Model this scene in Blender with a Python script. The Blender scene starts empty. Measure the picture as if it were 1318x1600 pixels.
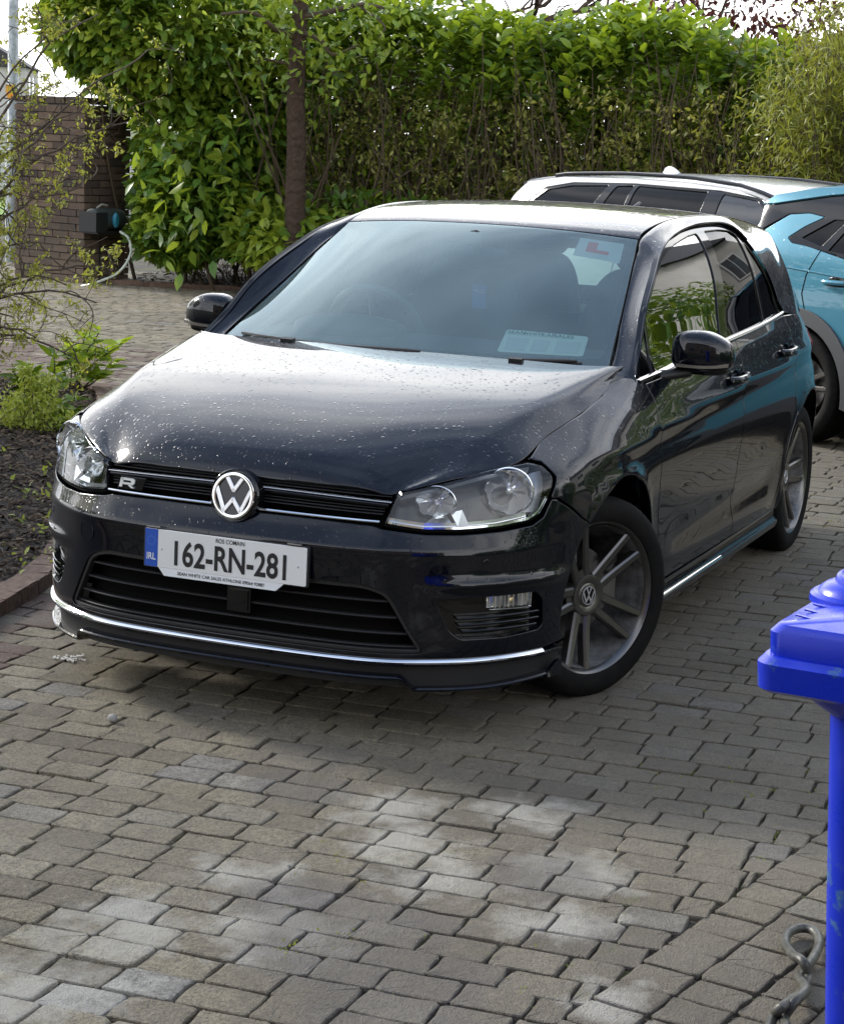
import bpy, math, random, mathutils
import numpy as np
from mathutils import Vector, Matrix
from mathutils.geometry import delaunay_2d_cdt
R = math.radians
random.seed(7); RNG = np.random.default_rng(7)
scene = bpy.context.scene
COL = scene.collection
# ---------------------------------------------------------------- camera
AZ, PITCH, ROLL, FPX = 0.393526423, 0.18573408, 0.0414538534, 3193.86
CAM = Vector((5.958079, 2.700879, 1.722444))
_d = Vector((-math.cos(AZ)*math.cos(PITCH), -math.sin(AZ)*math.cos(PITCH), -math.sin(PITCH)))
_r = _d.cross(Vector((0, 0, 1))).normalized(); _u = _r.cross(_d)
_r2 = _r*math.cos(ROLL)+_u*math.sin(ROLL); _u2 = -_r*math.sin(ROLL)+_u*math.cos(ROLL)
cd = bpy.data.cameras.new('camera'); cam = bpy.data.objects.new('camera', cd); COL.objects.link(cam)
M = Matrix(((_r2.x, _u2.x, -_d.x, CAM.x), (_r2.y, _u2.y, -_d.y, CAM.y), (_r2.z, _u2.z, -_d.z, CAM.z), (0, 0, 0, 1)))
cam.matrix_world = M
cd.sensor_fit = 'VERTICAL'; cd.sensor_height = 24.0; cd.lens = FPX/1600*24.0
cd.clip_start = .05; cd.clip_end = 600
cd.dof.use_dof = False
scene.camera = cam
# ---------------------------------------------------------------- light
SUN_EL, SUN_AZ = R(27), R(-103)      # azimuth of the sun measured from +X towards +Y
world = bpy.data.worlds.new('World'); scene.world = world; world.use_nodes = True
nt = world.node_tree; nt.nodes.clear()
def wn(t, **k):
    n = nt.nodes.new(t)
    for a, b in k.items(): setattr(n, a, b)
    return n
sky = wn('ShaderNodeTexSky', sky_type='NISHITA', sun_disc=False, sun_elevation=SUN_EL, sun_rotation=math.pi/2-SUN_AZ)
sky.air_density = 1.0; sky.dust_density = 2.5; sky.ozone_density = 1.0
tc = wn('ShaderNodeTexCoord')
mp = wn('ShaderNodeMapping'); mp.inputs['Scale'].default_value = (1.0, 1.0, 2.6); mp.inputs['Location'].default_value = (3.1, 1.7, .4)
n1 = wn('ShaderNodeTexNoise'); n1.inputs['Scale'].default_value = 2.3; n1.inputs['Detail'].default_value = 7; n1.inputs['Roughness'].default_value = .52
r1 = wn('ShaderNodeValToRGB'); r1.color_ramp.elements[0].position = .22; r1.color_ramp.elements[1].position = .42
n2 = wn('ShaderNodeTexNoise'); n2.inputs['Scale'].default_value = 3.0; n2.inputs['Detail'].default_value = 3
r2_ = wn('ShaderNodeValToRGB'); r2_.color_ramp.elements[0].position = .36; r2_.color_ramp.elements[1].position = .66
r2_.color_ramp.elements[0].color = (8.0, 8.6, 9.8, 1); r2_.color_ramp.elements[1].color = (16.5, 16.4, 16.2, 1)
mx = wn('ShaderNodeMix', data_type='RGBA')
bg = wn('ShaderNodeBackground'); bg.inputs['Strength'].default_value = .10
ow = wn('ShaderNodeOutputWorld')
# cloud base: white towards the horizon, blue-grey overhead
sx = wn('ShaderNodeSeparateXYZ'); el = wn('ShaderNodeMapRange'); el.inputs[1].default_value = .30; el.inputs[2].default_value = .88; el.inputs[3].default_value = 0; el.inputs[4].default_value = 1
dk = wn('ShaderNodeMix', data_type='RGBA', blend_type='MULTIPLY'); dk.inputs['B'].default_value = (.20, .26, .38, 1)
L = nt.links.new
L(tc.outputs['Generated'], mp.inputs[0]); L(mp.outputs[0], n1.inputs['Vector']); L(mp.outputs[0], n2.inputs['Vector'])
L(n1.outputs['Fac'], r1.inputs[0]); L(n2.outputs['Fac'], r2_.inputs[0])
L(tc.outputs['Generated'], sx.inputs[0]); L(sx.outputs[2], el.inputs[0]); L(el.outputs[0], dk.inputs['Factor']); L(r2_.outputs[0], dk.inputs['A'])
# brighter cloud low over the hedge, where the hidden sun lights it
vd = wn('ShaderNodeVectorMath', operation='DOT_PRODUCT'); vd.inputs[1].default_value = (math.cos(R(-152))*math.cos(R(12)), math.sin(R(-152))*math.cos(R(12)), math.sin(R(12)))
gm = wn('ShaderNodeMapRange', interpolation_type='SMOOTHERSTEP'); gm.inputs[1].default_value = .72; gm.inputs[2].default_value = 1.0; gm.inputs[3].default_value = 0; gm.inputs[4].default_value = 1
gx = wn('ShaderNodeMix', data_type='RGBA', blend_type='MULTIPLY'); gx.inputs['B'].default_value = (1.3, 1.29, 1.27, 1)
L(tc.outputs['Generated'], vd.inputs[0]); L(vd.outputs['Value'], gm.inputs[0]); L(gm.outputs[0], gx.inputs['Factor']); L(dk.outputs['Result'], gx.inputs['A'])
L(r1.outputs[0], mx.inputs['Factor']); L(sky.outputs[0], mx.inputs['A']); L(gx.outputs['Result'], mx.inputs['B'])
L(mx.outputs['Result'], bg.inputs['Color']); L(bg.outputs[0], ow.inputs[0])
sd = bpy.data.lights.new('sun', 'SUN'); sd.energy = 2.9; sd.angle = R(13); sd.color = (1, .95, .87)
so = bpy.data.objects.new('sun', sd); COL.objects.link(so)
sdir = Vector((math.cos(SUN_AZ)*math.cos(SUN_EL), math.sin(SUN_AZ)*math.cos(SUN_EL), math.sin(SUN_EL)))
so.rotation_euler = sdir.to_track_quat('Z', 'Y').to_euler()
scene.view_settings.view_transform = 'Standard'; scene.view_settings.look = 'None'
scene.view_settings.exposure = 0.88; scene.view_settings.gamma = 1; scene.view_settings.use_curve_mapping = False
scene.render.engine = 'CYCLES'
scene.cycles.max_bounces = 8; scene.cycles.transparent_max_bounces = 16; scene.cycles.glossy_bounces = 4
scene.cycles.caustics_reflective = False; scene.cycles.caustics_refractive = False
# ---------------------------------------------------------------- helpers
def mk(name, V, F, mat=None, parent=None, nrm=None, smooth=True, uv=None):
    me = bpy.data.meshes.new(name)
    me.from_pydata([tuple(map(float, v)) for v in V], [], [tuple(int(i) for i in f) for f in F])
    if smooth and len(me.polygons): me.polygons.foreach_set('use_smooth', [True]*len(me.polygons))
    if mat is not None:
        for m in (mat if isinstance(mat, (list, tuple)) else [mat]): me.materials.append(m)
    if nrm is not None: me.normals_split_custom_set_from_vertices([tuple(map(float, n)) for n in nrm])
    o = bpy.data.objects.new(name, me); COL.objects.link(o)
    if parent is not None: o.parent = parent
    return o
def thing(name, label, cat, loc=(0, 0, 0), rz=0, group=None):
    o = bpy.data.objects.new(name, None); COL.objects.link(o); o.location = loc; o.rotation_euler = (0, 0, rz)
    o.empty_display_size = .1
    o['label'] = label; o['category'] = cat
    if group: o['group'] = group
    return o
def tag(o, label, cat, group=None):
    o['label'] = label; o['category'] = cat
    if group: o['group'] = group
    return o
class B:
    """collects simple solids into one mesh"""
    def __init__(s): s.V = []; s.F = []; s.M = []
    def add(s, V, F, mi=0):
        k = len(s.V); s.V += [tuple(map(float, v)) for v in V]; s.F += [tuple(i+k for i in f) for f in F]; s.M += [mi]*len(F)
    def box(s, c, d, mx=None, mi=0):
        x, y, z = [q/2 for q in d]
        V = [Vector((a*x, b*y, e*z)) for a in (-1, 1) for b in (-1, 1) for e in (-1, 1)]
        if mx is not None: V = [mx @ v for v in V]
        V = [v+Vector(c) for v in V]
        s.add(V, [(0, 1, 3, 2), (4, 6, 7, 5), (0, 4, 5, 1), (2, 3, 7, 6), (0, 2, 6, 4), (1, 5, 7, 3)], mi)
    def tube(s, P, r, n=8, mi=0, caps=True):
        P = [Vector(p) for p in P]; N = len(P)
        rr = r if isinstance(r, (list, tuple, np.ndarray)) else [r]*N
        T = [(P[min(i+1, N-1)]-P[max(i-1, 0)]).normalized() for i in range(N)]
        u = T[0].orthogonal().normalized(); V = []
        for i in range(N):
            u = (u-T[i]*u.dot(T[i]))
            u = u.normalized() if u.length > 1e-6 else T[i].orthogonal().normalized()
            w = T[i].cross(u)
            for k in range(n):
                a = 2*math.pi*k/n; V.append(P[i]+(u*math.cos(a)+w*math.sin(a))*float(rr[i]))
        F = [(i*n+k, i*n+(k+1) % n, (i+1)*n+(k+1) % n, (i+1)*n+k) for i in range(N-1) for k in range(n)]
        if caps: F += [tuple(range(n))[::-1], tuple(range((N-1)*n, N*n))]
        s.add(V, F, mi)
    def lathe(s, prof, n=32, mx=None, mi=0):
        """prof = [(r, h)], axis = local z"""
        V = [Vector((r*math.cos(2*math.pi*k/n), r*math.sin(2*math.pi*k/n), h)) for r, h in prof for k in range(n)]
        if mx is not None: V = [mx @ v for v in V]
        F = [(i*n+k, i*n+(k+1) % n, (i+1)*n+(k+1) % n, (i+1)*n+k) for i in range(len(prof)-1) for k in range(n)]
        s.add(V, F, mi)
    def grid(s, P, mi=0, flip=False):
        P = np.asarray(P); n, m = P.shape[:2]
        F = [(i*m+j, (i+1)*m+j, (i+1)*m+j+1, i*m+j+1) for i in range(n-1) for j in range(m-1)]
        if flip: F = [f[::-1] for f in F]
        s.add(P.reshape(-1, 3), F, mi)
    def prism(s, poly, mx, depth, mi=0, bev=0.0):
        """poly in local xy, extruded along local z by depth"""
        n = len(poly)
        V = [mx @ Vector((a, b, 0)) for a, b in poly]
        if bev:
            cx = sum(p[0] for p in poly)/n; cy = sum(p[1] for p in poly)/n
            V += [mx @ Vector((a, b, depth-bev)) for a, b in poly]
            q = off_poly(np.array(poly, float), bev)
            V += [mx @ Vector((a, b, depth)) for a, b in q]
            F = [(i, (i+1) % n, n+(i+1) % n, n+i) for i in range(n)]+[(n+i, n+(i+1) % n, 2*n+(i+1) % n, 2*n+i) for i in range(n)]
            F += [tuple(range(2*n, 3*n))]
        else:
            V += [mx @ Vector((a, b, depth)) for a, b in poly]
            F = [(i, (i+1) % n, n+(i+1) % n, n+i) for i in range(n)]+[tuple(range(n, 2*n))]
        s.add(V, F, mi)
    def build(s, name, mat, parent=None, smooth=True, angle=35):
        o = mk(name, s.V, s.F, mat, parent, smooth=False)
        o.data.polygons.foreach_set('material_index', s.M)
        if smooth:
            o.data.shade_smooth(); o.data.set_sharp_from_angle(angle=R(angle))
        return o
def resample(P, h, closed=True):
    P = np.asarray(P, float); Q = []
    n = len(P)
    for i in range(n if closed else n-1):
        a, b = P[i], P[(i+1) % n]; k = max(1, int(round(np.linalg.norm(b-a)/h)))
        for j in range(k): Q.append(a+(b-a)*j/k)
    if not closed: Q.append(P[-1])
    return np.array(Q)
def spl(P, n=8, closed=False):
    """Catmull-Rom through points"""
    P = np.asarray(P, float)
    if closed: E = np.concatenate([P[-1:], P, P[:2]])
    else: E = np.concatenate([2*P[:1]-P[1:2], P, 2*P[-1:]-P[-2:-1]])
    out = []
    for i in range(1, len(E)-2):
        for k in range(n):
            t = k/n; a, b, c, d = E[i-1], E[i], E[i+1], E[i+2]
            out.append(.5*((2*b)+(c-a)*t+(2*a-5*b+4*c-d)*t*t+(3*b-a-3*c+d)*t**3))
    if not closed: out.append(P[-1])
    return np.array(out)
def rc(P, r):
    """round the corners of a closed polygon; r scalar or list"""
    P = np.asarray(P, float); n = len(P); Q = []
    rr = r if isinstance(r, (list, tuple)) else [r]*n
    for i in range(n):
        a, b, c = P[i-1], P[i], P[(i+1) % n]
        u = a-b; v = c-b; lu = np.linalg.norm(u); lv = np.linalg.norm(v); u = u/lu; v = v/lv
        q = min(rr[i], lu*.45, lv*.45)
        if q < 1e-5 or abs(u @ v) > .998: Q.append(b); continue
        p0 = b+u*q; p1 = b+v*q
        for t in np.linspace(0, 1, 6): Q.append((1-t)**2*p0+2*t*(1-t)*b+t*t*p1)
    return np.array(Q)
def area2(P): x, y = P[:, 0], P[:, 1]; return .5*np.sum(x*np.roll(y, -1)-y*np.roll(x, -1))
def off_poly(P, d):
    """move every edge inward by d"""
    P = np.asarray(P, float); sgn = 1 if area2(P) > 0 else -1
    e = np.roll(P, -1, 0)-P; L_ = np.linalg.norm(e, axis=1)[:, None]; e = e/np.maximum(L_, 1e-9)
    nrm = np.stack([-e[:, 1], e[:, 0]], 1)*sgn
    n0 = np.roll(nrm, 1, 0); m = n0+nrm; den = np.maximum((m*m).sum(1)/2, .35)[:, None]
    return P+m/den*d
def pip(P, Q):
    """points Q inside polygon P"""
    x, y = Q[:, 0], Q[:, 1]; ins = np.zeros(len(Q), bool); n = len(P)
    for i in range(n):
        x1, y1 = P[i]; x2, y2 = P[(i+1) % n]
        if y1 == y2: continue
        c = ((y1 > y) != (y2 > y)) & (x < (x2-x1)*(y-y1)/(y2-y1)+x1)
        ins ^= c
    return ins
def segdist(P, Q):
    D = np.full(len(Q), 1e9); n = len(P)
    for i in range(n):
        a = P[i]; b = P[(i+1) % n]; ab = b-a; L2 = max(ab @ ab, 1e-12)
        t = np.clip(((Q-a) @ ab)/L2, 0, 1); D = np.minimum(D, np.linalg.norm(Q-a-t[:, None]*ab, axis=1))
    return D
def fnormal(fn, A, eps=6e-4):
    a, b = A[:, 0], A[:, 1]
    du = fn(a+eps, b)-fn(a-eps, b); dv = fn(a, b+eps)-fn(a, b-eps)
    n = np.cross(du, dv); return n/np.maximum(np.linalg.norm(n, axis=1), 1e-12)[:, None]
def panel(name, fn, outline, mat, parent=None, holes=(), h=.022, bh=.012, gap=0.0, flange=.014, lift=0.0, side=1, out=None, bevel=.003, res=True):
    """a curved sheet cut by an outline in the parameter plane of fn(a, b) -> xyz, with rounded edges and a turned-in flange"""
    O = np.asarray(outline, float)
    if res: O = resample(O, bh)
    if area2(O) < 0: O = O[::-1]
    if gap: O = off_poly(O, gap)
    Hs = []
    for q in holes:
        q = np.asarray(q, float)
        if res: q = resample(q, bh)
        if area2(q) < 0: q = q[::-1]
        if gap: q = off_poly(q, -gap)
        Hs.append(q)
    loops = [O]+Hs; pts = []; edges = []; k = 0
    for li, q in enumerate(loops):
        n = len(q); pts.append(q); edges += [(k+i, k+(i+1) % n) for i in range(n)]; k += n
    nb = k
    inner = [off_poly(q, bevel if li == 0 else -bevel) for li, q in enumerate(loops)]
    ip = np.concatenate(inner)
    ok = pip(O, ip) & (segdist(O, ip) > bevel*.6)
    for q in Hs: ok &= ~pip(q, ip)
    ip = ip[ok]
    mn = O.min(0); mxx = O.max(0)
    gx, gy = np.meshgrid(np.arange(mn[0]+h*.37, mxx[0], h), np.arange(mn[1]+h*.41, mxx[1], h), indexing='ij')
    g = np.stack([gx.ravel(), gy.ravel()], 1)
    g = g[pip(O, g)]
    if len(g):
        ok = segdist(O, g) > h*.45
        for q in Hs: ok &= ~pip(q, g) & (segdist(q, g) > h*.45)
        g = g[ok]
    A = np.concatenate(pts+[ip, g]) if len(g) else np.concatenate(pts+[ip])
    r = delaunay_2d_cdt([Vector(map(float, p)) for p in A], edges, [], 0, 1e-7)
    A2 = np.array([tuple(v) for v in r[0]]); T = np.array([f for f in r[2] if len(f) == 3])
    cen = A2[T].mean(1); ok = pip(O, cen)
    for q in Hs: ok &= ~pip(q, cen)
    T = T[ok]
    # map the original boundary to output vertices
    om = {}
    for i, src in enumerate(r[3]):
        for s_ in src: om[s_] = i
    P = fn(A2[:, 0], A2[:, 1]); N = fnormal(fn, A2)
    if out is None:
        c = P.mean(0); ref = c-np.array([-1.3, 0, .5]); flip = (N.mean(0) @ ref) < 0
    else: flip = (N.mean(0) @ np.array(out)) < 0
    if flip: N = -N
    P = P+N*lift
    V = [p for p in P]; NN = [n for n in N]; F = []
    e1 = P[T[:, 1]]-P[T[:, 0]]; e2 = P[T[:, 2]]-P[T[:, 0]]
    fl = (np.cross(e1, e2)*N[T[:, 0]]).sum(1) < 0
    T[fl] = T[fl][:, ::-1]
    F = [tuple(t) for t in T]
    k = 0
    for li, q in enumerate(loops):
        n = len(q); idx = [om.get(k+i) for i in range(n)]; k += n
        idx = [i for j, i in enumerate(idx) if i is not None and (j == 0 or i != idx[j-1])]
        n = len(idx)
        Pb = P[idx]; tb = np.roll(Pb, -1, 0)-np.roll(Pb, 1, 0)
        o_ = np.cross(tb, N[idx]); o_ /= np.maximum(np.linalg.norm(o_, axis=1), 1e-9)[:, None]
        ce = fn(off_poly(q, .004*(1 if li == 0 else -1))[:, 0], off_poly(q, .004*(1 if li == 0 else -1))[:, 1])
        if len(ce) == n:
            sg = np.sign(((Pb-ce)*o_).sum(1).sum()) or 1
        else: sg = 1
        o_ = o_*sg
        for j, i in enumerate(idx):
            V[i] = P[i]-N[i]*bevel*.35; m = N[i]+o_[j]*.8; NN[i] = m/np.linalg.norm(m)
        if flange:
            b0 = len(V)
            for j, i in enumerate(idx): V.append(V[i]); NN.append(o_[j])
            b1 = len(V)
            for j, i in enumerate(idx): V.append(P[i]-N[i]*flange); NN.append(o_[j])
            for j in range(n):
                a, b = b0+j, b0+(j+1) % n; c, d = b1+(j+1) % n, b1+j
                nf = np.cross(np.array(V[b])-np.array(V[a]), np.array(V[d])-np.array(V[a]))
                F.append((a, b, c, d) if nf @ o_[j] > 0 else (d, c, b, a))
    V = np.array(V); NN = np.array(NN)
    if side < 0:
        V[:, 1] *= -1; NN[:, 1] *= -1; F = [f[::-1] for f in F]
    return mk(name, V, F, mat, parent, nrm=NN)
# ---------------------------------------------------------------- materials
def mat(name, col=(.5, .5, .5), rough=.5, metal=0, spec=.5, **k):
    m = bpy.data.materials.new(name); m.use_nodes = True
    b = m.node_tree.nodes['Principled BSDF']
    b.inputs['Base Color'].default_value = (*col, 1); b.inputs['Roughness'].default_value = rough
    b.inputs['Metallic'].default_value = metal; b.inputs['Specular IOR Level'].default_value = spec
    for a, v in k.items(): b.inputs[a.replace('_', ' ')].default_value = v
    m.diffuse_color = (*col, 1)
    return m
class NT:
    def __init__(s, m): s.t = m.node_tree; s.b = s.t.nodes.get('Principled BSDF')
    def n(s, t, ins=None, **k):
        q = s.t.nodes.new(t)
        for a, b in k.items(): setattr(q, a, b)
        for a, b in (ins or {}).items(): s.put(q.inputs[a], b)
        return q
    def put(s, i, v):
        if isinstance(v, bpy.types.NodeSocket): s.t.links.new(v, i)
        elif isinstance(v, bpy.types.Node): s.t.links.new(v.outputs[0], i)
        else: i.default_value = v
    def set(s, **k):
        for a, v in k.items(): s.put(s.b.inputs[a.replace('_', ' ')], v)
    def noise(s, scale, detail=4, rough=.5, vec=None, dist=0):
        q = s.n('ShaderNodeTexNoise', {'Scale': scale, 'Detail': detail, 'Roughness': rough, 'Distortion': dist})
        if vec is not None: s.put(q.inputs['Vector'], vec)
        return q.outputs['Fac']
    def ramp(s, f, stops):
        q = s.n('ShaderNodeValToRGB'); s.put(q.inputs[0], f); e = q.color_ramp.elements
        while len(e) < len(stops): e.new(.5)
        for i, (p, c) in enumerate(stops):
            e[i].position = p; e[i].color = (*c, 1) if isinstance(c, tuple) else (c, c, c, 1)
        return q.outputs[0]
    def mix(s, f, a, b, mode='MIX'):
        q = s.n('ShaderNodeMix', data_type='RGBA', blend_type=mode)
        s.put(q.inputs['Factor'], f)
        for k, v in (('A', a), ('B', b)):
            s.put(q.inputs[k], (*v, 1) if isinstance(v, tuple) and len(v) == 3 else v)
        return q.outputs['Result']
    def math(s, op, a, b=0.0, c=None):
        q = s.n('ShaderNodeMath', operation=op); s.put(q.inputs[0], a); s.put(q.inputs[1], b)
        if c is not None: s.put(q.inputs[2], c)
        return q.outputs[0]
    def bump(s, h, strength=.3, dist=.01, nrm=None):
        q = s.n('ShaderNodeBump', {'Strength': strength, 'Distance': dist, 'Height': h})
        if nrm is not None: s.put(q.inputs['Normal'], nrm)
        return q.outputs[0]
def coords(t, kind='Object'): return t.n('ShaderNodeTexCoord').outputs[kind]
def drops(t, scale=75.0, dens=.42, size=.34, up=True):
    """rain beads: returns bead height 0..1"""
    P = coords(t)
    tot = None
    for sc, dn, off in ((scale, dens, 0.0), (scale*2.1, dens*.75, 7.3)):
        mp_ = t.n('ShaderNodeMapping', {0: P}); mp_.inputs['Location'].default_value = (off, off*.7, off*.3)
        v = t.n('ShaderNodeTexVoronoi', {'Vector': mp_.outputs[0], 'Scale': sc, 'Randomness': 1.0})
        rnd = t.n('ShaderNodeSeparateColor', {0: v.outputs['Color']})
        sz = t.math('MULTIPLY', t.math('MULTIPLY', rnd.outputs[1], rnd.outputs[1]), size)
        sz = t.math('ADD', sz, .07)
        on = t.math('LESS_THAN', rnd.outputs[0], dn)
        q = t.math('DIVIDE', v.outputs['Distance'], sz)
        q = t.math('SUBTRACT', 1.0, t.math('MULTIPLY', q, q)); q = t.math('MAXIMUM', q, 0.0)
        q = t.math('POWER', q, .8); q = t.math('MULTIPLY', q, on)
        q = t.math('MULTIPLY', q, t.math('MULTIPLY', sz, .18/sc))
        tot = q if tot is None else t.math('MAXIMUM', tot, q)
    if up:
        g = t.n('ShaderNodeNewGeometry'); s_ = t.n('ShaderNodeSeparateXYZ', {0: g.outputs['Normal']})
        f = t.n('ShaderNodeMapRange', {0: s_.outputs[2], 1: .10, 2: .32})
        tot = t.math('MULTIPLY', tot, f.outputs[0])
    return tot
def thin_glass(name, tint=(.55, .62, .60), refl=1.9, wet=0.0, rough=0.0, gcol=(1, 1, 1), haze=0.0, fcol=(.6, .8, .8)):
    m = bpy.data.materials.new(name); m.use_nodes = True; t = NT(m); t.t.nodes.remove(t.b)
    out = t.t.nodes['Material Output']
    tr = t.n('ShaderNodeBsdfTransparent', {'Color': (*tint, 1)})
    gl = t.n('ShaderNodeBsdfGlossy', {'Roughness': rough, 'Color': (*gcol, 1)})
    fr = t.n('ShaderNodeFresnel', {'IOR': 1.5})
    if wet:
        nb = t.bump(drops(t, 95, wet, .30, up=False), 1.0, 1.0); t.put(gl.inputs['Normal'], nb); t.put(fr.inputs['Normal'], nb)
    f = t.math('MINIMUM', t.math('MULTIPLY', fr.outputs[0], refl), 1.0)
    mxs = t.n('ShaderNodeMixShader'); t.put(mxs.inputs[0], f); t.put(mxs.inputs[1], tr.outputs[0]); t.put(mxs.inputs[2], gl.outputs[0])
    if haze:       # painted-in scattered light: a pale film on the glass
        df = t.n('ShaderNodeBsdfDiffuse', {'Color': (*fcol, 1)}); P = coords(t)
        ff = t.math('MULTIPLY', t.ramp(t.noise(2.2, 5, .6, P), [(.3, .55), (.7, 1.0)]), haze)
        m2 = t.n('ShaderNodeMixShader'); t.put(m2.inputs[0], ff); t.put(m2.inputs[1], mxs.outputs[0]); t.put(m2.inputs[2], df.outputs[0]); mxs = m2
    t.put(out.inputs['Surface'], mxs.outputs[0])
    return m
# ---------------------------------------------------------------- materials of the cars
def paint(name, col, wet=True, flake=0.0, rough=.32, scale=75.0, dens=.42):
    m = mat(name, col, rough, 0.0, .04); t = NT(m)
    m.node_tree.nodes['Principled BSDF'].inputs['Coat Weight'].default_value = 1.0
    t.b.inputs['Coat Roughness'].default_value = .012; t.b.inputs['Coat IOR'].default_value = 1.47
    t.b.inputs['Metallic'].default_value = flake
    P = coords(t)
    w = t.noise(3.2, 2, .5, P)
    n0 = t.bump(w, .03, .02)
    dirt = t.noise(22, 6, .6, P)
    t.set(Coat_Roughness=t.ramp(dirt, [(.45, .006), (.8, .06)]))
    if wet:
        nb = t.bump(drops(t, scale, dens), 1.0, 1.0, n0); t.put(t.b.inputs['Coat Normal'], nb); t.put(t.b.inputs['Normal'], nb)
    else: t.put(t.b.inputs['Coat Normal'], n0)
    return m
M_PAINT = paint('black_pearl_paint', (.0012, .0022, .0055), scale=72, dens=.60)
M_GLOSSBLK = mat('gloss_black', (.004, .004, .005), .06, 0, .5)
M_BLK = mat('matt_black_plastic', (.012, .012, .013), .55)
_t = NT(M_BLK); _t.put(_t.b.inputs['Normal'], _t.bump(_t.noise(420, 2, .5, coords(_t)), .12, .002))
M_VOID = mat('unlit_cavity_black', (.003, .003, .003), .9, 0, .1)
M_CHROME = mat('chrome', (.86, .87, .88), .06, 1.0)
M_DCHROME = mat('satin_reflector', (.88, .89, .90), .09, .72)
M_RUB = mat('tyre_rubber', (.006, .006, .006), .75, 0, .12)
_t = NT(M_RUB); _q = _t.noise(30, 5, .6, coords(_t)); _t.set(Base_Color=_t.ramp(_q, [(.35, (.005, .005, .0055)), (.75, (.012, .011, .010))])); _t.put(_t.b.inputs['Normal'], _t.bump(_t.noise(180, 2, .5, coords(_t)), .15, .003))
M_ALLOY = mat('dark_grey_alloy', (.145, .140, .134), .27, .9, .5, Coat_Weight=.25)
M_BARREL = mat('raw_alloy_barrel', (.42, .42, .43), .5, .6)
_t = NT(M_BARREL); _t.set(Base_Color=_t.ramp(_t.noise(18, 5, .6, coords(_t)), [(.3, (.10, .095, .09)), (.7, (.42, .42, .42))]))
M_STEEL = mat('brake_steel', (.28, .27, .26), .4, 1.0)
M_GLASSF = thin_glass('windscreen_glass', (.66, .84, .82), 1.9, gcol=(.84, .98, 1.0), haze=.11, fcol=(.52, .74, .76))
M_GLASSS = thin_glass('side_window_glass', (.42, .52, .49), 2.0)
M_GLASSD = thin_glass('privacy_glass', (.06, .08, .09), .6)
M_LENS = thin_glass('headlight_lens', (.95, .97, .97), 1.0)
M_WHITE = mat('white_plate_film', (.72, .73, .72), .35)
M_INK = mat('black_print', (.008, .008, .01), .5)
M_BLUEB = mat('blue_plate_band', (.012, .075, .42), .4)
M_WPRINT = mat('white_print', (.75, .78, .8), .5)
M_REDP = mat('red_print', (.80, .015, .015), .5)
M_PAPER = mat('pale_paper', (.80, .86, .80), .6)
M_GREENP = mat('green_print', (.05, .2, .16), .6)
M_SEAT = mat('dark_seat_cloth', (.055, .06, .065), .85)
M_DASH = mat('dashboard_plastic', (.085, .09, .095), .6)
M_AMBER = mat('fog_lamp_yellow', (.75, .62, .35), .25, .6)
M_MIRR = mat('mirror_glass', (.8, .82, .84), .02, 1.0)
M_TRIM = mat('bright_window_trim', (.70, .70, .70), .16, 1.0)
M_REDLENS = mat('red_lamp_lens', (.25, .006, .008), .1, 0, .5, Coat_Weight=1)

M_BRIGHT = mat('bright_emblem_metal', (.78, .79, .80), .30, .75)
# ---------------------------------------------------------------- placing helpers (metres; pixel of the 1318x1600 photograph -> point)
def ray(u, v): return _d+_r2*((u-659)/FPX)-_u2*((v-800)/FPX)
def on_z(u, v, z=0.0): r = ray(u, v); return CAM+r*((z-CAM.z)/r.z)
def at(u, v, D): r = ray(u, v); return CAM+r*(D/math.hypot(r.x, r.y))
def to_px(P):
    P = np.atleast_2d(P)-np.array(CAM); z = P @ np.array(_d)
    return 659+FPX*(P @ np.array(_r2))/z, 800-FPX*(P @ np.array(_u2))/z, z
# ---------------------------------------------------------------- ground materials
def attr_tone(t):
    a = t.n('ShaderNodeAttribute', attribute_name='tone', attribute_type='GEOMETRY'); b_ = t.n('ShaderNodeAttribute', attribute_name='tone', attribute_type='OBJECT')
    return t.math('ADD', a.outputs['Fac'], b_.outputs['Fac'])
def world_pos(t): return t.n('ShaderNodeNewGeometry').outputs['Position']
def seg_mask(t, P, pts, w, nscale=3.0, namp=.5):
    """soft blotch along a list of ground points (a stain with its own shape)"""
    nz = t.n('ShaderNodeTexNoise', {'Scale': nscale, 'Detail': 6, 'Roughness': .62, 'Vector': P})
    tot = None
    for (x, y), ww in zip(pts, w):
        d_ = t.n('ShaderNodeVectorMath', operation='DISTANCE'); t.put(d_.inputs[0], P); d_.inputs[1].default_value = (x, y, 0)
        q = t.math('SUBTRACT', 1.0, t.math('DIVIDE', d_.outputs['Value'], ww)); q = t.math('MAXIMUM', q, 0.0)
        tot = q if tot is None else t.math('MAXIMUM', tot, q)
    s = t.math('ADD', tot, t.math('MULTIPLY', t.math('SUBTRACT', nz.outputs['Fac'], .5), namp*2))
    return t.math('MULTIPLY', s, t.math('GREATER_THAN', tot, 0.0))
M_PAVER = mat('paver_concrete', (.15, .14, .12), .85)
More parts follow.
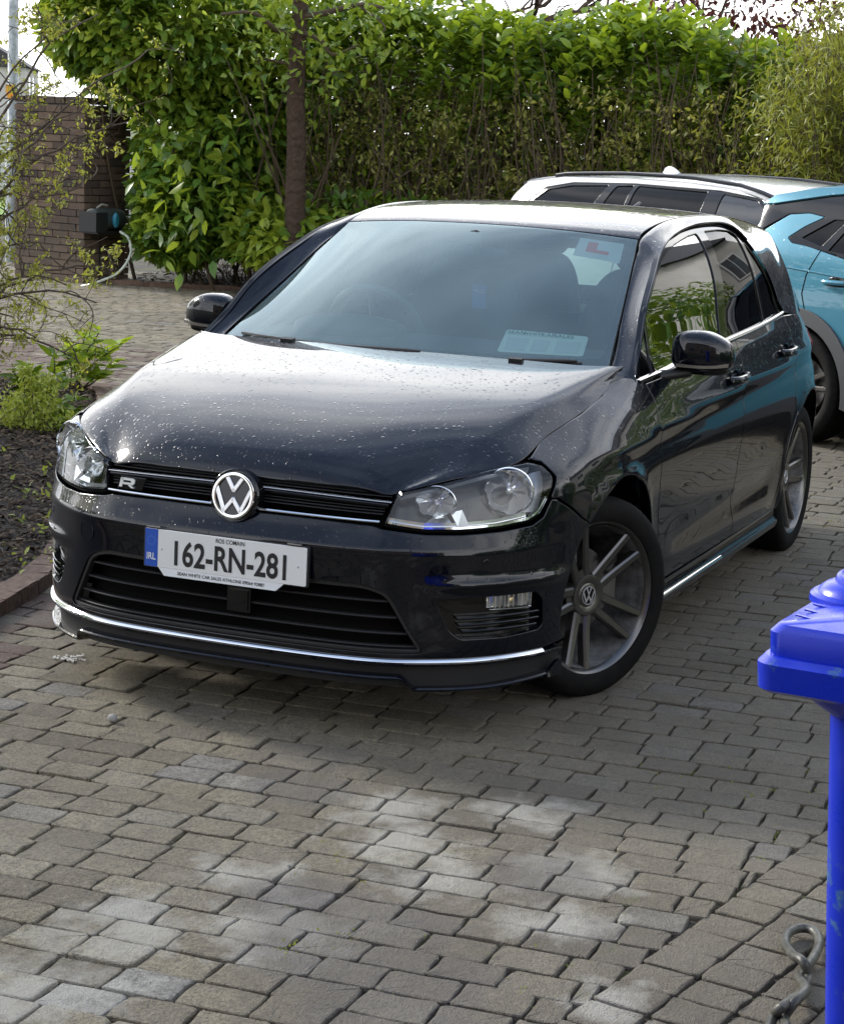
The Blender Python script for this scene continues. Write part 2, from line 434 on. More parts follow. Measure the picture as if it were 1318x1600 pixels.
def _paver():
    t = NT(M_PAVER); P = world_pos(t); tone = attr_tone(t)
    base = t.ramp(tone, [(0, (.215, .180, .122)), (.25, (.320, .272, .180)), (.5, (.400, .345, .230)), (.72, (.460, .402, .272)), (.90, (.43, .42, .375)), (1.0, (.185, .105, .078))])
    big = t.noise(.55, 4, .6, P); fine = t.noise(240, 3, .7, P); mid = t.noise(26, 6, .65, P)
    c = t.mix(t.ramp(mid, [(.34, 0), (.72, 1)]), base, t.mix(.62, base, (.062, .056, .046)))
    m90 = t.noise(95, 5, .72, P); c = t.mix(t.ramp(m90, [(.32, .80), (.52, 0)]), c, (.050, .043, .032)); c = t.mix(t.ramp(m90, [(.56, 0), (.70, .70)]), c, (.40, .37, .29))
    grit = t.n('ShaderNodeTexVoronoi', {'Vector': P, 'Scale': 260.0})
    c = t.mix(t.ramp(grit.outputs['Distance'], [(.05, .55), (.22, 0)]), c, (.32, .31, .28))
    c = t.mix(t.ramp(fine, [(.35, .5), (.55, 0)]), c, (.045, .040, .034))
    # grime spreading from the right-hand side of the drive
    g = t.ramp(t.noise(.9, 5, .6, P), [(.42, 0), (.60, 1)])
    c = t.mix(t.math('MULTIPLY', g, .40), c, (.115, .098, .074))
    # soft shade painted into the paving, right-hand side and under the parked car
    sp = t.n('ShaderNodeSeparateXYZ', {0: P}); shade_m = t.math('ADD', t.math('ADD', sp.outputs[1], t.math('MULTIPLY', sp.outputs[0], -.42)), t.math('MULTIPLY', t.math('SUBTRACT', t.noise(1.7, 6, .6, P), .5), 2.2))
    dr = t.n('ShaderNodeMapRange', {0: shade_m, 1: -.75, 2: .75}); c = t.mix(t.math('MULTIPLY', dr.outputs[0], .62), c, (.115, .100, .078))
    # chalky efflorescence where cars turn
    m1 = seg_mask(t, P, [(1.95, .62), (2.35, .55), (2.72, .55), (2.2, .82), (1.75, 1.0), (1.55, .85), (1.35, .75), (1.2, 1.05), (1.55, 1.3), (1.85, 1.35), (2.2, 1.6)], [.22, .30, .34, .30, .26, .30, .26, .22, .26, .22, .18], 9, 1.1)
    m1 = t.math('ADD', m1, t.math('MULTIPLY', t.math('SUBTRACT', tone, .5), .28)); c = t.mix(t.ramp(m1, [(.30, 0), (.5, .22), (.9, .60)]), c, (.50, .48, .42))
    m2 = seg_mask(t, P, [(2.15, 1.0), (2.35, 1.15), (2.0, .8), (1.3, .45), (1.05, .35), (1.6, 1.25)], [.42, .42, .28, .26, .3, .3], 4.2, .55)
    c = t.mix(t.ramp(m2, [(.30, 0), (.62, .55)]), c, (.115, .102, .092))
    moss = t.math('MULTIPLY', t.ramp(t.noise(7, 5, .7, P), [(.60, 0), (.74, .6)]), t.ramp(t.noise(1.1, 2, .5, P), [(.42, 0), (.6, 1)]))
    c = t.mix(moss, c, (.095, .105, .030))
    t.set(Base_Color=c, Roughness=t.ramp(t.noise(2.2, 5, .6, P), [(.35, .62), (.6, .9)]))
    h = t.math('ADD', t.math('MULTIPLY', mid, .5), t.math('MULTIPLY', fine, .35)); h = t.math('ADD', h, t.math('MULTIPLY', grit.outputs['Distance'], .3))
    h = t.math('ADD', h, t.math('MULTIPLY', m90, .9)); t.put(t.b.inputs['Normal'], t.bump(h, 1.0, .010))
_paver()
M_JOINT = mat('joint_grit', (.03, .025, .02), .95)
def _j():
    t = NT(M_JOINT); P = world_pos(t)
    c = t.ramp(t.noise(60, 5, .7, P), [(.35, (.018, .014, .010)), (.7, (.060, .048, .032))])
    c = t.mix(t.ramp(t.noise(2.3, 4, .6, P), [(.52, 0), (.60, .85)]), c, (.055, .065, .014))
    t.set(Base_Color=c); t.put(t.b.inputs['Normal'], t.bump(t.noise(160, 3, .6, P), .7, .004))
_j()
def bark_mat(name, a, b_, sc=40):
    m = mat(name, a, .9); t = NT(m); P = world_pos(t); tone = attr_tone(t)
    c = t.mix(tone, a, b_); c = t.mix(t.ramp(t.noise(sc, 5, .65, P), [(.4, 0), (.7, .7)]), c, tuple(x*.35 for x in a)); t.set(Base_Color=c)
    t.put(t.b.inputs['Normal'], t.bump(t.noise(sc*2.5, 4, .6, P), .5, .006)); return m
M_SOIL = bark_mat('damp_soil', (.022, .016, .012), (.035, .026, .019), 30)
M_CHIP = bark_mat('bark_chips', (.040, .027, .018), (.19, .135, .085), 60)
def set_tone(o, tones):
    """per-face tone attribute"""
    a = o.data.attributes.new('tone', 'FLOAT', 'FACE'); a.data.foreach_set('value', np.asarray(tones, np.float32))
# ---------------------------------------------------------------- ground, drive and pavers
o = mk('ground', [(-320, -300, -.12), (60, -300, -.12), (60, 200, -.12), (-320, 200, -.12)], [(0, 1, 2, 3)], None)
mg = mat('rough_grass_ground', (.05, .075, .02), .95); t = NT(mg); t.set(Base_Color=t.ramp(t.noise(.8, 6, .6, world_pos(t)), [(.35, (.035, .055, .014)), (.7, (.085, .12, .03))])); o.data.materials.append(mg); o['kind'] = 'structure'
BED = np.array([(2.2, -2.0), (.75, -1.28), (.20, -1.315), (-.30, -1.43), (-1.0, -1.72), (-2.0, -2.25), (-3.4, -3.05), (-4.6, -3.78), (-5.05, -4.15), (-5.15, -4.7), (-5.1, -6.2), (-5.0, -9.5), (3, -9.5)])
def in_bed(x, y): return pip(BED, np.array([[x, y]]))[0]
BACK = np.array([(-12.40, -8.45), (-12.62, -7.6), (-12.82, -6.8), (-12.95, -5.5), (-12.9, -4.0), (-12.6, -2.4), (-12.2, -.8), (-11.8, .9), (-11.2, 3.0)])
def back_x(y): return float(np.interp(y, BACK[:, 1], BACK[:, 0]))
drive = mk('driveway', [(-24, -22, -.012), (9, -22, -.012), (9, 9, -.012), (-24, 9, -.012)], [(0, 1, 2, 3)], M_JOINT); drive['kind'] = 'structure'
def paver_shape(rng, lx, ly, jit=.004, n_c=2, top=0.0):
    """verts, faces of one tumbled block, centre at origin; lx, ly its plan size"""
    rr = []
    for cx, cy, a0 in ((1, 1, 0), (-1, 1, 90), (-1, -1, 180), (1, -1, 270)):
        r = rng.uniform(.003, .011)
        for a in np.linspace(a0, a0+90, n_c+1): rr.append((cx*(lx/2-r)+r*math.cos(R(a)), cy*(ly/2-r)+r*math.sin(R(a))))
        # a point along the next edge
        rr.append(None)
    pts = []
    m = len(rr)
    for i, p in enumerate(rr):
        if p is None: a = rr[i-1]; b_ = rr[(i+1) % m]; pts.append(((a[0]+b_[0])/2+rng.normal(0, jit*.5), (a[1]+b_[1])/2+rng.normal(0, jit*.5)))
        else: pts.append((p[0]+rng.normal(0, jit*.4), p[1]+rng.normal(0, jit*.4)))
    P = np.array(pts); n = len(P)
    tx, ty = rng.normal(0, .009, 2); zt = lambda q: q[:, 0]*tx+q[:, 1]*ty+rng.normal(0, .0006, len(q))
    inn = P*(1-.0050/np.array([lx/2, ly/2])); mid = P*(1-.0016/np.array([lx/2, ly/2]))
    V = np.concatenate([np.c_[inn, zt(inn)+.0], np.c_[mid, zt(mid)-.0006], np.c_[P, zt(P)-.0028], np.c_[P, np.full(n, -.030)], [[0, 0, .0008]]])
    F = [(4*n, i, (i+1) % n) for i in range(n)]
    for k in range(3): F += [(k*n+i, (k+1)*n+i, (k+1)*n+(i+1) % n, k*n+(i+1) % n) for i in range(n)]
    return V, F
PVR = []       # centre x, y, angle, lx, ly, z, tone
def lay():
    rng = np.random.default_rng(11)
    A = R(2.8)          # the courses run almost square to the car
    e1 = np.array([-math.sin(A), math.cos(A)]); e2 = np.array([math.cos(A), math.sin(A)])
    pitch = .1135; k = -150
    org = np.array([2.472, .413])
    bl = lambda x: 1.752-(x-.978)*.1617                 # edge of the border courses on the right
    for k in range(-150, 14):
        off = .062*k+rng.normal(0, .004); s = -12.0+((off) % .158)
        while s < 7.5:
            ln = .158+rng.normal(0, .005); c = org+e2*(k*pitch)+e1*(s+ln/2)
            x, y = c; s += ln
            if x > -1.25:
                lim = bl(x)+.004; y0_, y1_ = y-ln/2, y+ln/2
                if y0_ > lim-.018: continue
                if y1_ > lim: ln = lim-y0_; y = (lim+y0_)/2; x = x-math.sin(A)*0
            if y > 6.2: continue
            if in_bed(x, y): continue
            if x < back_x(y)+.05 and y > -8.45: continue
            if x < -15.8: continue
            red = 0
            if -2.50 < x < -2.22: red = .35
            if (-8.3 < x < -5.35) and y < -4.0 and y > -12 and abs((x+5.3)+(y+4.3)*.05) < 2.0 and x > -7.35: red = .8
            dd = segdist(BED, np.array([[x, y]]))[0]
            if dd < .36 and x < 1.2: red = .85
            tone = min(.93, max(0, rng.normal(.45, .20)))
            if x < -2.5 and y > -.5: tone = min(.8, tone*.8+.25)
            if rng.random() < .05: tone = .92
            if rng.random() < red: tone = 1.0
            PVR.append((x, y, A+rng.normal(0, .012), pitch-.0065+rng.normal(0, .0015), ln-.0065, rng.normal(0, .0014), tone))
    # border courses of squarer blocks on the right
    B2 = math.atan2(-.1617, 1.0); f1 = np.array([math.cos(B2), math.sin(B2)]); f2 = np.array([-f1[1], f1[0]])
    o2 = np.array([.978, 1.752])
    for r in range(0, 22):
        s = -2.2+rng.uniform(0, .1)
        w = .136
        while s < 2.9:
            ln = (.116 if r < 3 else .150)+rng.normal(0, .004); c = o2+f2*(.070+r*w)+f1*(s+ln/2); s += ln
            tone = min(.93, max(0, rng.normal(.36, .2)))
            if rng.random() < .06: tone = .95*.97
            PVR.append((c[0], c[1], B2+rng.normal(0, .012), ln-.0085, w-.009, rng.normal(0, .0015), tone))
lay()
PV = np.array(PVR)
u_, v_, z_ = to_px(np.c_[PV[:, :2], np.zeros(len(PV))])
dist = np.hypot(PV[:, 0]-CAM.x, PV[:, 1]-CAM.y)
mar = 260
seen = (z_ > .5) & (u_ > -mar) & (u_ < 1318+mar) & (v_ < 1600+mar) & (v_ > 0)
ok = seen | ((PV[:, 0] > -12.5) & (PV[:, 1] > -1.5)) | ((PV[:, 0] > -1) & (PV[:, 1] > -3))
inside = (u_ > -20) & (u_ < 1338) & (v_ < 1630) & (u_ < 1292)
seen = seen[ok]; PV = PV[ok]; dist = dist[ok]; inside = inside[ok]
# hidden under the dark car: keep for the other views, they are cheap
order = np.argsort(dist+np.where(inside, 0, 100))
SH = [paver_shape(np.random.default_rng(100+i), .1, .1) for i in range(28)]
LOWP = (np.array([(-.05, -.05, -.03), (.05, -.05, -.03), (.05, .05, -.03), (-.05, .05, -.03), (-.047, -.047, 0), (.047, -.047, 0), (.047, .047, 0), (-.047, .047, 0)]), [(0, 1, 5, 4), (1, 2, 6, 5), (2, 3, 7, 6), (3, 0, 4, 7), (4, 5, 6, 7)])
pm = []
for i, (V, F) in enumerate(SH):
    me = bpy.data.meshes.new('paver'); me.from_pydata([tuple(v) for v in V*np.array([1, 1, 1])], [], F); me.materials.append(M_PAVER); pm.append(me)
for j, i in enumerate(order[:300]):
    x, y, a, lx, ly, z, tone = PV[i]
    o = bpy.data.objects.new('paver', pm[j % 28]); COL.objects.link(o); o.parent = drive
    o.location = (x, y, z); o.rotation_euler = (0, 0, a); o.scale = (lx/.1, ly/.1, 1); o['tone'] = float(tone)
rest = order[300:]
Vs = []; Fs = []; Ts = []; k = 0; rng = np.random.default_rng(5)
for i in rest:
    x, y, a, lx, ly, z, tone = PV[i]; V, F = SH[int(rng.integers(28))] if seen[i] else LOWP
    q = V*np.array([lx/.1, ly/.1, 1]); ca, sa = math.cos(a), math.sin(a)
    if rng.random() < .5: q = q*np.array([-1, -1, 1])
    Vs.append(np.c_[x+q[:, 0]*ca-q[:, 1]*sa, y+q[:, 0]*sa+q[:, 1]*ca, q[:, 2]+z]); Fs += [tuple(f_+k for f_ in f) for f in F]; Ts += [tone]*len(F); k += len(V)
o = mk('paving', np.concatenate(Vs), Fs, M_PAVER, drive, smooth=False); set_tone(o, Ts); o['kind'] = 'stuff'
# ---------------------------------------------------------------- bark-covered beds and their brick edging
def bed_mesh(name, poly, z, m, seed):
    poly = resample(poly, .35); poly = np.array(poly)
    mn, mx_ = poly.min(0), poly.max(0); g = np.stack(np.meshgrid(np.arange(mn[0], mx_[0], .3), np.arange(mn[1], mx_[1], .3)), -1).reshape(-1, 2)
    g = g[pip(poly, g)]; g = g[segdist(poly, g) > .15]
    A_ = np.concatenate([poly, g]); n = len(poly)
    r = delaunay_2d_cdt([Vector(p) for p in A_], [(i, (i+1) % n) for i in range(n)], [], 0, 1e-6)
    Q = np.array([tuple(v) for v in r[0]]); T = [f for f in r[2] if pip(poly, Q[list(f)].mean(0)[None])[0]]
    dd = segdist(poly, Q); rg = np.random.default_rng(seed); zz = z+np.minimum(dd*.10, .07)+rg.normal(0, .008, len(Q))*(dd > .05)
    o = mk(name, np.c_[Q, zz], T, m); o['kind'] = 'structure'; return o, poly
bed, _ = bed_mesh('planting_bed', BED, .015, M_SOIL, 1)
HB = np.concatenate([BACK, [(-11, 6), (-17, 6), (-20, -6), (-17.5, -9.0), (-13.3, -8.75)]])
bed2, _ = bed_mesh('hedge_bed', HB, .02, M_SOIL, 2)
def chips(name, poly, n, z, parent, seed, smin=.015, smax=.06, near=None):
    rg = np.random.default_rng(seed); V = []; F = []; T = []; k = 0; mn, mx_ = poly.min(0), poly.max(0)
    P = rg.uniform(mn, mx_, (n*6, 2)); P = P[pip(poly, P)]
    u, v, zd = to_px(np.c_[P, np.zeros(len(P))]); P = P[(u > -80) & (u < 1400) & (zd > 1)][:n]
    for x, y in P:
        l = rg.uniform(smin, smax); w = l*rg.uniform(.25, .6); h = rg.uniform(.004, .012); a = rg.uniform(0, 6.28)
        m_ = Matrix.Rotation(a, 3, 'Z') @ Matrix.Rotation(rg.normal(0, .35), 3, 'X') @ Matrix.Rotation(rg.normal(0, .3), 3, 'Y')
        q = [(-l/2, -w/2*rg.uniform(.3, 1), 0), (l/2, -w/2*rg.uniform(.2, 1), 0), (l/2*rg.uniform(.7, 1), w/2, 0), (-l/2, w/2*rg.uniform(.3, 1), 0), (0, 0, h)]
        zz = z+min(segdist(poly, np.array([[x, y]]))[0]*.10, .07)+rg.uniform(0, .02)
        for c in q: c = m_ @ Vector(c); V.append((x+c.x, y+c.y, zz+c.z))
        F += [(k, k+1, k+4), (k+1, k+2, k+4), (k+2, k+3, k+4), (k+3, k, k+4), (k, k+3, k+2, k+1)]; t_ = rg.random()**2.2 if rg.random() > .03 else 2.0; T += [t_]*5; k += 5
    o = mk(name, V, F, M_CHIP, parent, smooth=False); set_tone(o, T); o['kind'] = 'stuff'; return o
chips('bark_mulch', BED[BED[:, 0] < 9], 15000, .02, bed, 3)
chips('bark_mulch', HB, 5000, .025, bed2, 4, .03, .10)
M_KERB = bark_mat('kerb_brick_clay', (.11, .066, .048), (.19, .125, .090), 30)
def kerb(path, n_skip, l, w, h, host, seed, z0=-.01):
    P = resample(spl(path, 10), l+.008, closed=False); rg = np.random.default_rng(seed); ms = []
    for i in range(6):
        b = B(); b.box((0, 0, 0), (l, w, h)); o = b.build('kerb_brick', M_KERB, host, smooth=False)
        for v in o.data.vertices: v.co += Vector(rg.normal(0, .003, 3))
        bv = bpy.data.objects  # keep
        ms.append(o.data); bpy.data.objects.remove(o, do_unlink=True)
    for i in range(len(P)-1):
        a, c = P[i], P[i+1]; m_ = (a+c)/2; o = bpy.data.objects.new('kerb_brick', ms[i % 6]); COL.objects.link(o); o.parent = host
        o.location = (m_[0], m_[1], z0+h/2+rg.normal(0, .003)); d_ = c-a; o.rotation_euler = (rg.normal(0, .02), rg.normal(0, .02), math.atan2(d_[1], d_[0])+rg.normal(0, .02)); o['tone'] = float(rg.random())
kerb(BED[:11], 0, .205, .10, .065, bed, 5)
kerb(BACK, 0, .26, .08, .05, bed2, 6)
# ---------------------------------------------------------------- brick gate pier with its bricks
def rotbox(b, c, d_, a, mi=0): b.box(c, d_, Matrix.Rotation(a, 3, 'Z'), mi)
M_BRICK = mat('dark_weathered_brick', (.10, .05, .04), .88)
def _b():
    t = NT(M_BRICK); P = world_pos(t); tone = attr_tone(t)
    c = t.ramp(tone, [(0, (.052, .036, .029)), (.4, (.100, .064, .047)), (.75, (.138, .090, .062)), (1, (.185, .125, .085))])
    c = t.mix(t.ramp(t.noise(9, 6, .65, P), [(.42, 0), (.72, .6)]), c, (.045, .042, .036)); c = t.mix(t.ramp(t.noise(70, 4, .6, P), [(.5, 0), (.8, .5)]), c, (.02, .014, .012))
    sp = t.n('ShaderNodeSeparateXYZ', {0: P}); lo = t.n('ShaderNodeMapRange', {0: sp.outputs[2], 1: .9, 2: .1}); c = t.mix(t.math('MULTIPLY', lo.outputs[0], .55), c, (.15, .115, .085))
    t.set(Base_Color=c); t.put(t.b.inputs['Normal'], t.bump(t.noise(55, 5, .65, P), .7, .006))
_b()
M_MORTAR = mat('grey_mortar', (.075, .065, .055), .95)
pier = thing('brick_pier', 'square dark brick gate pier with a hose reel on it, left of the laurel', 'pier', (-12.2, -8.72, 0), 0)
# corner nearest the camera at the origin; one face runs towards f1 (photo right), the other towards f2 (photo left)
f1 = np.array([-.62, .785]); f1 /= np.linalg.norm(f1); f2 = np.array([-.72, -.69]); f2 /= np.linalg.norm(f2)
f1 = Vector((-.978, .208, 0)).normalized(); f2 = Vector((-.208, -.978, 0)).normalized()
Lf1, Lf2, HP = .64, 1.02, 1.83
b = B(); c_ = f1*(Lf1/2)+f2*(Lf2/2); b.box((c_.x, c_.y, HP/2-.01), (Lf2-.03, Lf1-.03, HP-.02), Matrix.Rotation(math.atan2(f2.y, f2.x), 3, 'Z')); b.build('pier_core', M_MORTAR, pier, smooth=False)
def brick_mesh(l, w, h, seed):
    rg = np.random.default_rng(seed); b = B(); b.box((0, 0, 0), (l, w, h)); me = bpy.data.meshes.new('brick'); me.from_pydata(b.V, [], b.F)
    for v in me.vertices: v.co += Vector(rg.normal(0, .0022, 3))
    me.materials.append(M_BRICK); return me
BM = [brick_mesh(.215, .10, .065, i) for i in range(5)]; BH = [brick_mesh(.1025, .10, .065, 20+i) for i in range(4)]
rg = np.random.default_rng(9); nc = int(HP/.075)
for f, g_, Lf in ((f1, f2, Lf1), (f2, f1, Lf2)):
    for c in range(nc):
        s = 0.0; hd = (c % 2 == (0 if f is f1 else 1)); z = .0375+c*.075
        if hd: seq = [.1025]
        else: seq = [.215]
        while s < Lf-.03:
            l = seq.pop() if seq else .215
            if s+l > Lf: l = .1025
            me = (BM if l > .15 else BH)[int(rg.integers(4))]
            o = bpy.data.objects.new('brick', me); COL.objects.link(o); o.parent = pier
            p = f*(s+l/2)+g_*.045; o.location = (p.x+rg.normal(0, .0015), p.y+rg.normal(0, .0015), z+rg.normal(0, .001)); o.rotation_euler = (0, rg.normal(0, .006), math.atan2(f.y, f.x)); o['tone'] = float(rg.random()); s += l+.010
for k in range(7):
    for j in range(4):
        p = f2*(.07+k*.146)+f1*(.085+j*.155); o = bpy.data.objects.new('coping_brick', BM[k % 5]); COL.objects.link(o); o.parent = pier; o.location = (p.x, p.y, HP+.02+rg.normal(0, .004)); o.rotation_euler = (0, 0, math.atan2(f1.y, f1.x)+rg.normal(0, .02)); o.scale = (.76, 1.25, 1); o['tone'] = float(rg.random()*.5)
# hose reel on the right-hand face
nrm_f = -f2
hr = thing('hose_reel', 'grey-green garden hose reel box with a blue tap knob, fixed to the brick pier', 'hose reel', (-12.2, -8.72, 0))
M_REEL = mat('grey_green_plastic', (.055, .068, .064), .5)
cx = Vector((-12.2, -8.72, 0)); p0 = f1*.20+nrm_f*.13+Vector((0, 0, .66))
rotz = math.atan2(f1.y, f1.x)
b = B(); mxr = Matrix.Translation(p0) @ Matrix.Rotation(rotz, 4, 'Z') @ Matrix.Rotation(R(90), 4, 'Y')
b.lathe([(0, -.24), (.10, -.24), (.115, -.22), (.115, .14), (.105, .18), (.065, .23), (0, .24)], 24, mxr); b.build('reel_drum', M_REEL, hr)
b = B(); b.box(p0+Vector((0, 0, -.125)), (.50, .22, .03), Matrix.Rotation(rotz, 3, 'Z')); b.box(p0+f1*-.2+Vector((0, 0, -.02)), (.17, .24, .20), Matrix.Rotation(rotz, 3, 'Z')); b.build('reel_bracket', M_BLK, hr)
b = B(); b.lathe([(0, .03), (.035, .025), (.045, 0), (.03, -.03), (0, -.03)], 16, Matrix.Translation(p0+f1*.06+nrm_f*.06+Vector((.11, .07, .0))) @ Matrix.Rotation(rotz, 4, 'Z') @ Matrix.Rotation(R(90), 4, 'X') @ Matrix.Diagonal((.8, 1.8, 1, 1))); b.build('tap_knob', mat('tap_blue', (.03, .22, .34), .35), hr)
b = B(); b.tube([p0+f1*-.15+Vector((0, 0, .12)), p0+f1*-.08+Vector((0, 0, .155)), p0+f1*.0+Vector((0, 0, .14))], .012, 8); b.build('reel_handle', mat('pale_handle', (.35, .34, .30), .5), hr)
Q = spl([tuple(at(u, v, D_)-cx) for u, v, D_ in ((188, 362, 21.2), (201, 372, 21.1), (205, 392, 21.05), (197, 412, 21.0), (182, 428, 20.95), (160, 438, 20.9), (142, 444, 20.95), (128, 447, 21.1))], 8)
b = B(); b.tube(Q, .0125, 8); hs = b.build('garden_hose', mat('pale_hose', (.50, .55, .48), .4), hr)
b = B(); q0 = p0+f1*.02+nrm_f*-.13; b.tube([q0+Vector((0, 0, -.14)), q0+Vector((0, 0, -.66))], .012, 6); b.build('supply_pipe', M_BLK, hr)
# ---------------------------------------------------------------- foliage
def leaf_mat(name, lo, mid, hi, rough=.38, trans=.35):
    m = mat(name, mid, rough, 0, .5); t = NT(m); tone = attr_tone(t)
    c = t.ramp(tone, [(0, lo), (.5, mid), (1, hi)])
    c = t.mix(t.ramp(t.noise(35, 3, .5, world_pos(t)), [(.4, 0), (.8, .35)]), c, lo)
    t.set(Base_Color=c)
    tr = t.n('ShaderNodeBsdfTranslucent'); t.put(tr.inputs['Color'], t.mix(.5, c, (hi[0]*1.5, hi[1]*1.5, hi[2]*.7)))
    mxs = t.n('ShaderNodeMixShader', {0: trans}); t.put(mxs.inputs[1], t.b.outputs[0]); t.put(mxs.inputs[2], tr.outputs[0])
    t.put(t.t.nodes['Material Output'].inputs['Surface'], mxs.outputs[0]); return m
M_LAUREL = leaf_mat('laurel_leaf', (.022, .066, .014), (.098, .200, .028), (.36, .44, .05))
M_HEDGE = leaf_mat('hedge_leaf', (.030, .075, .014), (.125, .22, .024), (.36, .46, .04))
M_DRY = leaf_mat('dull_hedge_leaf', (.060, .066, .020), (.19, .20, .045), (.42, .41, .10), .6)
M_LIME = leaf_mat('lime_leaf', (.12, .17, .02), (.30, .38, .05), (.58, .60, .16), .5)
M_BUD = leaf_mat('young_hazel_leaf', (.10, .11, .020), (.26, .29, .045), (.44, .44, .09), .55)
M_BAMB = leaf_mat('bamboo_leaf', (.05, .075, .012), (.17, .20, .032), (.33, .34, .06), .5)
M_PLUM = leaf_mat('plum_leaf', (.03, .008, .010), (.07, .018, .020), (.13, .04, .04), .5)
M_BARK = bark_mat('grey_brown_bark', (.085, .052, .034), (.17, .11, .072), 22)
_t = NT(M_BARK); _w = _t.n('ShaderNodeTexWave', {'Vector': world_pos(_t), 'Scale': 2.2, 'Distortion': 9.0, 'Detail': 4.0, 'Detail Scale': 3.0}, bands_direction='Z'); _h = _t.math('ADD', _t.noise(38, 6, .7, world_pos(_t)), _t.math('MULTIPLY', _w.outputs['Fac'], .5)); _t.put(_t.b.inputs['Normal'], _t.bump(_h, 1.0, .03))
M_TWIG = bark_mat('twig_bark', (.085, .062, .045), (.20, .16, .12), 50)
M_STEM = bark_mat('hedge_stem', (.10, .072, .045), (.22, .17, .11), 50)
LEAF = {}
def leaf_shape(kind='oval', seg=4, width=.40, fold=.18, droop=.25):
    V = []; F = []
    for i in range(seg+1):
        u = i/seg; w = width*.5*math.sin(math.pi*(u**.85*.96+.02))
        z = -droop*u*u
        V += [(u, -w, z+fold*w), (u, 0, z), (u, w, z+fold*w)]
    for i in range(seg):
        a = i*3; F += [(a, a+1, a+4, a+3), (a+1, a+2, a+5, a+4)]
    return np.array(V), F
LS = leaf_shape(seg=3, width=.50, fold=.22); LN = leaf_shape(seg=3, width=.20, droop=.4); LT = (np.array([(0, 0, 0), (.5, -.3, .05), (1, 0, -.05), (.5, .3, .05)]), [(0, 1, 2), (0, 2, 3)])
def basis(dirs, ups, rg):
    d_ = dirs/np.linalg.norm(dirs, axis=1)[:, None]; y = np.cross(ups, d_); ny = np.linalg.norm(y, axis=1)[:, None]; y = np.where(ny > 1e-4, y/np.maximum(ny, 1e-6), [[1, 0, 0]]); z = np.cross(d_, y)
    return np.stack([d_, y, z], 2)
def leaves(name, P, D, size, m, parent, tone, shape=LS, rg=None, individual=0, cam_sort=True, partname='leaf'):
    """P base points, D directions; the nearest ones become leaf objects, the others one mesh"""
    rg = rg or np.random.default_rng(1); P = np.asarray(P, float); D = np.asarray(D, float); size = np.broadcast_to(size, len(P)).astype(float); tone = np.clip(np.broadcast_to(tone, len(P)), 0, 1)
    ups = rg.normal(0, .55, (len(P), 3))+[0, 0, 1]; BS = basis(D, ups, rg); V0, F0 = shape
    idx = np.arange(len(P))
    if individual:
        u, v, z = to_px(P); vis = (u > 0) & (u < 1318) & (v > 0) & (v < 1600)
        sc = np.linalg.norm(P-np.array(CAM), axis=1)-size*12+np.where(vis, 0, 1e3); o_ = np.argsort(sc); sel = o_[:individual]; idx = o_[individual:]
        me = bpy.data.meshes.new(partname); me.from_pydata([tuple(v) for v in V0], [], F0); me.materials.append(m); me.polygons.foreach_set('use_smooth', [True]*len(F0))
        for i in sel:
            o = bpy.data.objects.new(partname, me); COL.objects.link(o); o.parent = parent
            mm = Matrix([list(r) for r in BS[i]]).to_4x4(); mm = Matrix.Translation(P[i]) @ mm @ Matrix.Scale(float(size[i]), 4); o.matrix_local = mm; o['tone'] = float(tone[i])
    n = len(idx); k = len(V0)
    V = np.einsum('nij,kj->nki', BS[idx]*size[idx][:, None, None], V0)+P[idx][:, None, :]
    V = V.reshape(-1, 3); off = (np.arange(n)*k)
    me = bpy.data.meshes.new(name); fl = [len(f) for f in F0]; lt = sum(fl)
    loops = (np.concatenate([np.array(f) for f in F0])[None, :]+off[:, None]).ravel()
    me.vertices.add(len(V)); me.vertices.foreach_set('co', V.ravel())
    me.loops.add(len(loops)); me.loops.foreach_set('vertex_index', loops.astype(np.int32))
    me.polygons.add(n*len(F0)); st = np.concatenate([[0], np.cumsum(fl)[:-1]]); me.polygons.foreach_set('loop_start', (st[None, :]+(np.arange(n)*lt)[:, None]).ravel().astype(np.int32))
    try: me.polygons.foreach_set('loop_total', np.tile(fl, n).astype(np.int32))
    except Exception: pass
    me.update(calc_edges=True); me.polygons.foreach_set('use_smooth', [True]*len(me.polygons)); me.materials.append(m)
    o = bpy.data.objects.new(name, me); COL.objects.link(o); o.parent = parent; set_tone(o, np.repeat(tone[idx], len(F0))); o['kind'] = 'stuff'; return o
def twigs(name, segs, m, parent, stuff=True, n=5):
    b = B()
    for P, r0, r1 in segs: b.tube(P, list(np.linspace(r0, r1, len(P))), n, caps=False)
    o = b.build(name, m, parent)
    if stuff: o['kind'] = 'stuff'
    return o
def unit(a): return a/np.maximum(np.linalg.norm(a, axis=-1, keepdims=True), 1e-9)
toC = lambda P: unit(np.array([CAM.x, CAM.y, CAM.z])-P)
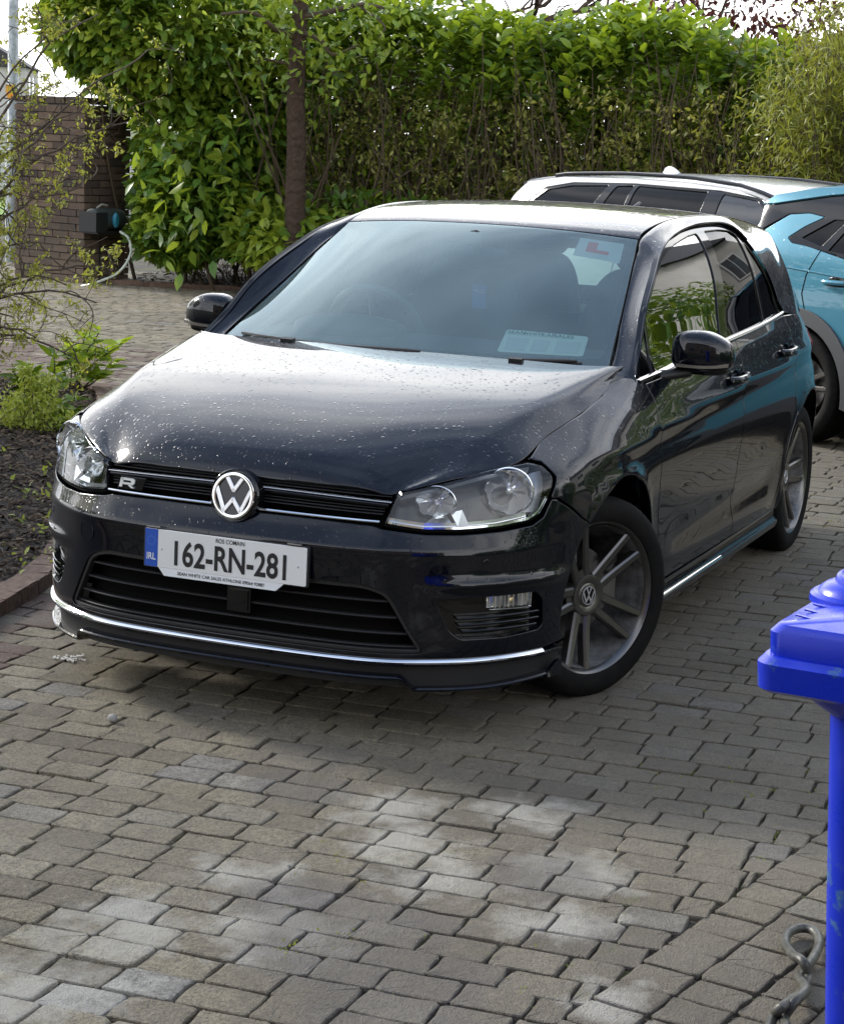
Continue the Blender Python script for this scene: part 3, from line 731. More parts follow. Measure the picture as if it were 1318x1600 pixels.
# ---- the big laurel beside the pier
def laurel():
    rg = np.random.default_rng(21)
    c = np.array([-12.9, -7.2, 0]); th_ = thing('laurel_bush', 'tall glossy laurel bush spilling beside and over the dark brick pier', 'bush', tuple(c))
    def blob(cen, rad, n, sz, tl):
        d_ = unit(rg.normal(0, 1, (n, 3))); r = rg.uniform(.72, 1.03, n)[:, None]; P = np.array(cen)+d_*np.array(rad)*r
        P = P[P[:, 2] > .10]; uu, vv, _z = to_px(P); P = P[((uu > 214+6*np.sin(vv*.1)) | (vv < 160)) & (vv < 402+10*np.sin(uu*.05))]; d2 = unit((P-np.array(cen))/np.array(rad)); k = len(P)
        D = d2*.8+rg.normal(0, .55, (k, 3))+[0, 0, -.05]
        s = rg.uniform(.75, 1.2, k)*sz; lump = np.sin(P[:, 0]*5.1)*np.sin(P[:, 1]*4.3+1)*np.sin(P[:, 2]*4.7+.5)
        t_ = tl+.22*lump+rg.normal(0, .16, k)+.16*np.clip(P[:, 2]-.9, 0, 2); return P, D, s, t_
    A_ = []
    ax = lambda u, v, D_: np.array(at(u, v, D_))
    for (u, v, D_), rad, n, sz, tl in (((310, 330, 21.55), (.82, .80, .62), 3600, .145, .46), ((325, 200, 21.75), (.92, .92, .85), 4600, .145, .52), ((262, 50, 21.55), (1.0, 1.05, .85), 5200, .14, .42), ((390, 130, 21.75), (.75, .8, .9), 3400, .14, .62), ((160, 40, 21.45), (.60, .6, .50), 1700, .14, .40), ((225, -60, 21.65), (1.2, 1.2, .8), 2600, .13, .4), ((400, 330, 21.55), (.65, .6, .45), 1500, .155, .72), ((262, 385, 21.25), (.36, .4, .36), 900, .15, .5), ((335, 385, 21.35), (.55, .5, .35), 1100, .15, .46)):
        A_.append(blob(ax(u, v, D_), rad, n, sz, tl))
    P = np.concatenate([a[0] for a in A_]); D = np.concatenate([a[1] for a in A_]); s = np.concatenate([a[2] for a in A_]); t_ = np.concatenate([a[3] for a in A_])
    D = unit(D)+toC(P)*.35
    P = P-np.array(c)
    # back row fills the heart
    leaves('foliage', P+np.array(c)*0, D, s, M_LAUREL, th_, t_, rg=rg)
    sg = []
    for k in range(26):
        p = np.array([rg.normal(0, .25), rg.normal(0, .5), 0]); q = p+[rg.normal(0, .5), rg.normal(0, .6), rg.uniform(1.4, 3)]; m_ = (p+q)/2+rg.normal(0, .12, 3); sg.append((spl([p, m_, q], 5), .022, .006))
    twigs('branch_work', sg, M_STEM, th_)
    # leaves one can pick out: the near skin
    vis = np.argsort(np.linalg.norm(P+c-np.array(CAM), axis=1))
    return th_
def laurel_individual(th_, n=300):
    rg = np.random.default_rng(22); c = np.array(th_.location); P = []; D = []; T = []
    while len(P) < n:
        u = rg.uniform(224, 520); v = rg.uniform(190, 392)
        if u > 420 and v < 290: continue
        p = np.array(at(u, v, 20.45 if u < 400 else 20.8+.1*rg.random()))+rg.normal(0, .12, 3)
        P.append(p-c); d_ = rg.normal(0, .8, 3)+[.2, 0, -.1]; D.append(d_); T.append(rg.normal(.52 if u < 380 else .78, .2))
    P = np.array(P); D = unit(np.array(D)); me_t = np.clip(T, 0, 1)
    leaves('foliage', P, D, rg.uniform(.13, .19, len(P)), M_LAUREL, th_, me_t, rg=rg, individual=len(P)-1)
lb = laurel(); laurel_individual(lb)
# ---- tree behind the laurel
tr = thing('slender_tree', 'straight slim brown tree trunk rising between the laurel bush and the long hedge', 'tree', tuple(on_z(462, 447, 0)))
_o = np.array(tr.location)
P = np.array([np.array(at(u, v, 20.1)) for u, v in ((462, 430), (461, 320), (463, 230), (462, 150), (465, 70), (470, 0), (474, -120))])-_o; P[0][2] = -.05
b = B(); b.tube(spl(P, 5), list(np.linspace(.105, .070, 31)), 14); b.build('trunk', M_BARK, tr)
sg = []
def br(u0, v0, pts, r0, r1, D0=20.1):
    q = [np.array(at(u0, v0, D0))]+[np.array(at(u, v, D0+dd)) for u, v, dd in pts]; sg.append((spl(np.array(q)-_o, 6), r0, r1))
br(466, 60, [(430, 45, -.2), (395, 20, -.4), (345, 22, -.5)], .035, .012); br(468, 28, [(500, 22, -.1), (560, 8, -.3), (600, 12, -.4)], .040, .014); br(468, 50, [(500, 62, -.2), (520, 85, -.3), (560, 70, -.3)], .028, .009)
br(464, 100, [(430, 96, .1), (400, 88, 0)], .022, .008); br(462, 120, [(490, 128, .2), (530, 110, .3)], .02, .008); br(560, 8, [(600, 40, -.1), (590, 60, -.1)], .014, .006, 19.8); br(470, 0, [(440, -40, -.1), (400, -60, -.2)], .03, .01)
for P_, r0, r1 in sg:
    b = B(); b.tube(P_, list(np.linspace(r0, r1, len(P_))), 7); b.build('limb', M_STEM, tr)
rg = np.random.default_rng(31); tip = np.concatenate([s_[0][4:] for s_ in sg]); P = tip[rg.integers(len(tip), size=900)]+rg.normal(0, .22, (900, 3))
leaves('crown', P, rg.normal(0, 1, (900, 3)), rg.uniform(.06, .11, 900), M_LAUREL, tr, rg.normal(.72, .18, 900), rg=rg)
# ---- long hedge
def hedge():
    rg = np.random.default_rng(41); th_ = thing('long_hedge', 'long tall hedge, leafy green above and bare brown stems below, behind the parked cars', 'hedge', (-13.6, -3.2, 0))
    c = np.array(th_.location)
    # hedge line in plan, seen from u=480 to u=1318
    def line(u, dd=0): D_ = np.interp(u, [380, 480, 700, 900, 1100, 1318, 1450], [21.4, 21.2, 20.6, 19.8, 19.0, 18.2, 17.8])+dd; return D_
    topv = lambda u: np.interp(u, [380, 480, 560, 620, 700, 740, 800, 850, 900, 950, 1000, 1060, 1100, 1150, 1200, 1330], [-30, 5, -10, -15, 10, 12, 22, 35, 30, 15, 8, 20, 35, 60, 70, 60])
    # stems
    sg = []
    for k in range(520):
        u = rg.uniform(470, 1330); D_ = line(u)+rg.uniform(-.40, .30); p = np.array(at(u, 400, D_)); p[2] = 0
        z1 = rg.uniform(.9, 2.7); lean = rg.normal(0, .34, 2); q = p+[lean[0], lean[1], z1]
        ms = [p]
        for f in (.33, .66): ms.append(p+(q-p)*f+rg.normal(0, .09, 3))
        ms.append(q); sg.append((spl(np.array(ms)-c, 4), rg.uniform(.006, .017), .004))
        for j in range(rg.integers(1, 4)):
            a = p+(q-p)*rg.uniform(.25, .9); e = a+np.array([rg.normal(0, .22), rg.normal(0, .25), rg.uniform(.05, .5)]); sg.append((np.array([a, (a+e)/2+rg.normal(0, .03, 3), e])-c, .005, .002))
    twigs('stem_work', sg, M_STEM, th_, n=4)
    Ps = []; Ds = []; S_ = []; T = []
    # upper leafy band: upright shoots with whorls of long leaves
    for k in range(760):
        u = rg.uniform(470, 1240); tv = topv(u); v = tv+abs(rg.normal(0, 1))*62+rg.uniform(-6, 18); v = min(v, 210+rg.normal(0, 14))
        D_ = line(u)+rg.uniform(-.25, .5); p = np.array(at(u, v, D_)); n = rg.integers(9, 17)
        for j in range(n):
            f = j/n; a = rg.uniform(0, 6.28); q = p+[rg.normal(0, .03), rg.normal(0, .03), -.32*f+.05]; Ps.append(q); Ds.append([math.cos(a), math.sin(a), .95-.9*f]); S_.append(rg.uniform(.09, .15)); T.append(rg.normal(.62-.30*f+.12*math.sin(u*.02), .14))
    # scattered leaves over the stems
    nn = 11500
    for k in range(nn):
        u = rg.uniform(470, 1330); v = rg.uniform(120, 440); p = np.array(at(u, v, line(u)+rg.uniform(-.2, .6))); w = math.sin(u*.013)*math.sin(v*.021+u*.004)
        if w < -.1 and rg.random() < .55: continue
        if p[2] < .1: continue
        Ps.append(p); Ds.append(rg.normal(0, 1, 3)); S_.append(rg.uniform(.05, .10)); T.append(rg.normal(.52+.25*w, .22))
    Ps = np.array(Ps)
    leaves('foliage', Ps-c, np.array(Ds), np.array(S_), M_HEDGE, th_, np.array(T), rg=rg, individual=0)
    # rear fill of duller growth
    n = 26000; u = rg.uniform(440, 1400, n); v = rg.uniform(70, 470, n); P = np.array([np.array(at(a, b_, line(a, .9)+rg.uniform(0, .9))) for a, b_ in zip(u, v)]); P = P[(P[:, 2] > .05) & (P[:, 2] < 2.75)]
    leaves('rear_growth', P-c, rg.normal(0, 1, (len(P), 3)), rg.uniform(.10, .19, len(P)), M_DRY, th_, rg.normal(.14, .14, len(P)), rg=rg)
    # dull small sprays in front, lower half
    Ps = []; 
    for k in range(620):
        u = rg.uniform(500, 1330); v = rg.uniform(150, 330); p = np.array(at(u, v, line(u)-rg.uniform(.0, .5)))
        L_ = rg.uniform(.15, .45); a = rg.normal(0, .7, 3)+[0, 0, .5]; a /= np.linalg.norm(a)
        for j in range(12): Ps.append(p+a*L_*j/12+rg.normal(0, .022, 3))
    Ps = np.array(Ps); leaves('spray', Ps-c, rg.normal(0, 1, (len(Ps), 3)), rg.uniform(.035, .07, len(Ps)), M_DRY, th_, rg.normal(.62, .2, len(Ps)), rg=rg)
    # leaves one can pick out along the top
    Ps = []; Ds = []; T = []
    while len(Ps) < 300:
        u = rg.uniform(480, 1100); tv = topv(u); v = tv+rg.uniform(-5, 110); p = np.array(at(u, max(v, 2), line(u)-.35)); a = rg.uniform(0, 6.28)
        for j in range(4): Ps.append(p+[0, 0, -.04*j]); Ds.append([math.cos(a+j*2.2), math.sin(a+j*2.2), .9]); T.append(rg.normal(.72, .14))
    leaves('foliage', np.array(Ps)-c, np.array(Ds), rg.uniform(.11, .17, len(Ps)), M_HEDGE, th_, np.array(T), rg=rg, individual=len(Ps)-1)
    return th_
hedge()
# ---- low laurel shoots under the trunk, bamboo, plum, distant bare trees
def clump(name, label, cat, cen, rad, n, size, m, tone, shape=LS, seed=1, stems=8, zmin=.05, grav=0.0, ind=0, group=None):
    rg = np.random.default_rng(seed); g0 = np.array([cen[0], cen[1], 0.0]); th_ = thing(name, label, cat, tuple(g0), 0, group)
    d_ = unit(rg.normal(0, 1, (n, 3))); r = rg.uniform(.35, 1.03, n)[:, None]**.6; P = np.array(cen)+d_*np.array(rad)*r; ok_ = P[:, 2] > zmin; P = P[ok_]; d_ = d_[ok_]
    D = d_*.6+rg.normal(0, .6, P.shape)+[0, 0, grav]; t_ = rg.normal(tone, .18, len(P))+.2*np.sin(P[:, 0]*9)*np.sin(P[:, 1]*8)
    leaves('foliage', P-g0, D, rg.uniform(.7, 1.25, len(P))*size, m, th_, t_, shape=shape, rg=rg, individual=ind)
    if stems:
        sg = []
        for k in range(stems):
            q = np.array(cen)+unit(rg.normal(0, 1, 3))*np.array(rad)*rg.uniform(.3, .95); a = g0+[rg.normal(0, rad[0]*.25), rg.normal(0, rad[1]*.25), 0]; sg.append((spl(np.array([a, (a+q)/2+rg.normal(0, rad[0]*.12, 3), q])-g0, 4), .010*max(1, rad[2]), .003))
        twigs('stems', sg, M_TWIG, th_)
    return th_
c = at(455, 372, 20.5); clump('low_laurel', 'low yellow-green laurel clump at the foot of the slim tree trunk', 'shrub', tuple(c), (.55, .75, .34), 900, .13, M_LAUREL, .82, seed=51)
c = at(590, 350, 20.4); clump('low_laurel', 'dull low laurel scrub below the long hedge, just above the black car roof', 'shrub', tuple(c), (.6, 1.1, .30), 800, .11, M_LAUREL, .35, seed=52)
def bamboo():
    rg = np.random.default_rng(53); c = np.array(at(1330, 380, 17.6)); c[2] = 0; th_ = thing('bamboo_clump', 'feathery yellow-green bamboo at the right-hand end of the hedge', 'bamboo', tuple(c)); sg = []; Ps = []; Ds = []
    for k in range(95):
        u = rg.uniform(1190, 1430); v = rg.uniform(0, 150)+max(0, (1260-u))*.9; e_ = np.array(at(u, v, 17.6+rg.normal(0, .35))); b0 = c+[rg.normal(0, .35), rg.normal(0, .5), 0]; m_ = (b0+e_)/2+[0, 0, .35]+rg.normal(0, .08, 3)
        q = spl([b0, m_, e_], 10); sg.append((q-c, .008, .002))
        for j in range(4, len(q)):
            for i in range(9): Ps.append(q[j]+rg.normal(0, .075, 3)-c); Ds.append(rg.normal(0, .8, 3)+(e_-m_)*.5+[0, 0, -.25])
    twigs('canes', sg, M_STEM, th_, n=5); n = len(Ps); leaves('foliage', np.array(Ps), np.array(Ds), rg.uniform(.05, .10, n), M_BAMB, th_, rg.normal(.6, .2, n), LN, rg)
bamboo()
c = at(1160, 30, 24); clump('plum_tree', 'dark red-leaved plum tree showing above the right end of the hedge', 'tree', (c.x, c.y, c.z+.2), (.9, 1.5, 1.0), 2600, .10, M_PLUM, .5, LS, 54, 20)
def bare_tree(label, base, h, seed, spread=1.0, r=.16, group='bare trees beyond the hedge'):
    rg = np.random.default_rng(seed); th_ = thing('bare_tree', label, 'tree', tuple(base), 0, group); segs = []
    def grow(p, d_, L_, r_, lv):
        n = 4; q = [p]
        for k in range(n): d_ = d_+rg.normal(0, .14, 3)*spread; d_ /= np.linalg.norm(d_); q.append(q[-1]+d_*L_/n)
        segs.append((lv, np.array(q), r_, r_*.6))
        if lv < 4:
            for j in range(rg.integers(2, 4)+(lv > 1)):
                nd = d_+rg.normal(0, .55, 3)*spread; nd[2] = abs(nd[2])*.8+.1; grow(q[-1-int(rg.integers(0, 2))], nd/np.linalg.norm(nd), L_*rg.uniform(.55, .8), r_*.58, lv+1)
    grow(np.array([0., 0, 0]), np.array([0, 0, 1.]), h*.38, r, 0)
    twigs('trunk', [(P, a, b_) for lv, P, a, b_ in segs if lv == 0], M_BARK, th_, stuff=False, n=8); twigs('branch_work', [(P, a, b_) for lv, P, a, b_ in segs if lv > 0], M_BARK, th_, n=4)
q = on_z(690, 240, 0); d0 = at(665, 240, 34); bare_tree('bare tree with forking limbs against the sky, above the middle of the hedge', (d0.x, d0.y, -.1), 6.5, 61, 1.1)
d0 = at(860, 240, 31); bare_tree('bare dark tree with heavy limbs, above the gap in the hedge top', (d0.x, d0.y, -.1), 6.0, 62, 1.2, .2)
d0 = at(770, 240, 42); bare_tree('thin distant bare tree between the two nearer bare ones', (d0.x, d0.y, -.1), 6.5, 63, 1.2, .12)
d0 = at(1010, 240, 36); bare_tree('distant bare tree right of the heavy-limbed one', (d0.x, d0.y, -.1), 6.0, 64, 1.2, .12)
# ---- twisted hazel in the near bed, left edge
def hazel():
    rg = np.random.default_rng(71); base = np.array(on_z(-60, 650, 0)); th_ = thing('twisted_hazel', 'contorted hazel shrub with curling bare twigs and tiny new leaves, left foreground bed', 'shrub', tuple(base))
    segs = []; tips = []; D0 = math.hypot(base[0]-CAM.x, base[1]-CAM.y)
    def curl(p, d_, L_, r_, lv, side_):
        n = int(max(6, L_/.035)); q = [p]; w = rg.normal(0, 1, 3)
        for k in range(n):
            w = w*.80+rg.normal(0, 1, 3)*.62; d_ = d_+w*.30+np.array([0, 0, .012]); d_ /= np.linalg.norm(d_); q.append(q[-1]+d_*L_/n)
        q = np.array(q); segs.append((q, r_, r_*.45, lv))
        if lv < 3:
            for j in range(int(rg.integers(2, 5)) if lv else 5):
                k = int(rg.integers(n//4, n)); nd = d_*.6+rg.normal(0, .8, 3); nd /= np.linalg.norm(nd); curl(q[k], nd, L_*rg.uniform(.35, .6), r_*.5, lv+1, side_)
        tips.extend(q[n//3:] if lv >= 2 else q[-3:])
    tg = [(60, 620, .3), (150, 470, 0), (120, 560, .2), (170, 420, .1), (60, 380, .2), (120, 300, 0), (50, 220, .1), (130, 170, 0), (190, 110, .2), (70, 60, 0), (150, 20, .2), (20, 500, 0), (30, 130, .2), (200, 190, .1), (30, 300, -.2), (100, 440, -.2), (60, 530, -.3)]
    for u, v, dd in tg:
        e = np.array(at(u, v, D0+dd)); p0 = np.array(at(-90, v*.5+330, D0+dd*.5)); d_ = e-p0; L_ = np.linalg.norm(d_)*1.05
        n = 10; q = [p0]; w = rg.normal(0, 1, 3)
        for k in range(n): w = w*.7+rg.normal(0, .5, 3); q.append(p0+d_*(k+1)/n+w*.045*math.sin(math.pi*(k+1)/n+.4)+np.array([0, 0, .18*math.sin(math.pi*(k+1)/n)]))
        q = np.array(q); segs.append((q, .011, .004, 0)); tips.extend(q[6:])
        for j in range(5):
            k = int(rg.integers(2, n+1)); nd = d_/L_*.5+rg.normal(0, .7, 3); nd /= np.linalg.norm(nd); curl(q[k], nd, rg.uniform(.25, .50), .0048, 1, 0)
        m_ = base+rg.normal(0, .08, 3)*[1, 1, 0]; segs.append((spl(np.array([m_, (m_+p0)/2+rg.normal(0, .06, 3), p0]), 4), .022, .014, 0))
    for i, (q, a, b_, lv) in enumerate(segs):
        if lv == 0: b = B(); b.tube(q-base, list(np.linspace(a, b_, len(q))), 7); b.build('branch', M_TWIG, th_)
    twigs('curled_twigs', [(q-base, a, b_) for q, a, b_, lv in segs if lv > 0], M_TWIG, th_, n=4)
    tips = np.array(tips); k = rg.integers(len(tips), size=1500); P = np.repeat(tips[k], 5, 0)+rg.normal(0, .013, (7500, 3))
    leaves('new_leaves', P-base, rg.normal(0, 1, (7500, 3)), rg.uniform(.014, .036, 7500), M_BUD, th_, rg.normal(.55, .25, 7500), rg=rg)
hazel()
# ---- leafy and lime shrubs in the bed
def stemmy(label, u0, v0, tips, m, tone, size, seed, sh=LN):
    rg = np.random.default_rng(seed); base = np.array(on_z(u0, v0, .03)); D0 = math.hypot(base[0]-CAM.x, base[1]-CAM.y); th_ = thing('young_shrub', label, 'shrub', tuple(base)); Ps = []; Ds = []; T = []
    for u, v, dd in tips:
        e = np.array(at(u, v, D0+dd)); m_ = (base+e)/2+rg.normal(0, .03, 3); q = spl([base+rg.normal(0, .02, 3)*[1, 1, 0], m_, e], 6); b = B(); b.tube(q-base, list(np.linspace(.007, .003, len(q))), 6); b.build('stem', M_TWIG, th_)
        for w_ in range(4):
            for j in range(6):
                a = rg.uniform(0, 6.28); c_ = q[-1-w_*2]; Ps.append(c_+rg.normal(0, .008, 3)-base); Ds.append([math.cos(a), math.sin(a), rg.uniform(.1, 1.0)]); T.append(rg.normal(tone-.1*w_, .13))
    leaves('foliage', np.array(Ps), np.array(Ds), rg.uniform(.75, 1.2, len(Ps))*size, m, th_, np.array(T), sh, rg, individual=min(260, len(Ps)-4))
LO = leaf_shape(seg=3, width=.34, droop=.3)
stemmy('young shrub with upright leafy green shoots, between the lime shrub and the black car', 118, 610, [(135, 530, .1), (155, 520, 0), (160, 548, .1), (185, 540, 0), (120, 545, -.1), (140, 560, -.1), (175, 565, .1), (150, 585, -.1), (100, 575, 0)], M_HEDGE, .85, .115, 81, LO)
stemmy('young shrub with dark green pointed leaves behind the lime-leaved shrub', 60, 640, [(45, 575, .1), (85, 555, 0), (60, 590, 0), (30, 600, .1), (95, 600, 0), (20, 580, 0), (75, 610, -.1)], M_HEDGE, .5, .10, 82, LO)
stemmy('small olive-green shrub low beside the headlight of the black car', 100, 680, [(95, 630, 0), (120, 640, .1), (80, 650, 0), (110, 660, -.1), (125, 625, .2)], M_HEDGE, .55, .07, 83, LO)
c = np.array(on_z(50, 690, 0)); D0 = math.hypot(c[0]-CAM.x, c[1]-CAM.y)
def lime():
    rg = np.random.default_rng(91); th_ = thing('lime_shrub', 'small lime-yellow leaved shrub in the mulch at the left edge', 'shrub', tuple(c)); P = []; sg = []
    for u, v, r in ((50, 600, .06), (30, 625, .08), (65, 625, .09), (20, 650, .09), (50, 650, .11), (85, 645, .07), (15, 685, .07), (100, 665, .05), (60, 670, .08), (110, 655, .04), (40, 580, .04), (25, 700, .05), (-15, 660, .12), (75, 598, .05)):
        q = np.array(at(u, v, D0+rg.uniform(-.1, .1))); n = int(2600*r); P.append(q+rg.normal(0, r*.55, (n, 3))*[1, 1, .8]); sg.append((spl([c+rg.normal(0, .04, 3)*[1, 1, 0], (c+q)/2+rg.normal(0, .02, 3), q], 4)-c, .006, .002))
    P = np.concatenate(P); P = P[P[:, 2] > .03]; leaves('foliage', P-c, rg.normal(0, 1, (len(P), 3)), rg.uniform(.020, .036, len(P)), M_LIME, th_, rg.normal(.5, .25, len(P)), rg=rg); twigs('stems', sg, M_TWIG, th_)
lime()
# dead twigs and small weeds on the bark
rg = np.random.default_rng(95); sg = []
for k in range(60):
    u = rg.uniform(0, 150); v = rg.uniform(600, 880); p = np.array(on_z(u, v, .06)); a = rg.uniform(0, 6.28); L_ = rg.uniform(.06, .25); e = p+[math.cos(a)*L_, math.sin(a)*L_, rg.uniform(0, .04)]; sg.append((np.array([p, (p+e)/2+rg.normal(0, .012, 3), e]), .003, .0015))
twigs('fallen_twigs', sg, M_TWIG, bed, n=4)
n = 500; P = np.array([np.array(on_z(rg.uniform(0, 140), rg.uniform(700, 900), .05)) for _ in range(40)]); P = np.repeat(P, 7, 0)+rg.normal(0, .016, (280, 3)); leaves('bed_weeds', P, rg.normal(0, 1, (280, 3))+[0, 0, .6], rg.uniform(.015, .04, 280), M_LIME, bed, rg.normal(.25, .2, 280), rg=rg)
# dwarf plants at the foot of the laurel
rg = np.random.default_rng(96); th_ = thing('heather', 'wispy dried heather at the foot of the laurel, beside the white car mirror', 'plant', tuple(on_z(370, 448, 0))); c0 = np.array(th_.location); sg = []
for k in range(90):
    a = rg.normal(0, .18, 2); sg.append((np.array([[a[0], a[1]*1.6, 0], [a[0]*1.5+rg.normal(0, .04), a[1]*2+rg.normal(0, .04), .12], [a[0]*1.8+rg.normal(0, .05), a[1]*2.4+rg.normal(0, .05), rg.uniform(.18, .32)]]), .004, .002))
o = twigs('dry_stems', sg, M_TWIG, th_); th_['label'] = 'wispy dried heather at the foot of the laurel bush, left of the slim trunk'

rg = np.random.default_rng(97); P = []
for u, v, n, su, sv in ((1085, 1205, 26, 45, 14), (1240, 1240, 30, 30, 30), (1180, 1290, 18, 50, 25), (445, 1470, 14, 30, 22), (560, 1500, 10, 60, 30), (860, 1500, 10, 80, 40), (1290, 790, 30, 25, 40), (1260, 760, 20, 40, 40), (500, 1330, 10, 60, 30), (330, 452, 60, 90, 3)):
    for k in range(n):
        p = np.array(on_z(u+rg.normal(0, su), v+rg.normal(0, sv), 0)); P.append(p)
P = np.array(P); P[:, 2] = -.006; P = np.repeat(P, 14, 0)+rg.normal(0, .009, (len(P)*14, 3))*[1, 1, .15]
leaves('moss', P, rg.normal(0, 1, (len(P), 3))+[0, 0, .8], rg.uniform(.004, .010, len(P)), M_LIME, drive, rg.normal(.05, .12, len(P)), LT, rg)
# ---------------------------------------------------------------- smooth surfaces of the dark hatchback (numpy)
def _ext(P, ax):
    P = np.moveaxis(P, ax, 0)
    P = np.concatenate([2*P[:1]-P[1:2], P, 2*P[-1:]-P[-2:-1]], 0)
    return np.moveaxis(P, 0, ax)
def _bw(t, n):
    k = np.clip(np.floor(t).astype(int), 0, n-2); f = t-k
    w = np.stack([(1-f)**3, 3*f**3-6*f*f+4, -3*f**3+3*f*f+3*f+1, f**3], -1)/6
    return k, w
class Tens:
    """bicubic B-spline surface that nearly interpolates its table"""
    def __init__(s, P, comp=.85):
        s.P0 = np.array(P, float); s.n, s.m = s.P0.shape[:2]; s.C = s.P0.copy()
        a, b = np.meshgrid(np.arange(s.n), np.arange(s.m), indexing='ij')
        for _ in range(2):
            s._prep(); s.C = s.C + comp*(s.P0-s.ev(a.astype(float), b.astype(float)))
        s._prep()
    def _prep(s): s.E = _ext(_ext(s.C, 0), 1)
    def ev(s, a, b):
        a = np.asarray(a, float); b = np.asarray(b, float)
        k, wa = _bw(a, s.n); l, wb = _bw(b, s.m)
        r = 0
        for i in range(4):
            for j in range(4):
                r = r+(wa[..., i]*wb[..., j])[..., None]*s.E[k+i, l+j]
        return r
PLAN = np.array([(.888,0),(.886,.15),(.880,.28),(.866,.40),(.838,.50),(.790,.59),(.724,.680),(.634,.756),(.526,.818),(.400,.858),
 (.25,.872),(.10,.878),(-.1,.878),(-.35,.878),(-.65,.878),(-1.0,.879),(-1.4,.880),(-1.8,.880),(-2.15,.878),(-2.45,.872),
 (-2.7,.860),(-2.9,.838),(-3.05,.805),(-3.18,.75),(-3.27,.67),(-3.33,.55),(-3.36,.38),(-3.37,.19),(-3.375,0)])
NS = len(PLAN)-1
ZR = np.array([.12,.18,.25,.35,.45,.52,.548,.557,.566,.60,.64,.68,.72,.76,.80,.84,.88,.91,.94,.97,1.0,1.05])
INS = {
 0:  [0.06,0.03,0.004,0.002,0,-0.004,-0.01,-0.011,-0.006,0.022,0.047,0.066,0.085,0.11,0.15,0.2,0.26,0.32,0.38,0.45,0.52,0.632],
 3:  [0.06,0.03,0.004,0.002,0,-0.004,-0.009,-0.01,-0.006,0.02,0.045,0.064,0.085,0.11,0.15,0.2,0.26,0.32,0.38,0.45,0.52,0.632],
 6:  [0.05,0.03,0.008,0.002,0,0.002,0.003,0.003,0.005,0.022,0.038,0.054,0.072,0.100,0.14,0.19,0.25,0.29,0.35,0.42,0.49,0.602],
 9:  [0.04,0.03,0.01,0.004,0,-0.001,-0.002,-0.002,-0.002,-0.004,-0.006,-0.004,0,0.020,0.070,0.140,0.21,0.26,0.28,0.34,0.4,0.496],
 10.5:[0.04,0.03,0.014,0.006,0,-0.006,-0.008,-0.009,-0.009,-0.012,-0.014,-0.015,-0.012,-0.002,0.018,0.060,0.118,0.168,0.215,0.28,0.34,0.436],
 12: [0.04,0.03,0.014,0.006,0,-0.006,-0.008,-0.009,-0.009,-0.013,-0.016,-0.017,-0.015,-0.01,0,0.014,0.042,0.078,0.125,0.18,0.24,0.336],
 13: [0.04,0.03,0.014,0.006,0,-0.005,-0.007,-0.008,-0.009,-0.012,-0.015,-0.017,-0.016,-0.011,-0.004,0.006,0.022,0.040,0.062,0.088,0.118,0.170],
 14: [0.04,0.03,0.014,0.006,0,-0.005,-0.007,-0.008,-0.009,-0.012,-0.015,-0.017,-0.016,-0.012,-0.006,.002,.013,.026,.042,.060,.082,.115],
 16: [0.04,0.03,0.014,0.006,0,-0.005,-0.007,-0.008,-0.009,-0.012,-0.015,-0.017,-0.016,-0.012,-0.007,0,0.009,0.017,0.028,0.042,0.06,0.089],
 20: [0.04,0.03,0.014,0.006,0,-0.005,-0.007,-0.008,-0.009,-0.012,-0.015,-0.017,-0.016,-0.012,-0.006,0.002,0.012,0.021,0.032,0.046,0.064,0.093],
 23: [0.06,0.04,0.01,0,0,-0.004,-0.006,-0.006,-0.006,-0.006,-0.004,0,0.008,0.018,0.028,0.038,0.05,0.062,0.076,0.092,0.11,0.139],
 28: [0.06,0.04,0.01,0,0,-0.004,-0.006,-0.006,-0.006,0,0.02,0.03,0.035,0.04,0.045,0.05,0.06,0.07,0.08,0.09,0.1,0.116]}
def _wtable():
    T = np.gradient(PLAN, axis=0); T[0] = (0, 1); T[-1] = (0, -1); T /= np.linalg.norm(T, axis=1)[:, None]
    N = np.stack([T[:, 1], -T[:, 0]], 1)
    ks = sorted(INS); M = np.array([INS[k] for k in ks])
    R = []
    for i in range(NS+1):
        ins = np.array([np.interp(i, ks, M[:, j]) for j in range(len(ZR))])
        R.append([(PLAN[i, 0]-N[i, 0]*q, PLAN[i, 1]-N[i, 1]*q, z) for q, z in zip(ins, ZR)])
    R = np.array(R)
    L = R[1:][::-1].copy(); L[..., 1] *= -1
    return np.concatenate([L, R], 0)
WT = Tens(_wtable())
_v = np.linspace(0, len(ZR)-1, 2001)
_zv = WT.ev(np.full(2001, float(NS)), _v)[:, 2]
def arch(x0, z0, x, z): return np.hypot(x-x0, z-z0)
def sst(a, b, t):
    t = np.clip((t-a)/(b-a), 0, 1); return t*t*(3-2*t)
AX = ((.025, .315, .385), (-2.637, .32, .378))
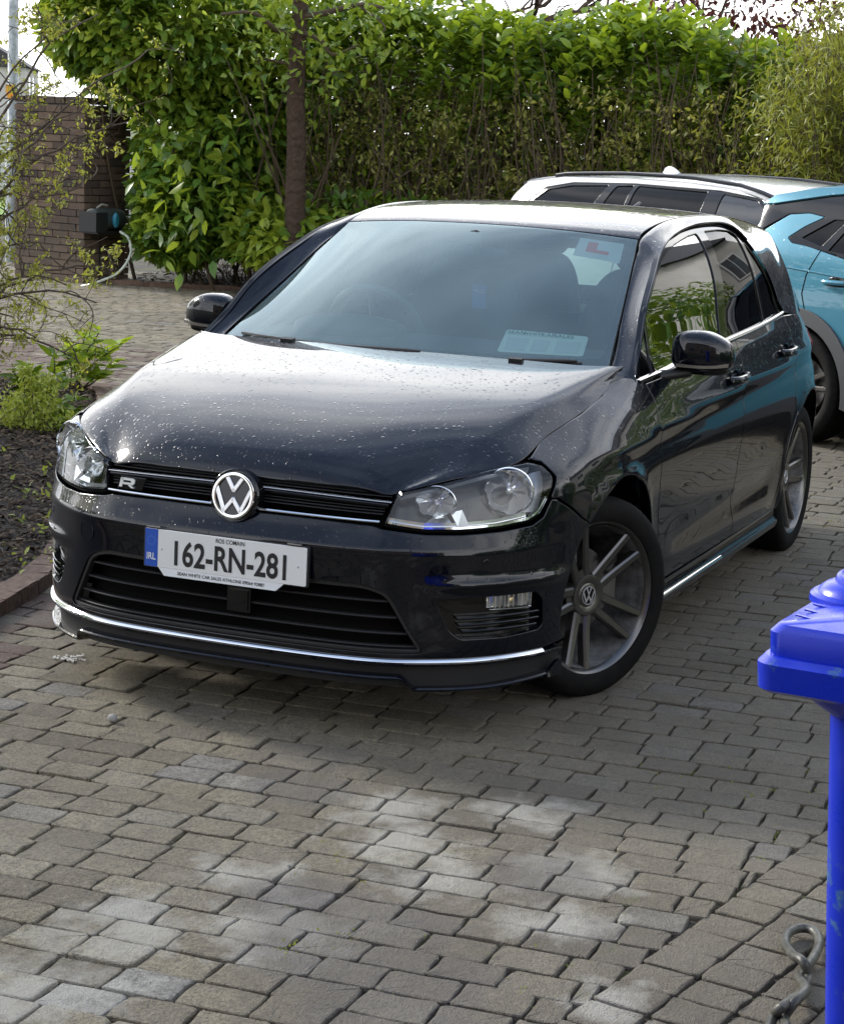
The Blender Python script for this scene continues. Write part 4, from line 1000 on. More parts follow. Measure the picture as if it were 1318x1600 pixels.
def W(s, z):
    """body wrap: s = station round the plan (0 front centre, + car's left), z = height"""
    s = np.asarray(s, float); z = np.asarray(z, float)
    P = WT.ev(s+NS, np.interp(z, _zv, _v)+0*s)
    x, y = P[..., 0], P[..., 1]; sg = np.sign(s)
    zc = np.interp(-x, [0, .4, 1.5, 2.7, 3.2], [.775, .795, .835, .865, .88])
    d = z-zc
    wx = sst(-.45, -.05, -x)*(1-sst(2.9, 3.25, -x))
    dy = .011*np.exp(-np.sqrt(d*d+.004**2)/.028)*wx
    dy = dy-.007*np.exp(-((d+.055)/.03)**2)*wx
    for ax, az, R in AX:
        r = np.hypot(x-ax, z-az)
        side = sst(.45, .15, x)
        dy = dy+.012*np.exp(-((r-R-.008)/.022)**2)*side
        dy = dy+.006*np.exp(-np.clip(r-R-.03, 0, 9)/.05)*side
    # door lower hollow
    dy = dy-.010*np.exp(-((z-.40)/.05)**2)*sst(.5, .75, -x)*(1-sst(2.0, 2.2, -x))+.006*np.exp(-((z-.30)/.035)**2)*sst(.5, .7, -x)*(1-sst(2.0, 2.2, -x))
    P[..., 1] = y+sg*dy
    a = np.abs(s); wn_ = sst(4.6, 6.2, a)*(1-sst(8.4, 9.2, a))
    rd = wn_*(.013*np.exp(-((z-.462)/.016)**2)-.004*np.exp(-((z-.43)/.02)**2))
    P[..., 0] += rd*.62; P[..., 1] += sg*rd*.78
    return P
def s_side(x, z):
    lo = np.full(np.shape(x), 8.0); hi = np.full(np.shape(x), 24.5)
    for _ in range(40):
        m = (lo+hi)/2; c = W(m, z)[..., 0] > x
        lo = np.where(c, m, lo); hi = np.where(c, hi, m)
    return (lo+hi)/2
def s_front(y, z):
    lo = np.zeros(np.shape(y)); hi = np.full(np.shape(y), 9.5)
    for _ in range(40):
        m = (lo+hi)/2; c = W(m, z)[..., 1] < y
        lo = np.where(c, m, lo); hi = np.where(c, hi, m)
    return (lo+hi)/2
# hood: rows by x; centre, mid, inner, crease y z, shut-line z (its y comes from the fender), end
HR = [(.83,.655,.648,.625,.430,.600,.600),(.80,.724,.716,.692,.440,.672,.682),(.76,.772,.763,.735,.465,.713,.716),(.70,.808,.800,.765,.500,.748,.742),
 (.62,.842,.835,.805,.540,.793,.764),(.50,.882,.876,.855,.592,.847,.791),(.35,.917,.912,.898,.642,.889,.836),
 (.20,.945,.941,.930,.680,.921,.868),(.0,.974,.970,.960,.713,.951,.906),(-.2,.999,.996,.987,.745,.980,.943),(-.4,1.018,1.015,1.008,.776,1.006,.972)]
def y_on_w(x, z):
    lo, hi = 2.0, 24.5
    for _ in range(40):
        m = (lo+hi)/2
        if W(m, z)[0] > x: lo = m
        else: hi = m
    return float(W(lo, z)[1])
SHUT = []
def _htable():
    R = []
    for x, z0, zm, zi, yc, zc, zs in HR:
        ys = y_on_w(x, zs); yb = y_on_w(x, zs-.03); SHUT.append((x, ys, zs))
        ks = min(.022, (ys-yc)*.3)
        h = [(0, z0), (yc*.3, z0*.93+zm*.07), (yc*.6, zm), (yc*.84, zm*.35+zi*.65), (yc-.022, zc+.004), (yc, zc), (yc+ks, zc-.3*ks),
             (yc*.5+ys*.5, (zc+zs)/2+.004*min(1, (ys-yc)/.08)), (ys, zs), (yb, zs-.03)]
        row = [(x, -y, z) for y, z in h[:0:-1]]+[(x, y, z) for y, z in h]
        R.append(row)
    return np.array(R)
HT = Tens(_htable())
HX = np.array([r[0] for r in HR]); HC = 9
_hv = np.linspace(0, len(HX)-1, 1001); _hx = HT.ev(_hv, np.full(1001, float(HC)))[:, 0]
def H(x, t):
    """hood: x length, t column -9..9 (5 crease, 8 shut line)"""
    return HT.ev(np.interp(-np.asarray(x, float), -_hx, _hv), np.asarray(t, float)+HC)
# glasshouse spine: windscreen, roof, tailgate glass; rows (xc, zc, xe, ye, ze)
GR = [(-.12,.925,-.28,.738,.915),(-.22,.985,-.40,.712,.985),(-.36,1.068,-.52,.688,1.050),(-.53,1.163,-.66,.660,1.127),(-.69,1.247,-.80,.632,1.204),(-.84,1.319,-.92,.607,1.272),
 (-.95,1.367,-1.02,.586,1.327),(-1.01,1.390,-1.085,.572,1.364),(-1.06,1.403,-1.13,.567,1.381),(-1.16,1.419,-1.22,.564,1.399),(-1.35,1.438,-1.38,.562,1.416),(-1.6,1.449,-1.6,.561,1.428),(-1.9,1.451,-1.9,.560,1.430),
 (-2.2,1.444,-2.2,.558,1.422),(-2.5,1.427,-2.5,.550,1.404),(-2.8,1.399,-2.8,.555,1.374),(-3.0,1.370,-3.0,.565,1.343),(-3.10,1.345,-3.06,.575,1.315),(-3.13,1.30,-3.09,.595,1.27),(-3.19,1.20,-3.13,.635,1.18),(-3.27,1.07,-3.19,.675,1.06),(-3.33,.97,-3.24,.70,.97)]
def _gtable():
    R = []
    for xc, zc, xe, ye, ze in GR:
        row = []
        for t in (-1.06, -1, -.86, -.66, -.4, 0, .4, .66, .86, 1, 1.06):
            q = abs(t)**2.3
            row.append((xc+(xe-xc)*q, ye*t, zc+(ze-zc)*q))
        R.append(row)
    return np.array(R)
GT = Tens(_gtable())
GCOL = np.array([-1.06, -1, -.86, -.66, -.4, 0, .4, .66, .86, 1, 1.06])
def G(r, t):
    """r = row index along the car, t = -1..1 across"""
    return GT.ev(np.asarray(r, float), np.interp(np.asarray(t, float), GCOL, np.arange(11.)))
# side glass
GSZ = np.array([.90, .95, 1.0, 1.1, 1.2, 1.3, 1.36, 1.40, 1.43]); GSY = np.array([.866, .848, .824, .790, .757, .705, .660, .615, .56])
GST = Tens(np.stack([np.stack([np.full(9, x), GSY-dx*1.0, GSZ], -1) for x, dx in ((0, .050), (-.3, .040), (-.8, .024), (-1.4, .004), (-1.9, .0), (-2.3, .014), (-2.6, .034), (-2.9, .064), (-3.2, .11))]))
_gv = np.linspace(0, 8, 801); _gz = GST.ev(np.full(801, 3.), _gv)[:, 2]; _gxv = GST.ev(_gv, np.full(801, 3.))[:, 0]
def S(x, z):
    """plane of the side windows (car's left)"""
    return GST.ev(np.interp(-np.asarray(x, float), -_gxv, _gv), np.interp(np.asarray(z, float), _gz, _gv))
def frame_at(p, n, up=(0, 0, 1), roll=0):
    """matrix: local x right, y up, z along the normal n"""
    n = Vector(n).normalized(); x = Vector(up).cross(n).normalized(); y = n.cross(x)
    if roll: q = Matrix.Rotation(roll, 3, n); x = q @ x; y = q @ y
    return Matrix(((x.x, y.x, n.x, p[0]), (x.y, y.y, n.y, p[1]), (x.z, y.z, n.z, p[2]), (0, 0, 0, 1)))
def text(name, s, h, mx, m, parent, xs=1.0, bold=0.0, ext=.0006, align='CENTER'):
    cu = bpy.data.curves.new(name, 'FONT'); cu.body = s; cu.size = 1; cu.align_x = align; cu.align_y = 'CENTER'
    cu.offset = bold; cu.extrude = 0; cu.resolution_u = 4
    o = bpy.data.objects.new(name, cu); COL.objects.link(o)
    bpy.context.view_layer.update()
    me = bpy.data.meshes.new_from_object(o.evaluated_get(bpy.context.evaluated_depsgraph_get()))
    bpy.data.objects.remove(o, do_unlink=True); bpy.data.curves.remove(cu)
    k = h/.72
    for v in me.vertices: v.co = mx @ Vector((v.co.x*k*xs, v.co.y*k, ext))
    me.materials.clear(); me.materials.append(m); me.name = name
    ob = bpy.data.objects.new(name, me); COL.objects.link(ob); ob.parent = parent
    return ob
# plane of the body wrap: a = arc length round the car, b = height
_arc = np.concatenate([[0], np.cumsum(np.linalg.norm(np.diff(PLAN, axis=0), axis=1))])
def s2a(s): s = np.asarray(s, float); return np.sign(s)*np.interp(np.abs(s), np.arange(NS+1.), _arc)
def a2s(a): a = np.asarray(a, float); return np.sign(a)*np.interp(np.abs(a), _arc, np.arange(NS+1.))
def smooth_a2s_table():
    g = np.linspace(0, NS, 600); return g, np.interp(g, np.arange(NS+1.), _arc)
def fW(a, b): return W(a2s(a), b)
def pw(pts): return np.array([(float(s2a(s)), z) for s, z in pts])          # (station, z)
def px(pts): return np.array([(float(s2a(s_side(np.array(x), np.array(z)))), z) for x, z in pts])   # (x, z)
_hu = np.array([0, .193, .385, .54, .620, .642, .662, .70, .76, .775])
def fH(a, b): return H(a, np.sign(b)*np.interp(np.abs(b), _hu, np.arange(10.)))
def th(t): return float(np.interp(abs(t), np.arange(10.), _hu)*np.sign(t))
_gc = GT.P0[:, 5]; _ga = np.concatenate([[0], np.cumsum(np.linalg.norm(np.diff(_gc, axis=0), axis=1))])
def fG(a, b): return G(np.interp(a, _ga, np.arange(float(len(_ga)))), np.asarray(b)/.6)
def ga(r): return float(np.interp(r, np.arange(float(len(_ga))), _ga))
def arc_pts(cx, cz, r, a0, a1, n=22):
    return [(cx+r*math.cos(R(a)), cz+r*math.sin(R(a))) for a in np.linspace(a0, a1, n)]
FA = (.025, .315, .385); RA = (-2.637, .32, .378)
def ribbon(name, s0, s1, zf, sec, m, parent, n=80, side=1, close=True, base=W):
    """sweep a section [(outward, dz)] along the body at height zf(s)"""
    ss = np.linspace(s0, s1, n); z = np.array([zf(s) for s in ss])
    P = base(ss, z); e = .02
    T = base(ss+e, z)-base(ss-e, z); T[:, 2] = 0; T /= np.linalg.norm(T, axis=1)[:, None]
    N = np.stack([T[:, 1], -T[:, 0], 0*T[:, 0]], 1)
    V = []
    for o_, dz in sec: V.append(P+N*o_+np.array([0, 0, dz]))
    V = np.stack(V, 1)
    k = V.shape[1]; b = B()
    F = [(i*k+j, (i+1)*k+j, (i+1)*k+(j+1) % k, i*k+(j+1) % k) for i in range(n-1) for j in range(k if close else k-1)]
    F += [tuple(range(k)), tuple(range((n-1)*k, n*k))[::-1]]
    V = V.reshape(-1, 3)
    if side < 0: V = V*np.array([1, -1, 1]); F = [f[::-1] for f in F]
    b.add(V, F)
    return b.build(name, m, parent)
def rsec(o, h, r=.002, inn=-.01):
    """rounded bar section: sticks out by o, height h"""
    return [(inn, -h/2), (o-r, -h/2), (o, -h/2+r), (o, h/2-r), (o-r, h/2), (inn, h/2)]
def loft(curves, n):
    """curves: list of point lists with equal length -> bspline sheet sampled"""
    P = Tens(np.array(curves).transpose(1, 0, 2))
    a = np.linspace(0, P.n-1, n[0]); b = np.linspace(0, P.m-1, n[1])
    A, Bb = np.meshgrid(a, b, indexing='ij'); return P.ev(A, Bb)
def sheet(name, P, m, parent, side=1, thick=0.0, flip=False):
    b = B(); Q = np.array(P)
    if side < 0: Q = Q*np.array([1, -1, 1]); flip = not flip
    b.grid(Q, flip=flip)
    return b.build(name, m, parent, angle=60)
HLO = [(3.62,.629),(4.85,.616),(5.82,.616),(6.9,.622),(7.75,.634),(8.02,.652),(8.30,.700),(8.56,.751),(8.46,.782),(8.14,.793),(7.45,.786),(6.76,.775),(5.59,.746),(3.97,.714)]
HLP = rc(pw(HLO), [.006,.02,.02,.02,.03,.018,.02,.012,.012,.016,.02,.02,.02,.006])
car = thing('parked_car', 'black five-door hatchback wet with rain beads, learner plate on its windscreen, parked on the driveway', 'car', (0, 0, 0))
def build_hatch(car):
    # ---------------- dark core that closes the gaps
    core = B()
    ss = np.linspace(-NS, NS, 150); zz = np.linspace(.20, .93, 14)
    A, Z = np.meshgrid(ss, zz, indexing='ij'); P = W(A, Z)
    c = np.array([-1.25, 0, 0]); hw = np.maximum(np.abs(P[..., :2]-c[:2]), .01)
    k = 1-.034/np.maximum(np.linalg.norm(P[..., :2]-c[:2], axis=-1), .3)
    P[..., 0] = c[0]+(P[..., 0]-c[0])*(1-.034/2.1); P[..., 1] *= (1-.034/.88)
    b = B(); n, m_ = P.shape[:2]; V = P.reshape(-1, 3); F = []
    for i in range(n-1):
        for j in range(m_-1):
            q = P[i:i+2, j:j+2].reshape(-1, 3).mean(0)
            if any(math.hypot(q[0]-ax, q[2]-az) < r+.01 for ax, az, r in (FA, RA)): continue
            if q[0] > .46 and q[2] > .56: continue
            if q[0] > .3 and q[2] < .5 and abs(q[1]) < .86: continue
            if q[0] > -.45 and q[2] > .84: continue
            F.append((i*m_+j, (i+1)*m_+j, (i+1)*m_+j+1, i*m_+j+1))
    b.add(V, F); b.box((-1.35, 0, .20), (3.9, 1.1, .02)); b.box((-1.3, 0, .20), (1.75, 1.66, .02))
    b.box((.28, 0, .45), (.02, 1.5, .5)); b.box((-.45, 0, .60), (.02, 1.5, .75))
    b.build('underbody', M_VOID, car, smooth=False)
    for sd_ in (1, -1):
        for ax, az, r in (FA, RA):
            b = B(); th_ = np.linspace(R(-12), R(192), 28)
            P = np.array([[(ax+rr*math.cos(a), y*sd_, az+rr*math.sin(a)) for y, rr in ((min(.872, float(W(s_side(np.array(ax+r*math.cos(a)), np.array(max(az+r*math.sin(a), .2))), np.array(max(az+r*math.sin(a), .2)))[1])-.012), r+.004), (.78, r+.010), (.56, r+.01), (.52, .2), (.52, .0))] for a in th_])
            b.grid(P); b.build('wheel_arch_liner', M_VOID, car)
    # ---------------- bumper
    arcB = [(x, z) for x, z in arc_pts(*FA, 8, 74, 8)]
    top = [(0,.628),(1.8,.628),(3.3,.624)]+[(3.55,.617),(4.85,.606),(5.82,.605),(6.9,.611),(7.78,.622),(8.10,.642),(8.36,.690)]
    seam_end = (9.15,.691)
    a0 = math.degrees(math.atan2(.691-FA[1], .373-FA[0]))
    edge = px(arc_pts(*FA, a0-1, -3, 12)+[(.372,.262)])
    low = pw([(8.2,.248),(6,.246),(3,.246),(0,.246)])
    Lh = np.concatenate([pw(top+[(8.5,.6885)]), edge, low])
    full = np.concatenate([Lh[:-1], (Lh*np.array([-1, 1]))[::-1][:-1]])
    # remove the doubled centre point
    full = np.concatenate([Lh, (Lh*np.array([-1, 1]))[::-1][1:-1]])
    hole = rc(pw([(-4.93,.266),(4.93,.266),(4.5,.33),(3.85,.437),(3.2,.458),(-3.2,.458),(-3.85,.437),(-4.5,.33)]), .03)
    fogp = rc(pw([(5.15,.421),(6.16,.425),(7.95,.425),(8.16,.40),(8.22,.325),(8.1,.313),(7.05,.305),(5.85,.308),(5.55,.332)]), .012)
    bp = panel('front_bumper', fW, full, M_PAINT, car, holes=[hole, fogp, (fogp*np.array([-1, 1]))[::-1]], h=.024, gap=.0015, flange=.03, out=(1, 0, 0))
    # lower grille
    def inset(d):
        def f(a, b):
            P = fW(a, b); A_ = np.stack([np.ravel(a), np.ravel(b)], 1); N = fnormal(fW, A_)
            N *= np.sign(N[:, :1]*1+1e-9); return P-N.reshape(P.shape)*d
        return f
    g = thing_part('lower_grille', car)
    panel('grille_backing', fW, off_poly(resample(hole, .012), -.004), M_VOID, g, lift=-.055, flange=0, out=(1, 0, 0), h=.05)
    hl = resample(hole, .01)
    # frame
    panel('grille_frame', fW, off_poly(hl, -.002), M_BLK, g, holes=[off_poly(hl, .010)], lift=-.006, flange=.02, out=(1, 0, 0), res=False, h=.5)
    for z, s_, in ((.412, 3.85), (.366, 4.1), (.320, 4.42), (.283, 4.7)):
        ribbon('grille_slat', -s_, s_, lambda s, z=z: z, rsec(-.014, .0055, .002, -.035), M_BLK, g, 90)
    b = B(); b.box((.868, .035, .372), (.02, .075, .072)); b.box((.879, .035, .372), (.006, .06, .058)); b.build('radar_panel', M_GLOSSBLK, g)
    # fog areas
    for sd_ in (1, -1):
        f = thing_part('fog_lamp_recess', car)
        panel('recess_backing', fW, off_poly(resample(fogp, .012), -.003), M_GLOSSBLK, f, lift=-.028, flange=0, side=sd_, h=.03)
        lamp = rc(pw([(6.63,.4305),(7.84,.427),(7.86,.382),(6.63,.388)]), .004)
        panel('lamp_reflector', fW, lamp, M_DCHROME, f, lift=-.026, flange=0, side=sd_, h=.01)
        b = B()
        for i in range(9):
            p0 = W(np.array(6.75+i*.13), np.array(.408)); b.box((p0[0]-.012*.6, (p0[1]-.012*.7)*sd_, .408), (.014, .004, .036), Matrix.Rotation(sd_*(.9+.12*(i % 3)), 3, 'Z'))
        b.build('lamp_facets', M_CHROME, f)
        p0 = W(np.array(7.2), np.array(.41)); b = B(); mx = frame_at(p0-np.array([.012, .012, 0]), (1, .7, 0))
        b.lathe([(0, .012), (.006, .011), (.010, .006), (.011, 0)], 16, mx)
        if sd_ < 0: b.V = [(x, -y, z) for x, y, z in b.V]; b.F = [q[::-1] for q in b.F]
        b.build('lamp_bulb', M_AMBER, f)
        panel('lamp_lens', fW, off_poly(lamp, -.002), M_LENS, f, lift=-.008, flange=.012, side=sd_, h=.02)
        for z, sa, sb in ((.366, 5.75, 8.12), (.347, 5.8, 8.12), (.328, 5.9, 8.05)):
            ribbon('recess_slat', sa, sb, lambda s, z=z: z, rsec(-.004, .007, .002, -.024), M_GLOSSBLK, f, 24, side=sd_)
    # parking sensors and the tow cover
    for s, z in ((2.15,.512),(6.45,.525),(-2.17,.512),(-6.45,.525)):
        p = W(np.array(s), np.array(z)); nn = fnormal(fW, np.array([[float(s2a(s)), z]]))[0]; nn = nn*np.sign(nn[0])
        b = B(); b.lathe([(.0, .0012), (.0075, .001), (.008, -.002), (.0098, -.002), (.0098, .0008), (.0108, .0006), (.0112, -.004)], 24, frame_at(p, nn)); b.build('parking_sensor', M_PAINT, car)
    p = W(np.array(-3.95), np.array(.505)); nn = fnormal(fW, np.array([[float(s2a(-3.95)), .505]]))[0]; nn *= np.sign(nn[0])
    b = B(); b.lathe([(.0, .0006), (.0295, .0004), (.0305, -.002), (.0318, -.002), (.0325, .0002)], 40, frame_at(p, nn)); b.build('tow_eye_cover', M_PAINT, car)
    # lips and splitter
    ribbon('lower_lip', -9.0, 9.0, lambda s: .2395, [(-.02,-.012),(.002,-.012),(.009,-.008),(.0115,-.002),(.010,.002),(.004,.005),(-.02,.006)], M_PAINT, car, 140)
    ribbon('chrome_lip_strip', -8.75, 8.3, lambda s: .2465+.0*s, [(-.004,.0045),(-.002,.0055),(.0035,.0045),(.0095,-.0005),(.0115,-.004),(.009,-.0055),(-.004,-.004)], M_CHROME, car, 140)
    ribbon('valance', -9.1, 9.1, lambda s: .2, [(-.022,-.035),(-.010,-.035),(-.004,.03),(-.022,.03)], M_BLK, car, 120)
    zs_ = lambda s: .196-.036*float(sst(4.25, 4.75, np.array(abs(s))))+.012*float(sst(6.5, 9, np.array(abs(s))))
    sp = ribbon('splitter', -9.0, 9.0, zs_, [(-.16,-.010),(.018,-.010),(.026,-.006),(.028,0),(.024,.004),(.012,.006),(-.16,.010)], M_PAINT, car, 160)
    for sd_ in (1, -1):
        b = B(); ss = np.linspace(8.45, 8.98, 12); P0 = W(ss, np.full(12, .165)); T = np.gradient(P0, axis=0); T[:, 2] = 0; T /= np.linalg.norm(T, axis=1)[:, None]
        N = np.stack([T[:, 1], -T[:, 0], 0*ss], 1); hh = .006+.036*np.sin(np.linspace(0, 1, 12)*math.pi*.5)
        P = np.stack([P0+N*.014-[0, 0, .012], P0+N*.036-[0, 0, .004]+np.outer(hh*0, [0, 0, 1]), P0+N*.032+np.outer(hh, [0, 0, 1]), P0+N*.022+np.outer(hh, [0, 0, 1]), P0+N*.014-[0, 0, .006]], 1)*np.array([1, sd_, 1])
        b.grid(P, flip=sd_ < 0); b.build('splitter_winglet', M_PAINT, sp, angle=50)
    # ---------------- bonnet
    xr = [(0,-.215),(1.5,-.222),(3,-.255),(4.4,-.305),(5,-.330),(5.6,-.328),(6.4,-.29),(7.2,-.235),(7.9,-.16)]
    side_x = [-.05,.05,.2,.35,.47,.55,.62,.68,.73,.757]
    fr = [(5,.7655),(4,.777),(3,.790),(2,.8005),(1,.8045),(0,.8055)]
    Hh = [(x, th(t)) for t, x in xr]+[(x, th(7.99)) for x in side_x]+[(x, th(t)) for t, x in fr]
    Hh = np.array(Hh); full = np.concatenate([Hh, (Hh*np.array([1, -1]))[::-1][1:-1]])
    bon = panel('bonnet', fH, full, M_PAINT, car, h=.03, bh=.014, gap=.0015, flange=.02, out=(0, 0, 1))
    # ---------------- upper grille
    g = thing_part('upper_grille', car)
    gh = [(0,.716),(1.5,.716),(3,.715),(3.85,.713)]; gl = [(3.45,.628),(2,.632),(0,.634)]
    gg = pw(gh+gl); gp = np.concatenate([gg, (gg*np.array([-1, 1]))[::-1]])
    panel('grille_backing', fW, off_poly(gp, -.006), M_VOID, g, lift=-.045, flange=0, out=(1, 0, 0), h=.05)
    smax = lambda z: 3.42+(z-.628)*5.2
    for z in (.650,.658,.666,.698,.706): ribbon('grille_slat', -smax(z), smax(z), lambda s, z=z: z+.004*math.cos(s*.38), rsec(-.014, .003, .001, -.04), M_BLK, g, 90)
    ribbon('grille_bar', -smax(.682), smax(.682), lambda s: .676+.008*math.cos(s*.42), rsec(-.003, .013, .004, -.04), M_GLOSSBLK, g, 90)
    ribbon('grille_bar', -smax(.70), smax(.70), lambda s: .686+.008*math.cos(s*.42), rsec(.0005, .0022, .0008, -.02), M_DCHROME, g, 90)
    ribbon('chrome_strip', -3.48, 3.48, lambda s: .633+.0015*math.cos(s*.42), rsec(.004, .0085, .003, -.02), M_CHROME, g, 100)
    # R emblem
    p = W(np.array(-2.70), np.array(.662))+np.array([.012, 0, 0]); mx = frame_at(p, (1, -.12, .05)) @ Matrix.Diagonal((1.15, 1.15, 1, 1))
    em = thing_part('grille_emblem', car)
    b = B(); b.prism([(-.045,-.016),(.034,-.016),(.045,.016),(-.034,.016)], mx @ Matrix.Translation((0,0,-.008)), .006, bev=.001); b.build('emblem_plate', M_GLOSSBLK, em)
    b = B()
    b.prism([(-.036,-.012),(-.026,-.012),(-.019,.0125),(-.029,.0125)], mx, .004, bev=.0008)
    b.prism([(-.029,.0125),(-.031,.0065),(.0,.0065),(.004,.0045),(.002,.001),(-.022,.001),(-.024,-.0045),(.008,-.0045),(.014,.0),(.016,.008),(.010,.0125)], mx, .004)
    b.prism([(-.010,-.003),(-.0,-.003),(.014,-.012),(.003,-.012)], mx, .004)
    b.build('emblem_letter', M_BRIGHT, em)
    # VW badge
    bd = thing_part('badge', car)
    mx = frame_at((.852, .002, .667), (1, 0, .16)); Rb = .0685
    b = B(); b.lathe([(Rb+.010, -.03), (Rb+.010, .004), (Rb+.006, .009), (Rb, .007)], 56, mx); b.build('badge_surround', M_GLOSSBLK, bd)
    b = B(); b.lathe([(Rb, -.02), (Rb, .010), (Rb-.002, .015), (Rb-.007, .0165), (Rb-.0125, .015), (Rb-.0135, .009)], 64, mx); b.build('badge_ring', M_CHROME, bd)
    b = B(); b.lathe([(0, .0085), (Rb-.009, .0085)], 48, mx); b.build('badge_field', M_GLOSSBLK, bd)
    def stroke(bb, pts, w, m_, z0, hgt):
        for (x0, y0), (x1, y1) in zip(pts[:-1], pts[1:]):
            d_ = Vector((x1-x0, y1-y0)).normalized(); nrm_ = Vector((-d_.y, d_.x))*w/2
            e_ = d_*w*.28
            bb.prism([(x0-e_.x-nrm_.x, y0-e_.y-nrm_.y), (x1+e_.x-nrm_.x, y1+e_.y-nrm_.y), (x1+e_.x+nrm_.x, y1+e_.y+nrm_.y), (x0-e_.x+nrm_.x, y0-e_.y+nrm_.y)], m_ @ Matrix.Translation((0, 0, z0)), hgt, bev=w*.16)
    q = Rb-.008
    b = B(); stroke(b, [(-.41*q,.86*q),(0,.24*q),(.41*q,.86*q)], .215*q, mx, .008, .007)
    stroke(b, [(-.90*q,.30*q),(-.44*q,-.74*q),(0,-.17*q),(.44*q,-.74*q),(.90*q,.30*q)], .215*q, mx, .008, .0072); b.build('badge_letters', M_BRIGHT, bd)
    # ---------------- number plate
    pl = thing_part('number_plate', car)
    mx = frame_at((.9035, 0, .4975), (1, 0, .02))
    b = B(); b.prism(rc([(-.265,-.058),(.265,-.058),(.265,.058),(-.265,.058)], .006), mx @ Matrix.Translation((0,0,-.012)), .012); b.build('plate_holder', M_BLK, pl)
    b = B(); b.prism([(-.195,-.079),(.165,-.079),(.195,-.052),(-.218,-.052)], mx @ Matrix.Translation((0,0,-.010)), .012); b.build('dealer_strip', M_WPRINT, pl)
    b = B(); b.prism(rc([(-.26,-.0555),(.26,-.0555),(.26,.0555),(-.26,.0555)], .005), mx, .003, bev=.0008); b.build('plate_face', M_WHITE, pl)
    b = B(); b.prism([(-.2595,-.055),(-.217,-.055),(-.217,.055),(-.2595,.055)], mx @ Matrix.Translation((0,0,.0031)), .0004); b.build('plate_band', M_BLUEB, pl)
    text('plate_number', '162-RN-281', .0715, mx @ Matrix.Translation((.018,-.0120,.0036)), M_INK, pl, .775, .022)
    text('plate_county', 'ROS COMAIN', .0125, mx @ Matrix.Translation((.018,.043,.0036)), M_INK, pl, .88, .006)
    text('plate_country', 'IRL', .0205, mx @ Matrix.Translation((-.2385,-.026,.0038)), M_WPRINT, pl, .80, .010)
    b = B()
    for k in range(12):
        a = k*math.pi/6; b.prism([(-.2385+.0125*math.cos(a)+.0022*math.cos(c), .021+.0125*math.sin(a)+.0022*math.sin(c)) for c in np.arange(0, 6.2, 1.2566)], mx @ Matrix.Translation((0,0,.0037)), .0003)
    b.build('plate_stars', mat('pale_blue_print', (.05, .16, .55), .5), pl)
    text('dealer_lettering', 'SEAN WHITE CAR SALES ATHLONE 09064 92887', .0095, mx @ Matrix.Translation((-.01,-.0675,.0023)), M_INK, pl, 1.0, .012)
    b = B()
    for x in (-.203, .235): b = B(); b.lathe([(0,.0012),(.003,.001),(.0034,0)], 10, mx @ Matrix.Translation((x,-.002,.003))); b.build('plate_screw', M_DCHROME, pl)
    b = B()
    for x in (-.232, .222): b.box(mx @ Vector((x, .0625, .0)), (.012, .045, .004)); b.build('plate_clip', M_CHROME, pl); b = B()
    # ---------------- wings, doors, quarters
    zs = [(x, z) for x, _, z in SHUT]
    zsh = lambda x: float(np.interp(-x, [-q_[0] for q_ in zs], [q_[1] for q_ in zs]))
    fend_top = [(.47,.799),(.42,zsh(.42)+.001),(.35,zsh(.35)+.003),(.2,zsh(.2)+.003),(.05,zsh(.05)+.003),(-.10,zsh(-.10)+.003),(-.155,.945),(-.22,.958),(-.30,.964),(-.36,.958),(-.395,.945)]
    fdoor_seam = [(-.400,.938),(-.403,.90),(-.402,.75),(-.412,.62),(-.45,.48),(-.50,.38),(-.545,.255)]
    Bs = [(-1.500,.250),(-1.470,.38),(-1.462,.55),(-1.470,.70),(-1.510,.87),(-1.535,1.0)]
    rd = [(-2.42,1.02),(-2.405,.92),(-2.365,.80),(-2.335,.70)]
    belt = lambda x: float(np.interp(-x, [.35,.66,.86,1.38,2.41,2.6], [.936,.948,.961,.987,1.022,1.026]))
    for sd_ in (1, -1):
        wing = np.concatenate([px(fend_top), px(fdoor_seam), px([(-.50,.245),(-.35,.245)]+arc_pts(*FA, 192, a0-1, 26)), pw([(8.6,.6885),(8.37,.690),(8.36,.700),(8.63,.752),(8.52,.789),(8.2,.7995)])])
        panel('front_wing', fW, wing, M_PAINT, car, gap=.0018, side=sd_, h=.026)
        fd = thing_part('front_door', car)
        dp = fdoor_seam+Bs[:-1]+[(-1.53,belt(-1.53))]+[(x, belt(x)) for x in (-1.3,-1.1,-.9,-.7,-.55)]+[(-.44,belt(-.44))]
        panel('door_skin', fW, px(dp), M_PAINT, fd, gap=.0018, side=sd_, h=.026)
        rdr = thing_part('rear_door', car)
        a1 = math.degrees(math.atan2(.70-RA[1], -2.30-RA[0]))
        dp = [(x, z) for x, z in Bs[:-1]]+[(-1.53,belt(-1.53))]+[(x, belt(x)) for x in (-1.7,-1.9,-2.1,-2.3)]+[(-2.42,belt(-2.42))]+rd[1:]+arc_pts(RA[0], RA[1], RA[2]+.03, 50, 10, 8)+[(-2.20,.31),(-2.16,.245)]
        panel('door_skin', fW, px(dp), M_PAINT, rdr, gap=.0018, side=sd_, h=.026)
        qp = arc_pts(RA[0], RA[1], RA[2]+.03, 10, 50, 8)[0:]+[(-2.335,.70),(-2.365,.80),(-2.405,.92),(-2.425,1.022),(-2.6,1.015),(-2.85,1.0),(-3.06,.985),(-3.10,.80),(-3.02,.64),(-3.0,.5)]+arc_pts(*RA, 30, 30, 1)*0+[(-2.99,.30)]+arc_pts(*RA, 180, 4, 24)+[(-2.235,.245),(-2.16,.245),(-2.20,.31)]
